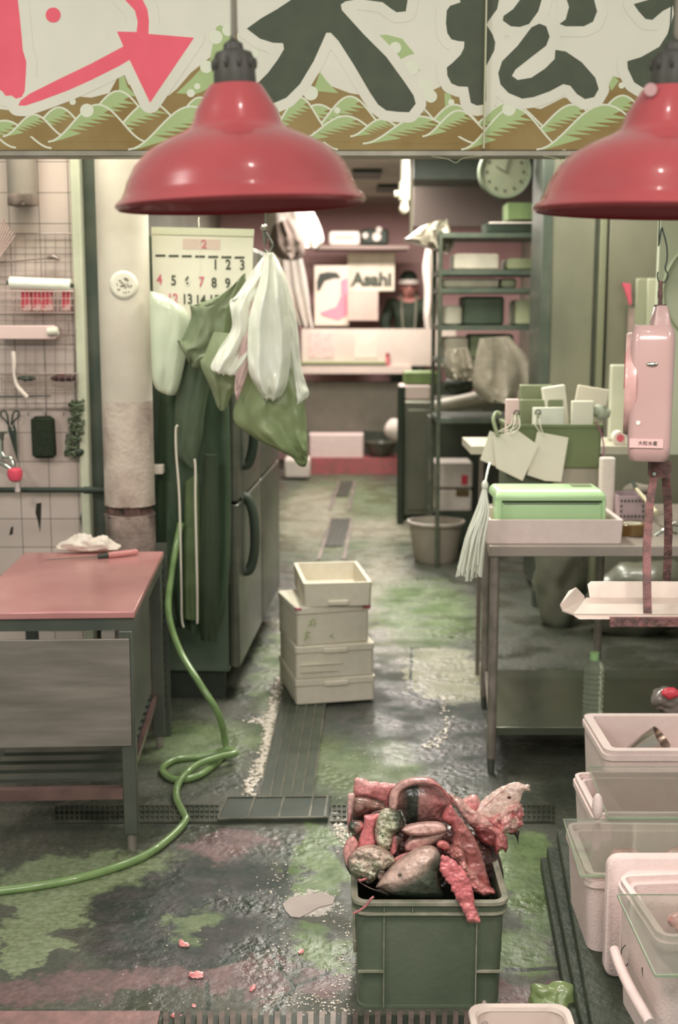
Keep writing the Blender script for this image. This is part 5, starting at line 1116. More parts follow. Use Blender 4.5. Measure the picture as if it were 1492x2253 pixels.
t = T('felt_brush', 'thin cream-handled brush with a dark tip leaning right of the grey rag', 'brush', P(1425, 1150, 4.6)); MB().cyl(P(1400, 1075, 4.68), P(1445, 1128, 4.5), .007, .009, seg=12).build('brush_handle', mat('cream_handle', (190, 182, 150), rough=.5), t); MB().cyl(P(1390, 1056, 4.71), P(1400, 1075, 4.68), .004, .009, seg=12).build('brush_tip', black, t)
for i in range(4):
    MB().tube([P(1440+i*9, 1180-i*4, 4.35+i*.05), P(1462+i*6, 1168-i*6, 4.35+i*.05), P(1490+i*5, 1174-i*8, 4.35+i*.05)], .005, 8, 4).build('steel_skewer', chrome if i % 2 else steeld, None, ['shiny skewer nearest the tape roll on the steel table', 'dark skewer second from the tape roll on the steel table', 'shiny skewer third from the tape roll on the steel table', 'dark skewer furthest back on the steel table'][i], 'skewer', 'skewers on the steel table')
MB().rbox(.19, .2, P(0, 1022, 5.0).z-tz, .012, c=(P(1262, 960, 5.0).x, 5.0, tz+.001)).build('grey_carton', mat('grey_carton', (166, 160, 144), (156, 150, 134), rough=.6), None, 'grey carton under the green crate on the steel table', 'carton')
MB().rbox(.17, .2, P(0, 1022, 5.0).z-tz, .012, c=(P(1152, 960, 5.0).x, 5.0, tz+.001)).build('dark_carton', mat('drk_carton', (84, 90, 74), (76, 82, 66), rough=.6), None, 'dark carton under the left end of the green crate', 'carton')
# green crate of packets, cards on clips
gY = 4.88; ga, gb = P(1118, 1018, gY), P(1326, 934, gY); gz0 = P(0, 1022, 5.0).z+.002
gcm = mat('crate_green', (104, 116, 78), (112, 124, 86), rough=.45, scale=4)
t = T('green_crate', 'olive green open crate full of paper packets on the back of the steel table', 'crate', ((ga.x+gb.x)/2, gY+.13, gz0))
wg = gb.x-ga.x
MB().obox(wg, .27, gb.z-gz0, .008, .01, .012, .004, .006, .012, c=((ga.x+gb.x)/2, gY+.135, gz0)).build('crate_body', gcm, t)
zr = gb.z
def pk(nm, x0, y0, x1, y1, dy, m_, lab, cat, rz_=0, d=.03, tl=0):
    a_, b_2 = P(x0, y0, gY+dy), P(x1, y1, gY+dy); w_ = b_2.x-a_.x; z0_ = gz0+.012; h_ = a_.z-z0_
    return MB().rbox(w_, d, h_, .003, c=((a_.x+b_2.x)/2, gY+dy, z0_), rot=Matrix.Rotation(rz_, 3, 'Z') @ Matrix.Rotation(tl, 3, 'Y'), e=.002).build(nm, m_, None, lab, cat)
pk('white_packet', 1113, 878, 1141, 930, .03, pinkw, 'white packet with a pink spot at the left end of the green crate', 'packet')
pk('green_box', 1145, 847, 1212, 930, .20, gs2, 'green box standing tallest at the left in the green crate', 'box', 0, .06)
pk('green_folder', 1146, 879, 1236, 930, .13, gs2, 'low green folder in front of the green box in the crate', 'folder')
pk('slanted_packet', 1172, 896, 1240, 930, .06, clearp, 'glossy pale packet lying slanted in the middle of the green crate', 'packet', .2)
pk('envelope_stack', 1214, 848, 1262, 930, .14, paper, 'cream envelopes leaning left in the green crate', 'envelopes', .15, .03, -.14)
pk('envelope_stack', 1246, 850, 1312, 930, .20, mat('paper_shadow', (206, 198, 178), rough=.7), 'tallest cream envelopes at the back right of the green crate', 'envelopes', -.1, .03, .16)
pk('paper_bag', 1258, 882, 1304, 930, .09, paper, 'square cream paper bag at the front right of the green crate', 'paper bag')
mb = MB()
for i in range(3):
    mb.sph(P(1316+i*8, 905+i*3, gY+.1), .022+.004*(i == 1), 16, (1, .8, 1.2))
mb.noise(.008, 60, 2); mb.build('clear_cellophane', mat('cellophane', (206, 212, 190), rough=.1, trans=.5), None, 'crinkled clear cellophane at the right end of the green crate', 'cellophane')
MB().tube([P(1311, 928, gY-.02), P(1322, 950, gY-.02), P(1329, 985, gY-.02), P(1326, 1010, gY-.02), P(1327, 1040, gY-.02), P(1322, 1062, gY-.02)], .003, 6, 5).build('purple_string', mat('purple_string', (150, 96, 118), rough=.6), None, 'purple string hanging from the right end of the green crate', 'string')
MB().tube([P(1096, 960, 4.82), P(1086, 925, 4.84), P(1092, 908, 4.86), P(1102, 912, 4.86)], .008, 8, 5).build('green_strap', gc, None, 'green strap looping up at the left end of the green crate', 'strap')
for i, (cx0, cy0) in enumerate(((1137, 909), (1184, 908))):
    c_ = P(cx0, cy0, gY-.014)
    t = T('binder_clip', ['black clip on the green crate rim, left of two', 'black clip on the green crate rim, right of two'][i], 'clip', c_, 0, 'clips on the crate rim')
    MB().lathe([(.008, -.004), (.012, -.006), (.013, 0), (.012, .006), (.008, .004)], c_, 20, rot=rx).build('clip_ring', black, t)
    MB().cyl(c_+Vector((0, -.008, 0)), c_+Vector((0, -.004, -.022)), .005, seg=10).build('clip_jaw', chrome, t)
cards = [(((1085, 962), (1138, 946), (1185, 980), (1150, 1058), (1092, 1030)), -.045, 1137, 'front left price card hanging by a loop from the green crate', (1112, 958)),
         (((1183, 950), (1251, 963), (1235, 1060), (1200, 1058), (1160, 1045)), -.03, 1184, 'right price card hanging by a loop from the green crate', (1190, 960)),
         (((1078, 948), (1112, 960), (1100, 1030), (1057, 1012)), -.02, 1130, 'left price card half hidden behind the front one', (1088, 950))]
for i, (pts, dy, cx0, lab, hp_) in enumerate(cards):
    t = T('price_card', lab, 'card', P(pts[-1][0], pts[-1][1], gY+dy), 0, 'cards hanging from the crate')
    MB().prism([P(x, y, gY+dy) for x, y in pts], (0, .004, 0)).build('card_sheet', paper, t)
    MB().tube([P(cx0-3, 912, gY-.02), P(cx0-6, 935, gY+dy-.003), P(hp_[0]+8, hp_[1], gY+dy-.003), P(cx0+6, 940, gY+dy-.003), P(cx0+3, 912, gY-.02)], .0022, 6, 5).build('card_loop', paper, t)
# strings bundle hanging at the left end of the table
rn = random.Random(14); mb = MB()
t = T('string_bundle', 'bundle of frayed white plastic strings hanging off the table corner', 'string', P(1040, 1280, 4.12))
for i in range(34):
    u = i/33; x_e = 1007+u*50+rn.uniform(-3, 3); y_e = 1255+rn.uniform(-14, 26)-(10 if u > .7 else 0); dY = rn.uniform(-.035, .035)
    mb.tube([P(1067+rn.uniform(-3, 3), 1066, 4.12), P(1050+u*22+rn.uniform(-5, 4), 1125, 4.12+dY*.5), P(1026+u*38+rn.uniform(-3, 3), 1185, 4.12+dY), P(x_e, y_e, 4.12+dY)], .0038, 5, 3)
mb.build('string_tail', clearp, t)
MB().tube([P(1078, 1020, 4.3), P(1072, 1040, 4.2), P(1067, 1068, 4.12)], .004, 8, 4).sph(P(1067, 1068, 4.12), .012, 12, (1, 1, 1.5)).build('string_knot', clearp, t)
# over-shelf
oz = P(1400, 982, 5.35).z
t = T('back_shelf', 'pale-edged shelf behind the green crate and the scale', 'shelf', (1.1, 5.5, oz)); MB().box2((P(1040, 960, 5.3).x, 5.35, oz-.035), (1.99, 5.75, oz)).build('shelf_board', mat('shelf_cream', (196, 190, 170), (180, 176, 156), rough=.4), t)
for x in (P(1056, 960, 5.38).x,):
    for y in (5.38,): MB().box2((x, y, 0), (x+.018, y+.018, oz-.035)).build('shelf_post', mat('post_brownish', (112, 102, 92), rough=.5), t)
p_ = P(1363, 960, 5.42); MB().cyl(Vector((p_.x, 5.40, oz+.031)), Vector((p_.x, 5.46, oz+.031)), .030, seg=24).build('round_tape', foam, None, 'round pale tape with a pink centre on the back shelf', 'tape'); bpy.data.objects['round_tape'].data.materials[0] = foam
q_ = bpy.data.objects['round_tape']
mbx = MB().cyl(Vector((p_.x, 5.397, oz+.031)), Vector((p_.x, 5.402, oz+.031)), .017, seg=20).build('tape_centre', mat('tape_pink', (206, 96, 108), rough=.5), q_)
mbx.data.transform(Matrix.Translation(-q_.location+Vector((0, 0, 0)))) if False else None
MB().rbox(.075, .05, P(0, 806, 5.45).z-oz, .006, c=(P(1362, 960, 5.55).x, 5.6, oz+.001), rot=None).build('folded_paper', mat('paper_green', (188, 188, 168), (178, 178, 158), rough=.6), None, 'tall pale green paper bag standing on the back shelf left of the scale', 'paper bag')
# bundles under and behind the table
gb_ = mat('grey_plastic_wrap', (118, 116, 102), (96, 100, 86), rough=.35, scale=4, bump=.4, bscale=12, coat=.3); gk = mat('dark_sack', (56, 70, 54), (68, 80, 62), rough=.5, scale=4, bump=.3)
for i, (x, y, Y, r, sc3, m_, lab) in enumerate([(1400, 1440, 6.15, .24, (1.2, .6, .75), gb_, 'pale grey plastic sack on the floor behind the table shelf, under the scale tray'), (1235, 1330, 6.3, .17, (.8, .7, 1.6), gb_, 'grey upright plastic sack behind the table, left of the pale squat one')]):
    c_ = P(x, y, Y); c_.z = r*sc3[2]*.97
    mb = MB(); bmesh.ops.create_icosphere(mb.bm, subdivisions=4, radius=r, matrix=Matrix.Translation(c_) @ Matrix.Diagonal((*sc3, 1))); mb.noise(.07, 4, i, .02, 14); mb.build('plastic_sack', m_, None, lab, 'sack', 'sacks behind the table')

# ------------------------------------------------------------------ hanging scale
HY = 2.45
pk_ = mat('scale_pink_enamel', (172, 146, 140), (164, 138, 132), rough=.25, scale=3, coat=.4, bump=.03)
rust = mat('rusty_iron', (112, 78, 74), (74, 58, 54), rough=.7, scale=30, bump=.6, bscale=80, lo=.4, hi=.6, c3=(176, 110, 108))
def S_(x, y, d=0): return P(x, y, HY+d)
t = T('hanging_scale', 'pinkish white hanging scale seen edge-on, held by a wire hook', 'scale', S_(1445, 1015))
c0 = S_(1447, 1015); wS = 93/FPX*HY; hS = S_(0, 716).z-c0.z; dS = .20
Sx = [(.86, 0), (.96, .012), (1, .03), (1, hS-.03), (.95, hS-.012), (.86, hS)]
MB().rings([[Vector((c0.x, HY+dS/2-.02, c0.z))+Vector(v) for v in rr(wS/2*k, dS/2*min(1, k+.02), .016, z)] for k, z in Sx]).build('scale_body', pk_, t)
# dial on the left side: a disc standing off the case
cd = S_(1391, 845, .08); Rd = 116/FPX*HY
ry = Matrix.Rotation(-PI/2, 3, 'Y')
MB().lathe([(Rd*.0+.001, .016), (Rd*.93, .016), (Rd*.97, .02), (Rd, .014), (Rd, -.002), (Rd*.9, -.010), (.03, -.010)], cd+Vector((.006, 0, 0)), 56, False, True, rot=ry).build('dial_housing', mat('dial_rim_pink', (200, 166, 158), (176, 142, 136), rough=.35, scale=20, coat=.2), t)
MB().lathe([(.001, .018), (Rd*.9, .018)], cd+Vector((.006, 0, 0)), 56, rot=ry).build('dial_face', paper, t, solid=.001)
MB().bar(cd+Vector((-.0135, 0, -.01)), cd+Vector((-.0135, 0, Rd*.6)), .004, .001).build('dial_pointer', red, t)
MB().rings([[S_(1453, 716, .08)+Vector(v) for v in rr(a_, b_2, .006, z)] for a_, b_2, z in ((.019, .022, -.003), (.017, .02, .01), (.012, .014, .038), (.010, .012, .040))]).build('scale_neck', pk_, t)
MB().cyl(S_(1453, 674, .08), S_(1453, 670, .08), .012, seg=16).build('neck_collar', rust, t); MB().cyl(S_(1453, 672, .08), S_(1454, 618, .08), .0042, seg=12).cyl(S_(1453, 655, .08), S_(1453, 640, .08), .0052, seg=12).build('hanger_rod', rust, t)
nm_ = MB().box2(S_(1412, 986, -.0215), S_(1485, 966, -.0225)).build('name_plate', mat('plate_pinkgrey', (196, 166, 160), rough=.4), t)
text('大松水産', .0095, S_(1452, 976, -.0235), black, t, 'plate_lettering', .0003)
MB().cyl(S_(1431, 931, -.0215), S_(1431, 931, -.018), .0042, seg=16).build('case_screw', paper, t); MB().sph(S_(1461, 802, -.02), .006, 12, (2, .6, .9)).build('case_rivet', chrome, t)
MB().box2(S_(1437, 1016, .06), S_(1465, 1046, .1)).cyl(S_(1451, 1010, .08), S_(1451, 1018, .08), .012, seg=14).build('load_shackle', rust, t); MB().cyl(S_(1440, 1043, .05), S_(1462, 1043, .11), .004, seg=10).build('shackle_pin', chrome, t)
Rs_ = Matrix.Translation((c0.x, HY+dS/2-.02, 0)) @ Matrix.Rotation(math.radians(-13), 4, 'Z') @ Matrix.Translation((-c0.x, -(HY+dS/2-.02), 0))
for o_ in [o for o in bpy.data.objects if o.parent == t and o.name.split('.')[0] in ('scale_body', 'dial_housing', 'dial_face', 'dial_pointer', 'name_plate', 'plate_lettering', 'case_screw', 'case_rivet')]:
    o_.data.transform(t.matrix_basis.inverted() @ Rs_ @ t.matrix_basis)
def strap(pts, w_, d_, nm='strap'):
    mb = MB(); R_ = []
    pts = smooth([S_(*p) for p in pts], 6)
    for p in pts: R_.append([p+Vector(v) for v in ((-w_/2, -d_/2, 0), (w_/2, -d_/2, 0), (w_/2, d_/2, 0), (-w_/2, d_/2, 0))])
    mb.rings(R_); mb.noise(.0006, 60, 3); mb.build(nm, rust, t)
strap([(1440, 1040, .065), (1430, 1110, .02), (1424, 1200, -.05), (1424, 1300, -.10), (1426, 1375, -.118)], .016, .004, 'front_strap')
strap([(1464, 1035, .09), (1470, 1120, .12), (1470, 1210, .155), (1466, 1300, .18)], .017, .004, 'rear_strap')
zt3 = S_(0, 1372, -.118).z
MB().box2((S_(1312, 1370).x, HY-.128, zt3-.004), (S_(1700, 1370).x, HY-.112, zt3+.014)).build('front_crossbar', rust, t); MB().box2((S_(1345, 1370).x, HY+.17, zt3-.004), (S_(1700, 1370).x, HY+.186, zt3+.014)).build('rear_crossbar', rust, t)
trm = mat('galvanised_tray', (186, 174, 162), (170, 160, 148), rough=.35, metal=.35, scale=8, bump=.06)
tr = T('scale_tray', 'dented pale metal tray carried by the rusty straps of the scale', 'tray', (S_(1400, 1370).x, HY+.03, zt3+.016))
tzz = zt3+.016; fA, fB = F(1262, 1354, tzz), F(1290, 1318, tzz); X1 = S_(1720, 1370).x
pan = [fA, Vector((X1, fA.y, tzz)), Vector((X1, fB.y, tzz)), fB]
MB().prism(pan, (0, 0, .003)).build('tray_pan', trm, tr)
MB().prism([fB+Vector((.008, 0, 0)), fB+Vector((.004, .010, .028)), fB+Vector((.012, .012, .034)), Vector((X1, fB.y+.012, tzz+.034)), Vector((X1, fB.y, tzz))], (0, .003, 0)).build('rear_lip', trm, tr)
MB().prism([fA, fA+Vector((.01, -.006, -.006)), Vector((X1, fA.y-.006, tzz-.006)), Vector((X1, fA.y, tzz))], (0, .003, .001)).build('front_lip', trm, tr)
d_ = (fB-fA); nL = Vector((-d_.y, d_.x, 0)).normalized()
fl_ = [fA, fA+nL*.022+Vector((0, 0, .006)), fA+nL*.030+d_*.12+Vector((0, 0, .012)), fA+nL*.030+d_*.75+Vector((0, 0, .020)), fA+nL*.020+d_*.95+Vector((0, 0, .022)), fB-d_*.06+nL*.003+Vector((0, 0, .006)), fB-d_*.1]
MB().prism(fl_, (0, 0, .003)).build('bent_flap', trm, tr, label='bent-up left flap of the tray')
# wire hook from which the scale hangs
MB().tube([Vector((S_(1452, 1370).x, HY+.08, 2.6)), S_(1452, 470, .08), S_(1457, 500, .08), S_(1467, 540, .08), S_(1468, 570, .08), S_(1464, 590, .08), S_(1470, 606, .08), S_(1463, 620, .08), S_(1452, 621, .08), S_(1447, 610, .08), S_(1448, 598, .08)], .0016, 8, 6).build('wire_hook', black, None, 'thin black bent wire hook from which the scale hangs', 'hook')

# ------------------------------------------------------------------ display stand of dark mats and foam boxes
rub = mat('dark_wet_mat', (46, 56, 44), (58, 66, 52), rough=.55, scale=20, bump=.5, bscale=60)
for i, (z0, z1_, A_, B_, lab) in enumerate([(0, .04, (1189, 1885), (1256, 2253), 'lowest and widest of the three dark wet slabs under the foam boxes'), (.041, .08, (1203, 1862), (1280, 2253), 'middle dark wet slab under the foam boxes'), (.081, .12, (1225, 1822), (1302, 2253), 'topmost dark wet slab directly under the foam boxes')]):
    a, b = F(*A_, z1_), F(*B_, z1_); dx = (b.x-a.x)/(b.y-a.y); b = Vector((a.x+dx*(2.05-a.y), 2.05, 0)); a = Vector((a.x, a.y, 0))
    mb = MB().prism([Vector((a.x, a.y, z0)), Vector((b.x, b.y, z0)), Vector((1.35, b.y, z0)), Vector((1.35, a.y, z0))], (0, 0, z1_-z0)); mb.build('dark_slab', rub, None, lab, 'slab', 'dark slabs under the boxes', bevel=.006)
ZS = .121
def fbox(nm, label, xl, Yf, Yb, zt, w=.42, rz_=-.03, wall=.024, ledge=.014, m=foamp, taper=.012, group='foam fish boxes on the dark slabs'):
    d = Yb-Yf; t = T(nm, label, 'foam box', (xl+w/2, (Yf+Yb)/2, ZS), rz_, group)
    MB().obox(w, d, zt-ZS, wall, .03, .03, taper, c=(0, 0, 0), ledge=ledge).build('box_body', m, t, local=True)
    MB().rings([[Vector(q) for q in rr(w/2+o_, d/2+o_, .03, z)] for o_, z in ((-.012, zt-ZS-.035), (.004, zt-ZS-.03), (.004, zt-ZS-.014), (-.01, zt-ZS-.012))], False, False).build('box_rim', m, t, local=True)
    return t
zr3 = P(0, 1933, 2.69).z
b4 = fbox('foam_box', 'nearest white foam box with a black wire loop and pink fish inside', P(1362, 1980, 2.55).x, 2.27, 2.55, .405, .46, .08)
b3_ = fbox('foam_box', 'second nearest white foam box, behind the upright lid, with pink fish inside', P(1293, 2000, 2.70).x, 2.70, 3.0, zr3, .45, -.02)
b2_ = fbox('foam_box', 'third white foam box under the farther glass pane', P(1312, 1700, 3.05).x, 3.05, 3.35, zr3+.005, .48, 0)
z1b = P(0, 1652, 3.42).z
b1_ = fbox('deep_foam_box', 'deepest and farthest white foam box holding a steel cup', P(1334, 1600, 3.42).x, 3.42, 3.76, z1b, .5, .0, wall=.026, ledge=0)
# fish bits inside
rn = random.Random(21)
bitm = mat('pale_pink_fish', (226, 170, 168), (206, 120, 122), rough=.25, scale=30, coat=.5, lo=.4, hi=.65)
for (tt, lab, n_, zz_) in ((b4, 'glistening pale pink fish pieces in the nearest foam box', 60, .26), (b3_, 'reddish fish pieces in the foam box behind the upright lid', 40, .21), (b2_, 'pale fish pieces deep in the foam box under the farther glass', 26, .14)):
    mb = MB(); X_, Y_ = tt.location.x, tt.location.y
    for i in range(n_):
        c_ = Vector((X_+rn.uniform(-.12, .12), Y_+rn.uniform(-.045, .045), ZS+.036+rn.uniform(0, zz_-.06)))
        mb.sph(c_, rn.uniform(.022, .034), 14, (1.5, .9, .6), Matrix.Rotation(rn.uniform(0, 3), 3, 'Z') @ Matrix.Rotation(rn.uniform(-.4, .4), 3, 'X'))
    mb.noise(.008, 40, 2, .003, 120); mb.build('fish_pieces', bitm, None, lab, 'fish pieces', kind='stuff')
# upright lid
mb = MB(); lw, lh = .42, P(0, 1883, 2.61).z-ZS; lx = P(1331, 2050, 2.61).x
R_ = [[Vector((lx+lw/2+u, 2.6+y_, ZS+.0+lh/2+v_)) for u, v_, _ in rr(lw/2-e_, lh/2-e_, .028, 0)] for y_, e_ in ((.030, .004), (.026, 0), (.004, 0), (0, .004))]
mb.rings(R_, True, True)
t = T('upright_foam_panel', 'white foam lid standing upright between the two nearest foam boxes', 'lid', (lx+lw/2, 2.61, ZS)); mb.build('lid_panel', foamp, t)
mb = MB(); mb.rings([[Vector((lx+lw/2+u, 2.6+y_, ZS+lh/2+v_)) for u, v_, _ in rr(lw/2-e_, lh/2-e_, .024, 0)] for y_, e_ in ((0.001, .03), (-.008, .034), (-.008, .05), (.001, .055))], False, False); mb.build('lid_ridge', foamp, t)
# glass panes
gl = mat('greenish_glass', (246, 250, 244), rough=.03, trans=.96, ior=1.45)
gle = mat('glass_edge', (150, 166, 138), rough=.2)
def pane(label, bl_, fl_, x_r, z, cat='glass pane'):
    a, b = F(*bl_, z), F(*fl_, z); t = T('glass_pane', label, cat, ((a.x+x_r)/2, (a.y+b.y)/2, z), 0, 'glass panes over the foam boxes')
    pts = [Vector((a.x, a.y, z)), Vector((b.x, b.y, z)), Vector((x_r, b.y, z)), Vector((x_r, a.y, z))]
    MB().prism(pts, (0, 0, .005)).build('pane_sheet', gl, t, smooth=False)
    mb = MB()
    for i in range(4): mb.bar(pts[i]+Vector((0, 0, .0025)), pts[(i+1) % 4]+Vector((0, 0, .0025)), .0018, .0054)
    mb.build('pane_edge', gle, t)
pane('farther glass pane lying over the third foam box', (1295, 1690), (1338, 1802), 1.2, zr3+.0065)
pane('nearer glass pane lying over the second nearest foam box', (1240, 1806), (1277, 1930), 1.15, zr3+.0015+.0)
pane('slim glass pane lying on the nearest foam box', (1358, 1972), (1442, 2150), 1.1, .406)
# cup in the deep box, plastic with pink behind
c_ = Vector((P(1440, 1640, 3.58).x, 3.585, z1b-.06)); rc = Matrix.Rotation(.9, 3, 'Y') @ Matrix.Rotation(.25, 3, 'X')
mb = MB(); mb.lathe([(.045, -.09), (.06, .0), (.062, .04), (.058, .04), (.055, 0), (.041, -.085)], c_, 40, True, True, rot=rc); t = T('steel_cup', 'steel cup lying tilted inside the deepest foam box', 'cup', c_+Vector((0, 0, -.06))); mb.build('cup_body', mat('cup_steel', (190, 178, 170), rough=.2, metal=.9), t)
mb = MB(); bmesh.ops.create_icosphere(mb.bm, subdivisions=4, radius=.07, matrix=Matrix.Translation(P(1478, 1545, 3.9)) @ Matrix.Diagonal((1.0, .6, .7, 1))); mb.noise(.03, 14, 3, .01, 50); mb.build('clear_film', mat('film_grey', (140, 128, 120), (110, 104, 96), rough=.15, coat=.5), None, 'crumpled clear film behind the deepest foam box, under the pink bit', 'film')
mb = MB().sph(P(1476, 1526, 3.84), .022, 16, (1.3, .8, .7)); mb.noise(.01, 40, 1); mb.build('red_scrap', mat('red_scrap', (206, 70, 84), rough=.3), None, 'small red scrap on the crumpled film at the right edge', 'scrap')
MB().sph(P(1315, 1775, 3.0), .018, 16, (.8, 1, 2)).build('foam_stub', foamp, None, 'rounded white foam knob left of the third foam box', 'knob')
# black wire loop + foam clamp on nearest box
MB().tube([Vector(p) for p in [(0, 0, 0), (.004, 0, .03), (.006, .0, .055), (.0, 0, .06), (-.005, 0, .03), (-.004, 0, 0), (.003, 0, -.01)]], .0012, 6, 5).bm.free()
w0 = P(1376, 2100, 2.44)
MB().tube([w0+Vector(v) for v in ((0, 0, .022), (-.008, 0, .01), (-.007, 0, -.012), (.003, 0, -.026), (.006, 0, -.02))], .0011, 6, 5).tube([P(1412, 2150, 2.36)+Vector(v) for v in ((0, 0, .022), (.003, 0, .0), (.008, 0, -.02), (.016, 0, -.01))], .0011, 6, 5).build('wire_loop', black, b4, label='thin black wire loop')
mb = MB().tube([P(1352, 2090, 2.44), P(1366, 2130, 2.38), P(1390, 2180, 2.3), P(1430, 2250, 2.22)], .011, 12, 4); mb.build('side_handle', foamp, b4, label='rounded side handle of the box')

# ------------------------------------------------------------------ bottom edge: tray, bottle neck, green bag
a = F(1038, 2216, .12); b = F(1240, 2208, .12)
t = T('white_basin', 'white plastic basin cut by the bottom edge in front of the fish crate', 'basin', ((a.x+b.x)/2, a.y-.14, 0))
MB().obox(b.x-a.x, .28, .12, .006, .01, .03, .012, c=((a.x+b.x)/2, a.y-.14, 0.0)).build('basin_body', mat('basin_white', (206, 192, 182), (198, 184, 174), rough=.4, scale=4), t)
MB().rings([[Vector(((a.x+b.x)/2+q[0], a.y-.14+q[1], q[2])) for q in rr((b.x-a.x)/2+o_, .14+o_, .034, z)] for o_, z in ((0, .112), (.008, .114), (.010, .120), (.008, .124), (-.004, .123), (-.008, .115))], False, False).build('basin_rim', MATS['basin_white'], t)
p0 = P(1066, 2203, 2.52); p1 = P(1064, 2290, 2.44)
MB().cyl(p1, p0.lerp(p1, .2), .010, seg=16).cyl(p0.lerp(p1, .2), p0, .010, .004, seg=16).build('clear_tube', mat('clear_tube', (206, 196, 186), rough=.1, trans=.6), None, 'clear glass-like stick leaning on the rim of the white basin', 'stick')
mb = MB(); bmesh.ops.create_icosphere(mb.bm, subdivisions=4, radius=.06, matrix=Matrix.Translation(F(1215, 2228)+Vector((0, .0, .035))) @ Matrix.Diagonal((.8, .6, .62, 1))); mb.noise(.03, 20, 7, .01, 60); mb.build('green_bag', mat('lime_film', (132, 150, 100), (112, 132, 82), rough=.3, coat=.4), None, 'crumpled lime green plastic at the right of the white basin', 'plastic')
# ------------------------------------------------------------------ fish crate
ca = F(775, 1985, .27); cb2 = F(1120, 1985, .27)
KX = (ca.x+cb2.x)/2; KW = cb2.x-ca.x-.016; KD = .30; KY = ca.y+KD/2; KH = .272
kg = mat('crate_grey_green', (96, 106, 88), (84, 96, 78), rough=.4, scale=5, bump=.12, bscale=60)
kr = mat('crate_rim_worn', (150, 146, 130), (112, 118, 98), rough=.45, scale=22)
t = T('fish_crate', 'green grey plastic crate heaped with fish offcuts in the foreground', 'crate', (KX, KY, 0), 0)
MB().obox(KW, KD, KH, .006, .008, .026, .008, c=(0, 0, 0)).build('crate_body', kg, t, local=True)
def hoop(z0, z1_, o0, o1, m_, nm):
    MB().rings([[Vector(q) for q in rr(KW/2+o, KD/2+o, .028+o, z)] for o, z in ((o0-.002, z0), (o1, z0), (o1, z1_), (o0-.002, z1_))], False, False, close=True).build(nm, m_, t, local=True, bevel=.001)
hoop(KH-.008, KH+.002, -.004, .010, kr, 'top_rim'); hoop(KH-.032, KH-.027, -.001, .009, kr, 'lower_rim')
rb = MB()
for x in (-KW*.31, KW*.31):
    rb.box2((x-.0015, -KD/2-.004, .004), (x+.0015, -KD/2+.004, KH-.03))
rb.build('front_rib', kr, t, local=True)
rb = MB()
for x in (-KW*.31, -KW*.12, KW*.22, KW*.31): rb.box2((x-.001, -KD/2-.006, KH-.03), (x+.001, -KD/2+.002, KH-.006))
rb.build('rim_rib', kr, t, local=True)
for s_ in (-1, 1):
    a_, b_2 = sorted((s_*KW*.31, s_*(KW/2-.006)))
    MB().box2((a_, -KD/2-.005, .095), (b_2, -KD/2+.004, .099)).build('side_rib', kr, t, local=True)
    MB().rbox(.01, KD*.5, .035, .004, c=(s_*(KW/2-.0005), 0, .10)).build('side_lug', kr, t, local=True)
MB().rings([[Vector(q) for q in rr(KW/2+o, KD/2+o, .026, z)] for o, z in ((-.011, .0005), (-.004, .0005), (-.004, .007), (-.011, .007))], False, False, close=True).build('foot_hoop', kg, t, local=True)

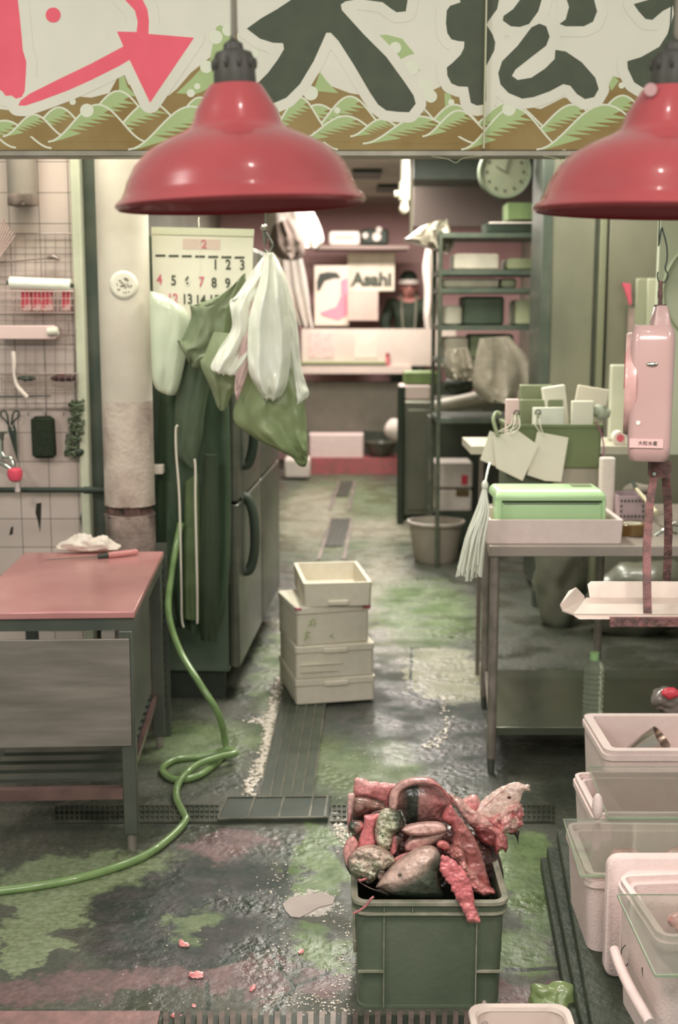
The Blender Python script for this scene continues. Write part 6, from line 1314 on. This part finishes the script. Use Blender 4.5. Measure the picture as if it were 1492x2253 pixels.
# pillow(): a solid lump with the given silhouette, rounded front and back, real thickness, leaning as told
def pillow(poly, D, th, lean=0, amp=.003, freq=30, seed=0, r=None, step=2.2, rag=0, side=0):
    xs = [p[0] for p in poly]; ys = [p[1] for p in poly]
    pl = smooth([Vector((x, y, 0)) for x, y in poly]+[Vector((poly[0][0], poly[0][1], 0))], 4)[:-1]
    rn = random.Random(seed)
    pl = [(p.x+rn.uniform(-rag, rag), p.y+rn.uniform(-rag, rag)) for p in pl]
    X = np.arange(min(xs)-8, max(xs)+9, step); Y = np.arange(min(ys)-8, max(ys)+9, step); gx, gy = np.meshgrid(X, Y)
    Dm = np.full(gx.shape, 1e9); ins = np.zeros(gx.shape, bool); n = len(pl)
    for i in range(n):
        (xa, ya), (xb, yb) = pl[i], pl[(i+1) % n]
        if ya != yb: ins ^= ((ya > gy) != (yb > gy)) & (gx < (xb-xa)*(gy-ya)/(yb-ya)+xa)
        l2 = max(1e-9, (xb-xa)**2+(yb-ya)**2); tt = np.clip(((gx-xa)*(xb-xa)+(gy-ya)*(yb-ya))/l2, 0, 1)
        Dm = np.minimum(Dm, np.hypot(gx-xa-tt*(xb-xa), gy-ya-tt*(yb-ya)))
    V = np.where(ins, -Dm, Dm); R = r or max(6, float(Dm[ins].max())*.55)
    y1 = max(ys); cxm = (min(xs)+max(xs))/2; so = Vector((seed*1.7, seed*.9, seed*2.1)); mb = MB()
    for sgn_ in (-1, 1):
        cache = {}
        def vert(x, y, v):
            k = (round(x, 2), round(y, 2))
            if k not in cache:
                u = min(1, max(0, -v)/R); h = math.sqrt(max(0, 1-(1-u)**2))*th/2
                d0 = D+lean*(y1-y)/FPX*D+side*(x-cxm)/FPX*D
                p = P(x, y, d0); nn = mnoise.noise(p*freq+so)*amp+mnoise.noise(p*freq*3+so)*amp*.45+abs(mnoise.noise(p*140+so))*.0012
                if sgn_ < 0: p = P(x, y, d0-h-(nn if u > .02 else 0))
                else: p = P(x, y, d0)+Vector((0, h, 0))
                cache[k] = mb.bm.verts.new(p)
            return cache[k]
        for j in range(len(Y)-1):
            for i in range(len(X)-1):
                cs = [(X[i], Y[j], V[j, i]), (X[i+1], Y[j], V[j, i+1]), (X[i+1], Y[j+1], V[j+1, i+1]), (X[i], Y[j+1], V[j+1, i])]
                if all(c[2] > 0 for c in cs): continue
                out = []
                for k in range(4):
                    A, B = cs[k], cs[(k+1) % 4]
                    if A[2] <= 0: out.append(A)
                    if (A[2] <= 0) != (B[2] <= 0):
                        q0 = A[2]/(A[2]-B[2]); out.append((A[0]+(B[0]-A[0])*q0, A[1]+(B[1]-A[1])*q0, 0))
                vs = []
                for p in out:
                    v = vert(*p)
                    if v not in vs: vs.append(v)
                if len(vs) > 2:
                    try: mb.bm.faces.new(vs)
                    except ValueError: pass
    bmesh.ops.remove_doubles(mb.bm, verts=mb.bm.verts, dist=1e-5)
    return mb
def C(L_): return [(740+.2949*x, 1700+.2949*y) for x, y in L_]
def Cp(x, y, D): return P(740+.2949*x, 1700+.2949*y, D)
def fishmat(name, stops, axis='Z', scale=18, rough=.28, bump=.6, amp=.35, fleck=.62):
    """colour bands of the skin or flesh itself along one axis of the piece, broken up by noise"""
    stops = [(p_, tuple(v*.8+w_*.2 for v, w_ in zip(c_, (186, 160, 150))) if sum(c_) > 300 else c_) for p_, c_ in stops]
    m = bpy.data.materials.new(name); m.use_nodes = True; nt = m.node_tree; N = nt.nodes; L = nt.links; b = N['Principled BSDF']
    tc = N.new('ShaderNodeTexCoord'); sp = N.new('ShaderNodeSeparateXYZ'); L.new(tc.outputs['Generated'], sp.inputs[0])
    nz = N.new('ShaderNodeTexNoise'); nz.inputs['Scale'].default_value = scale; nz.inputs['Detail'].default_value = 6; L.new(tc.outputs['Object'], nz.inputs['Vector'])
    ms = N.new('ShaderNodeMath'); ms.operation = 'SUBTRACT'; ms.inputs[1].default_value = .5; L.new(nz.outputs[0], ms.inputs[0])
    ml = N.new('ShaderNodeMath'); ml.operation = 'MULTIPLY_ADD'; ml.inputs[1].default_value = amp; L.new(ms.outputs[0], ml.inputs[0])
    if axis in 'XYZ': L.new(sp.outputs['XYZ'.index(axis)], ml.inputs[2])
    else:   # diagonal
        ad = N.new('ShaderNodeMath'); ad.operation = 'MULTIPLY_ADD'; ad.inputs[1].default_value = .5 if axis == 'D' else -.5; L.new(sp.outputs[0], ad.inputs[0])
        hf = N.new('ShaderNodeMath'); hf.operation = 'MULTIPLY_ADD'; hf.inputs[1].default_value = .5; hf.inputs[2].default_value = 0 if axis == 'D' else .5; L.new(sp.outputs[2], hf.inputs[0]); L.new(hf.outputs[0], ad.inputs[2]); L.new(ad.outputs[0], ml.inputs[2])
    r = N.new('ShaderNodeValToRGB'); els = r.color_ramp.elements
    els[0].position = stops[0][0]; els[0].color = lin(stops[0][1])+(1,); els[1].position = stops[-1][0]; els[1].color = lin(stops[-1][1])+(1,)
    for p_, c_ in stops[1:-1]: e = els.new(p_); e.color = lin(c_)+(1,)
    L.new(ml.outputs[0], r.inputs[0])
    nf = N.new('ShaderNodeTexNoise'); nf.inputs['Scale'].default_value = 75; nf.inputs['Detail'].default_value = 7; nf.inputs['Roughness'].default_value = .7; L.new(tc.outputs['Object'], nf.inputs['Vector'])
    nr = N.new('ShaderNodeMapRange'); nr.inputs[1].default_value = .36; nr.inputs[2].default_value = .58; nr.inputs[3].default_value = fleck; nr.inputs[4].default_value = 1.05; L.new(nf.outputs[0], nr.inputs[0])
    mx = N.new('ShaderNodeMix'); mx.data_type = 'RGBA'; mx.blend_type = 'MULTIPLY'; mx.inputs[0].default_value = 1; L.new(r.outputs[0], mx.inputs[6]); L.new(nr.outputs[0], mx.inputs[7]); L.new(mx.outputs[2], b.inputs['Base Color']); b.inputs['Roughness'].default_value = rough; b.inputs['Coat Weight'].default_value = .25
    b.inputs['Subsurface Weight'].default_value = .0
    n2 = N.new('ShaderNodeTexNoise'); n2.inputs['Scale'].default_value = 90; n2.inputs['Detail'].default_value = 5; L.new(tc.outputs['Object'], n2.inputs['Vector'])
    bp = N.new('ShaderNodeBump'); bp.inputs['Strength'].default_value = bump; bp.inputs['Distance'].default_value = .004; L.new(n2.outputs[0], bp.inputs['Height']); L.new(bp.outputs[0], b.inputs['Normal'])
    return m
PINK = (206, 124, 126); PALE = (222, 176, 168); GREYP = (150, 108, 104); DARK = (62, 52, 46); GRN = (112, 126, 98); WGR = (196, 198, 170); DGR = (56, 66, 54)
def piece(nm, poly, D, th, m_, lab, cat, **k): return pillow(C(poly), D, th, **k).build(nm, m_, None, lab, cat, 'fish offcuts heaped in the crate', sharp=70)
piece('offcut_base', [(160, 830), (300, 900), (420, 935), (800, 940), (1215, 910), (1225, 640), (1100, 470), (800, 380), (500, 380), (200, 300), (120, 420), (130, 600)], 2.90, .09, fishmat('dark_offcuts', [(.3, (50, 44, 38)), (.7, (92, 60, 56))], scale=40), 'dark mass of fish offcuts deep inside the crate beneath the other pieces', 'fish offcuts', lean=.1, amp=.012, freq=28, seed=1)
piece('rib_plate', [(128, 52), (150, 38), (190, 40), (250, 62), (330, 72), (440, 80), (470, 90), (430, 140), (395, 200), (390, 275), (345, 235), (270, 205), (200, 188), (142, 180)], 2.93, .03, fishmat('rib_flesh', [(.2, (190, 104, 106)), (.55, (184, 110, 108)), (.75, (230, 150, 150)), (.95, (232, 176, 170))], scale=26), 'pink rib plate with a pale upper rim at the back left of the crate', 'fish ribs', amp=.005, rag=1.2, seed=2)
piece('flesh_strip', [(84, 160), (110, 153), (142, 165), (138, 250), (112, 380), (98, 470), (84, 400), (82, 280)], 2.91, .02, fishmat('strip_flesh', [(.3, PINK), (.7, PALE)]), 'thin pink flesh strip standing at the left rim of the crate', 'fish piece', seed=3)
piece('dark_meat', [(135, 195), (180, 188), (260, 205), (345, 240), (378, 270), (340, 290), (240, 325), (200, 350), (125, 358), (122, 280)], 2.88, .04, fishmat('dark_meat', [(.2, (58, 46, 40)), (.5, (96, 62, 56)), (.8, (132, 96, 84))], scale=30, amp=.7), 'dark brown meat lump below the rib plate at left', 'fish meat', seed=4, amp=.006)
piece('folded_gut', [(92, 385), (120, 365), (165, 362), (200, 375), (215, 400), (190, 440), (150, 468), (110, 450), (92, 420)], 2.83, .035, fishmat('gut', [(.2, DGR), (.6, (150, 118, 108)), (.8, (220, 130, 130))], axis='X', amp=.6), 'small curled pink and grey roll at the left rim', 'fish piece', seed=5, amp=.006)
piece('pink_fillet', [(205, 322), (250, 318), (330, 305), (300, 380), (285, 440), (300, 540), (270, 560), (150, 575), (160, 530), (180, 460), (205, 400)], 2.80, .04, fishmat('bright_pink', [(.2, (220, 120, 126)), (.5, (212, 108, 114)), (.8, (232, 130, 134))], axis='X', amp=.3), 'bright pink fillet band beside the mottled upright fish head', 'fish fillet', seed=6)
piece('fish_belly', [(62, 540), (85, 500), (130, 480), (165, 530), (150, 580), (110, 640), (95, 690), (115, 780), (160, 815), (100, 760), (58, 660), (50, 590)], 2.775, .035, fishmat('belly_pink', [(.3, PALE), (.7, (226, 156, 152))], amp=.5), 'pale pink belly flap bulging over the left rim', 'fish belly', seed=7)
piece('fin_line', [(58, 650), (80, 720), (160, 810), (250, 865), (400, 918), (340, 870), (300, 872), (240, 850), (150, 790), (90, 715)], 2.735, .010, fishmat('fin_dark', [(.3, (176, 150, 140)), (.7, DGR)], amp=.6), 'thin dark fin edge running down to the front left of the rim', 'fin', seed=8, step=2)
ud = piece('head_offcut', [(330, 292), (370, 278), (420, 282), (480, 305), (505, 360), (515, 400), (480, 440), (440, 480), (420, 560), (395, 590), (340, 578), (300, 530), (285, 440), (300, 350)], 2.79, .07, fishmat('mottled_head', [(.15, WGR), (.42, (176, 186, 150)), (.6, GRN), (.85, DGR)], axis='X', scale=30, amp=.9, fleck=.3, bump=1), 'mottled green and white fish head standing upright left of the dome', 'fish head', seed=9, amp=.014, freq=40)
piece('gill_piece', [(418, 480), (445, 462), (475, 470), (502, 495), (480, 540), (460, 600), (420, 620), (400, 590), (415, 540)], 2.765, .04, fishmat('gill_flesh', [(.2, (206, 110, 114)), (.5, DARK), (.8, (70, 60, 52))], axis='X', amp=.8, scale=40), 'ragged dark gill piece with pink edge left of the oval slice', 'gill', seed=10, amp=.006, rag=1)
piece('small_fin', [(232, 328), (280, 290), (345, 280), (330, 300), (270, 330), (238, 345)], 2.81, .012, fishmat('small_fin', [(.3, DARK), (.7, (90, 70, 62))]), 'small dark fin lying over the pink fillet band', 'fin', seed=11, step=2)
jh = piece('head_offcut', [(92, 660), (120, 605), (170, 570), (240, 552), (310, 560), (380, 590), (430, 630), (440, 680), (400, 720), (340, 745), (300, 800), (250, 832), (200, 815), (150, 800), (115, 760), (95, 710)], 2.745, .08, fishmat('pale_green_head', [(.1, (104, 92, 80)), (.35, (128, 138, 108)), (.6, WGR), (.8, (206, 186, 168))], scale=34, amp=1.1, fleck=.3, bump=1), 'pale green mottled fish head facing front at the left of the crate', 'fish head', seed=12, amp=.016, freq=42)
for (x, y, D_, r_, par) in ((292, 690, 2.702, .0038, jh), (348, 468, 2.752, .0048, ud)):
    e_ = MB().sph(Cp(x, y, D_), r_, 16, (1, .6, 1)).bm; mb = MB(); mb.bm.free(); mb.bm = e_; mb.build('fish_eye', mat('eye_pale_green', (176, 190, 140), rough=.1, coat=.6), None, None) if False else None
    e_.free()
    o_ = MB().sph(Cp(x, y, D_), r_, 16, (1, .6, 1)).build('fish_eye', mat('eye_pale_green', (166, 180, 140), rough=.1, coat=.6), None)
    o_.parent = par; o_.location = o_.location-par.location
    o2 = MB().sph(Cp(x, y, D_-r_*.5), r_*.5, 12, (1, .5, 1)).build('eye_pupil', black, None); o2.parent = o_; o2.location = o2.location-par.location-o_.location
lp = piece('mouth_scrap', [(155, 792), (180, 795), (215, 785), (235, 790), (200, 812), (170, 812)], 2.700, .012, mat('mouth_pink', (196, 120, 122), rough=.3, scale=40), 'pink lips at the bottom of the pale green fish head', 'fish mouth', seed=13, step=2)
for k, (pa, lab) in enumerate((([(250, 760), (285, 700), (300, 690), (285, 760), (265, 800), (235, 828), (228, 815)], 'narrow grey gill flap hanging left of the large fish head'), ([(320, 720), (365, 735), (345, 790), (320, 800), (305, 775)], 'short grey gill flap touching the snout of the large fish head'))):
    piece('gill_flap', pa, 2.715, .014, fishmat('gill_flap%d' % k, [(.3, (150, 130, 118)), (.7, (104, 92, 84))], amp=.6), lab, 'gill flap', seed=14+k, step=2)
dm = piece('fish_section', [(393, 215), (400, 170), (425, 120), (470, 78), (530, 52), (600, 42), (680, 44), (730, 62), (775, 100), (820, 150), (855, 205), (865, 250), (840, 290), (800, 320), (795, 380), (700, 390), (600, 388), (525, 392), (505, 345), (480, 285), (440, 282), (402, 268)], 2.87, .10,
    fishmat('dome_flesh', [(.0, (206, 150, 144)), (.14, (190, 132, 126)), (.2, (134, 106, 98)), (.28, (64, 70, 62)), (.42, (60, 66, 58)), (.46, (150, 108, 102)), (.8, (162, 96, 96)), (1.0, (196, 122, 120))], axis='X', scale=10, amp=.06, rough=.3), 'big domed fish section with a dark stripe rising highest in the crate', 'fish section', seed=16, amp=.003, r=55)
rm = pillow(C([(392, 220), (400, 165), (430, 112), (480, 68), (560, 44), (640, 38), (710, 45), (770, 90), (840, 165), (862, 215), (835, 195), (770, 115), (710, 98), (640, 88), (560, 100), (500, 130), (470, 175), (462, 240), (440, 285), (402, 268)]), 2.815, .035, step=2.0, seed=17, amp=.002); o_ = rm.build('pale_skin_edge', fishmat('dome_edge', [(.2, (206, 160, 152)), (.6, (216, 150, 148)), (.9, (226, 130, 134))], axis='X', amp=.3), None, 'pale pink skin edge round the dome'); del o_['label']; o_.parent = dm; o_.location = o_.location-dm.location
piece('fish_slice', [(500, 540), (560, 490), (680, 465), (815, 440), (800, 480), (760, 520), (710, 548), (640, 580), (580, 604), (540, 606), (505, 590)], 2.785, .05, fishmat('slice_low', [(.1, (200, 100, 104)), (.35, (206, 140, 134)), (.8, (190, 150, 138))], amp=.25), 'lower pinkish slice under the pale oval slice', 'fish slice', seed=18)
ov = piece('fish_slice', [(478, 428), (520, 402), (590, 385), (680, 374), (760, 376), (805, 392), (824, 425), (800, 452), (740, 466), (660, 474), (580, 474), (515, 458)], 2.77, .045, fishmat('slice_pale', [(.1, (196, 146, 136)), (.6, (226, 184, 174))], amp=.25), 'pale oval fish slice lying in the middle below the dome', 'fish slice', seed=19)
piece('red_ring', [(748, 535), (765, 514), (795, 508), (832, 522), (850, 550), (840, 575), (810, 586), (770, 572), (752, 555)], 2.735, .025, fishmat('ring_red', [(.2, (170, 64, 66)), (.6, (206, 110, 108))], scale=60, amp=1), 'small round red cut piece just right of the large fish head', 'fish piece', seed=20, step=2)
bh = piece('head_offcut', [(293, 860), (330, 800), (375, 745), (430, 690), (500, 635), (580, 585), (650, 560), (710, 556), (755, 575), (780, 620), (780, 690), (765, 760), (785, 860), (800, 922), (700, 935), (600, 932), (480, 922), (400, 905), (350, 870)], 2.705, .11,
    fishmat('tuna_head', [(.0, (44, 56, 46)), (.30, (52, 64, 52)), (.46, (96, 104, 90)), (.58, (190, 164, 150)), (.9, (218, 184, 170))], axis='A', scale=26, amp=.16, rough=.2), 'large pointed dark fish head with a pale back at the front of the crate', 'fish head', seed=21, amp=.004, r=60)
o_ = MB().sph(Cp(475, 762, 2.650), .0048, 16, (1, .5, 1)).build('fish_eye', mat('eye_dark', (90, 84, 72), rough=.08, coat=.8), None); o_.parent = bh; o_.location = o_.location-bh.location
o_ = MB().tube([Cp(298, 858, 2.70), Cp(340, 858, 2.672), Cp(400, 868, 2.655), Cp(450, 885, 2.650)], .0007, 6, 5).build('mouth_line', mat('mouth_line', (44, 46, 40), rough=.4), None); o_.parent = bh; o_.location = o_.location-bh.location
piece('pectoral_scrap', [(430, 640), (480, 610), (540, 595), (575, 600), (530, 625), (470, 660), (435, 672)], 2.735, .018, fishmat('scrap_pink', [(.3, (206, 140, 136)), (.7, (170, 100, 98))], amp=.6), 'small pinkish scrap tucked above the large fish head', 'fish piece', seed=22, step=2)
piece('flesh_slab', [(850, 235), (900, 300), (960, 380), (1020, 470), (1070, 560), (1110, 690), (1135, 780), (1152, 850), (1150, 905), (1090, 915), (1040, 880), (1000, 800), (950, 700), (900, 600), (860, 520), (868, 450), (845, 390), (790, 350), (800, 300)], 2.80, .05, fishmat('slab_flesh', [(.0, (214, 100, 104)), (.3, (160, 92, 88)), (.7, (150, 84, 80)), (1, (206, 100, 106))], scale=16, amp=.5), 'long brownish pink flesh slab running down the right of the dome', 'fish flesh', seed=23, amp=.007, rag=1.4)
piece('entrails', [(800, 600), (850, 560), (890, 515), (935, 520), (950, 570), (960, 640), (1000, 720), (1045, 735), (1060, 790), (1110, 840), (1170, 870), (1190, 905), (1120, 925), (1050, 905), (1000, 870), (960, 790), (920, 720), (880, 670)], 2.755, .05, fishmat('entrails', [(.1, (216, 120, 118)), (.5, (196, 132, 124)), (.8, (176, 106, 100))], scale=30, amp=.6), 'folded pink entrails spilling inside the front right corner', 'entrails', seed=24, amp=.011, freq=50, rag=1.2)
piece('red_fillet', [(783, 615), (830, 622), (880, 655), (930, 700), (975, 760), (1005, 820), (1022, 880), (1032, 960), (1048, 1030), (1070, 1080), (1076, 1118), (1040, 1122), (985, 1112), (958, 1060), (935, 1020), (915, 970), (890, 940), (880, 900), (852, 880), (860, 850), (830, 820), (800, 780), (772, 720), (775, 660)], 2.632, .022, fishmat('red_fillet', [(.1, (214, 122, 124)), (.4, (196, 92, 98)), (.8, (208, 104, 110))], scale=20, amp=.4), 'bright red fillet strip hanging over the front rim of the crate', 'fish fillet', lean=.22, seed=25, rag=1.6, amp=.005, freq=60)
piece('pink_shred', [(838, 150), (880, 175), (930, 200), (1000, 250), (1060, 300), (1130, 345), (1190, 390), (1235, 430), (1280, 490), (1278, 560), (1270, 600), (1235, 575), (1205, 615), (1180, 590), (1155, 545), (1110, 545), (1060, 480), (1010, 415), (960, 360), (900, 280), (860, 220)], 2.875, .05, fishmat('shred', [(.1, (176, 70, 74)), (.4, (214, 130, 128)), (.8, (214, 168, 158))], scale=34, amp=.8), 'shaggy pink flesh ridge reaching from the dome to the right rim', 'fish flesh', seed=26, rag=1.6, amp=.009, freq=45)
wg_ = piece('fish_collar', [(1030, 275), (1080, 215), (1130, 170), (1190, 128), (1250, 98), (1310, 78), (1360, 72), (1400, 86), (1450, 96), (1440, 112), (1452, 135), (1400, 140), (1385, 180), (1365, 240), (1395, 260), (1398, 310), (1385, 350), (1400, 380), (1370, 400), (1345, 430), (1280, 446), (1210, 436), (1150, 400), (1100, 370), (1045, 325)], 2.90, .035, fishmat('collar', [(.1, (206, 110, 112)), (.33, (220, 150, 146)), (.42, (236, 214, 200)), (.9, (232, 206, 192))], scale=26, amp=.35), 'pale pink fish collar fanned out like a wing past the right rim', 'fish collar', seed=27, rag=1.3, amp=.005)
for x, y, rr_ in ((1290, 185, .0045), (1310, 320, .0045), (1215, 355, .004)):
    o_ = MB().sph(Cp(x, y, 2.882), rr_, 14, (1.2, .4, .8)).build('dark_socket_hole', mat('hole_brown', (96, 62, 58), rough=.5), None); o_.parent = wg_; o_.location = o_.location-wg_.location
piece('ragged_flesh', [(1050, 330), (1130, 340), (1200, 330), (1250, 290), (1320, 250), (1380, 240), (1400, 300), (1388, 350), (1402, 385), (1365, 410), (1345, 440), (1280, 452), (1210, 445), (1150, 400), (1090, 370)], 2.885, .045, fishmat('ragged', [(.2, (196, 100, 102)), (.45, (226, 150, 148)), (.6, (236, 206, 194)), (.85, (206, 110, 112))], axis='X', scale=40, amp=1.6), 'lumpy pink and white torn flesh along the lower edge of the pale collar', 'fish flesh', seed=31, rag=2.2, amp=.018, freq=70)
mb = MB()
for i in range(7): mb.tube([Cp(1055+i*14, 310+i*14, 2.886), Cp(1150+i*16, 210+i*12, 2.883), Cp(1280+i*14, 105+i*22, 2.888)], .0009, 6, 5)
o_ = mb.build('collar_streaks', mat('streak_pale', (206, 150, 142), rough=.4), None); o_.parent = wg_; o_.location = o_.location-wg_.location
piece('flesh_lump', [(925, 205), (975, 185), (1010, 168), (1050, 170), (1070, 205), (1070, 270), (1030, 300), (970, 270)], 2.90, .03, fishmat('knob', [(.2, (226, 110, 116)), (.8, (224, 160, 154))], amp=.6), 'pink flesh knob between the dome and the pale collar', 'fish flesh', seed=28)
piece('dark_membrane', [(1275, 450), (1320, 445), (1368, 430), (1362, 480), (1358, 540), (1348, 500), (1330, 465), (1300, 462)], 2.90, .012, fishmat('membrane', [(.3, (44, 48, 40)), (.7, (70, 62, 54))]), 'dark membrane tip hanging below the pale collar', 'membrane', seed=29, step=2)
piece('meat_lump', [(1030, 420), (1080, 400), (1160, 420), (1200, 470), (1180, 540), (1120, 540), (1060, 500)], 2.86, .04, fishmat('meat_lump', [(.2, (150, 70, 70)), (.7, (120, 60, 60))], amp=.7), 'dark red meat lump under the shaggy ridge at right', 'fish meat', seed=30, amp=.007)
MB().tube([Cp(128, 1050, 2.655), Cp(170, 1030, 2.652), Cp(225, 990, 2.65), Cp(255, 945, 2.648), Cp(280, 925, 2.65)], .0028, 8, 5).build('stringy_scrap', mat('string_pink', (176, 112, 112), rough=.4), None, 'thin pink stringy scrap stuck on the front left of the crate rim', 'fish piece')
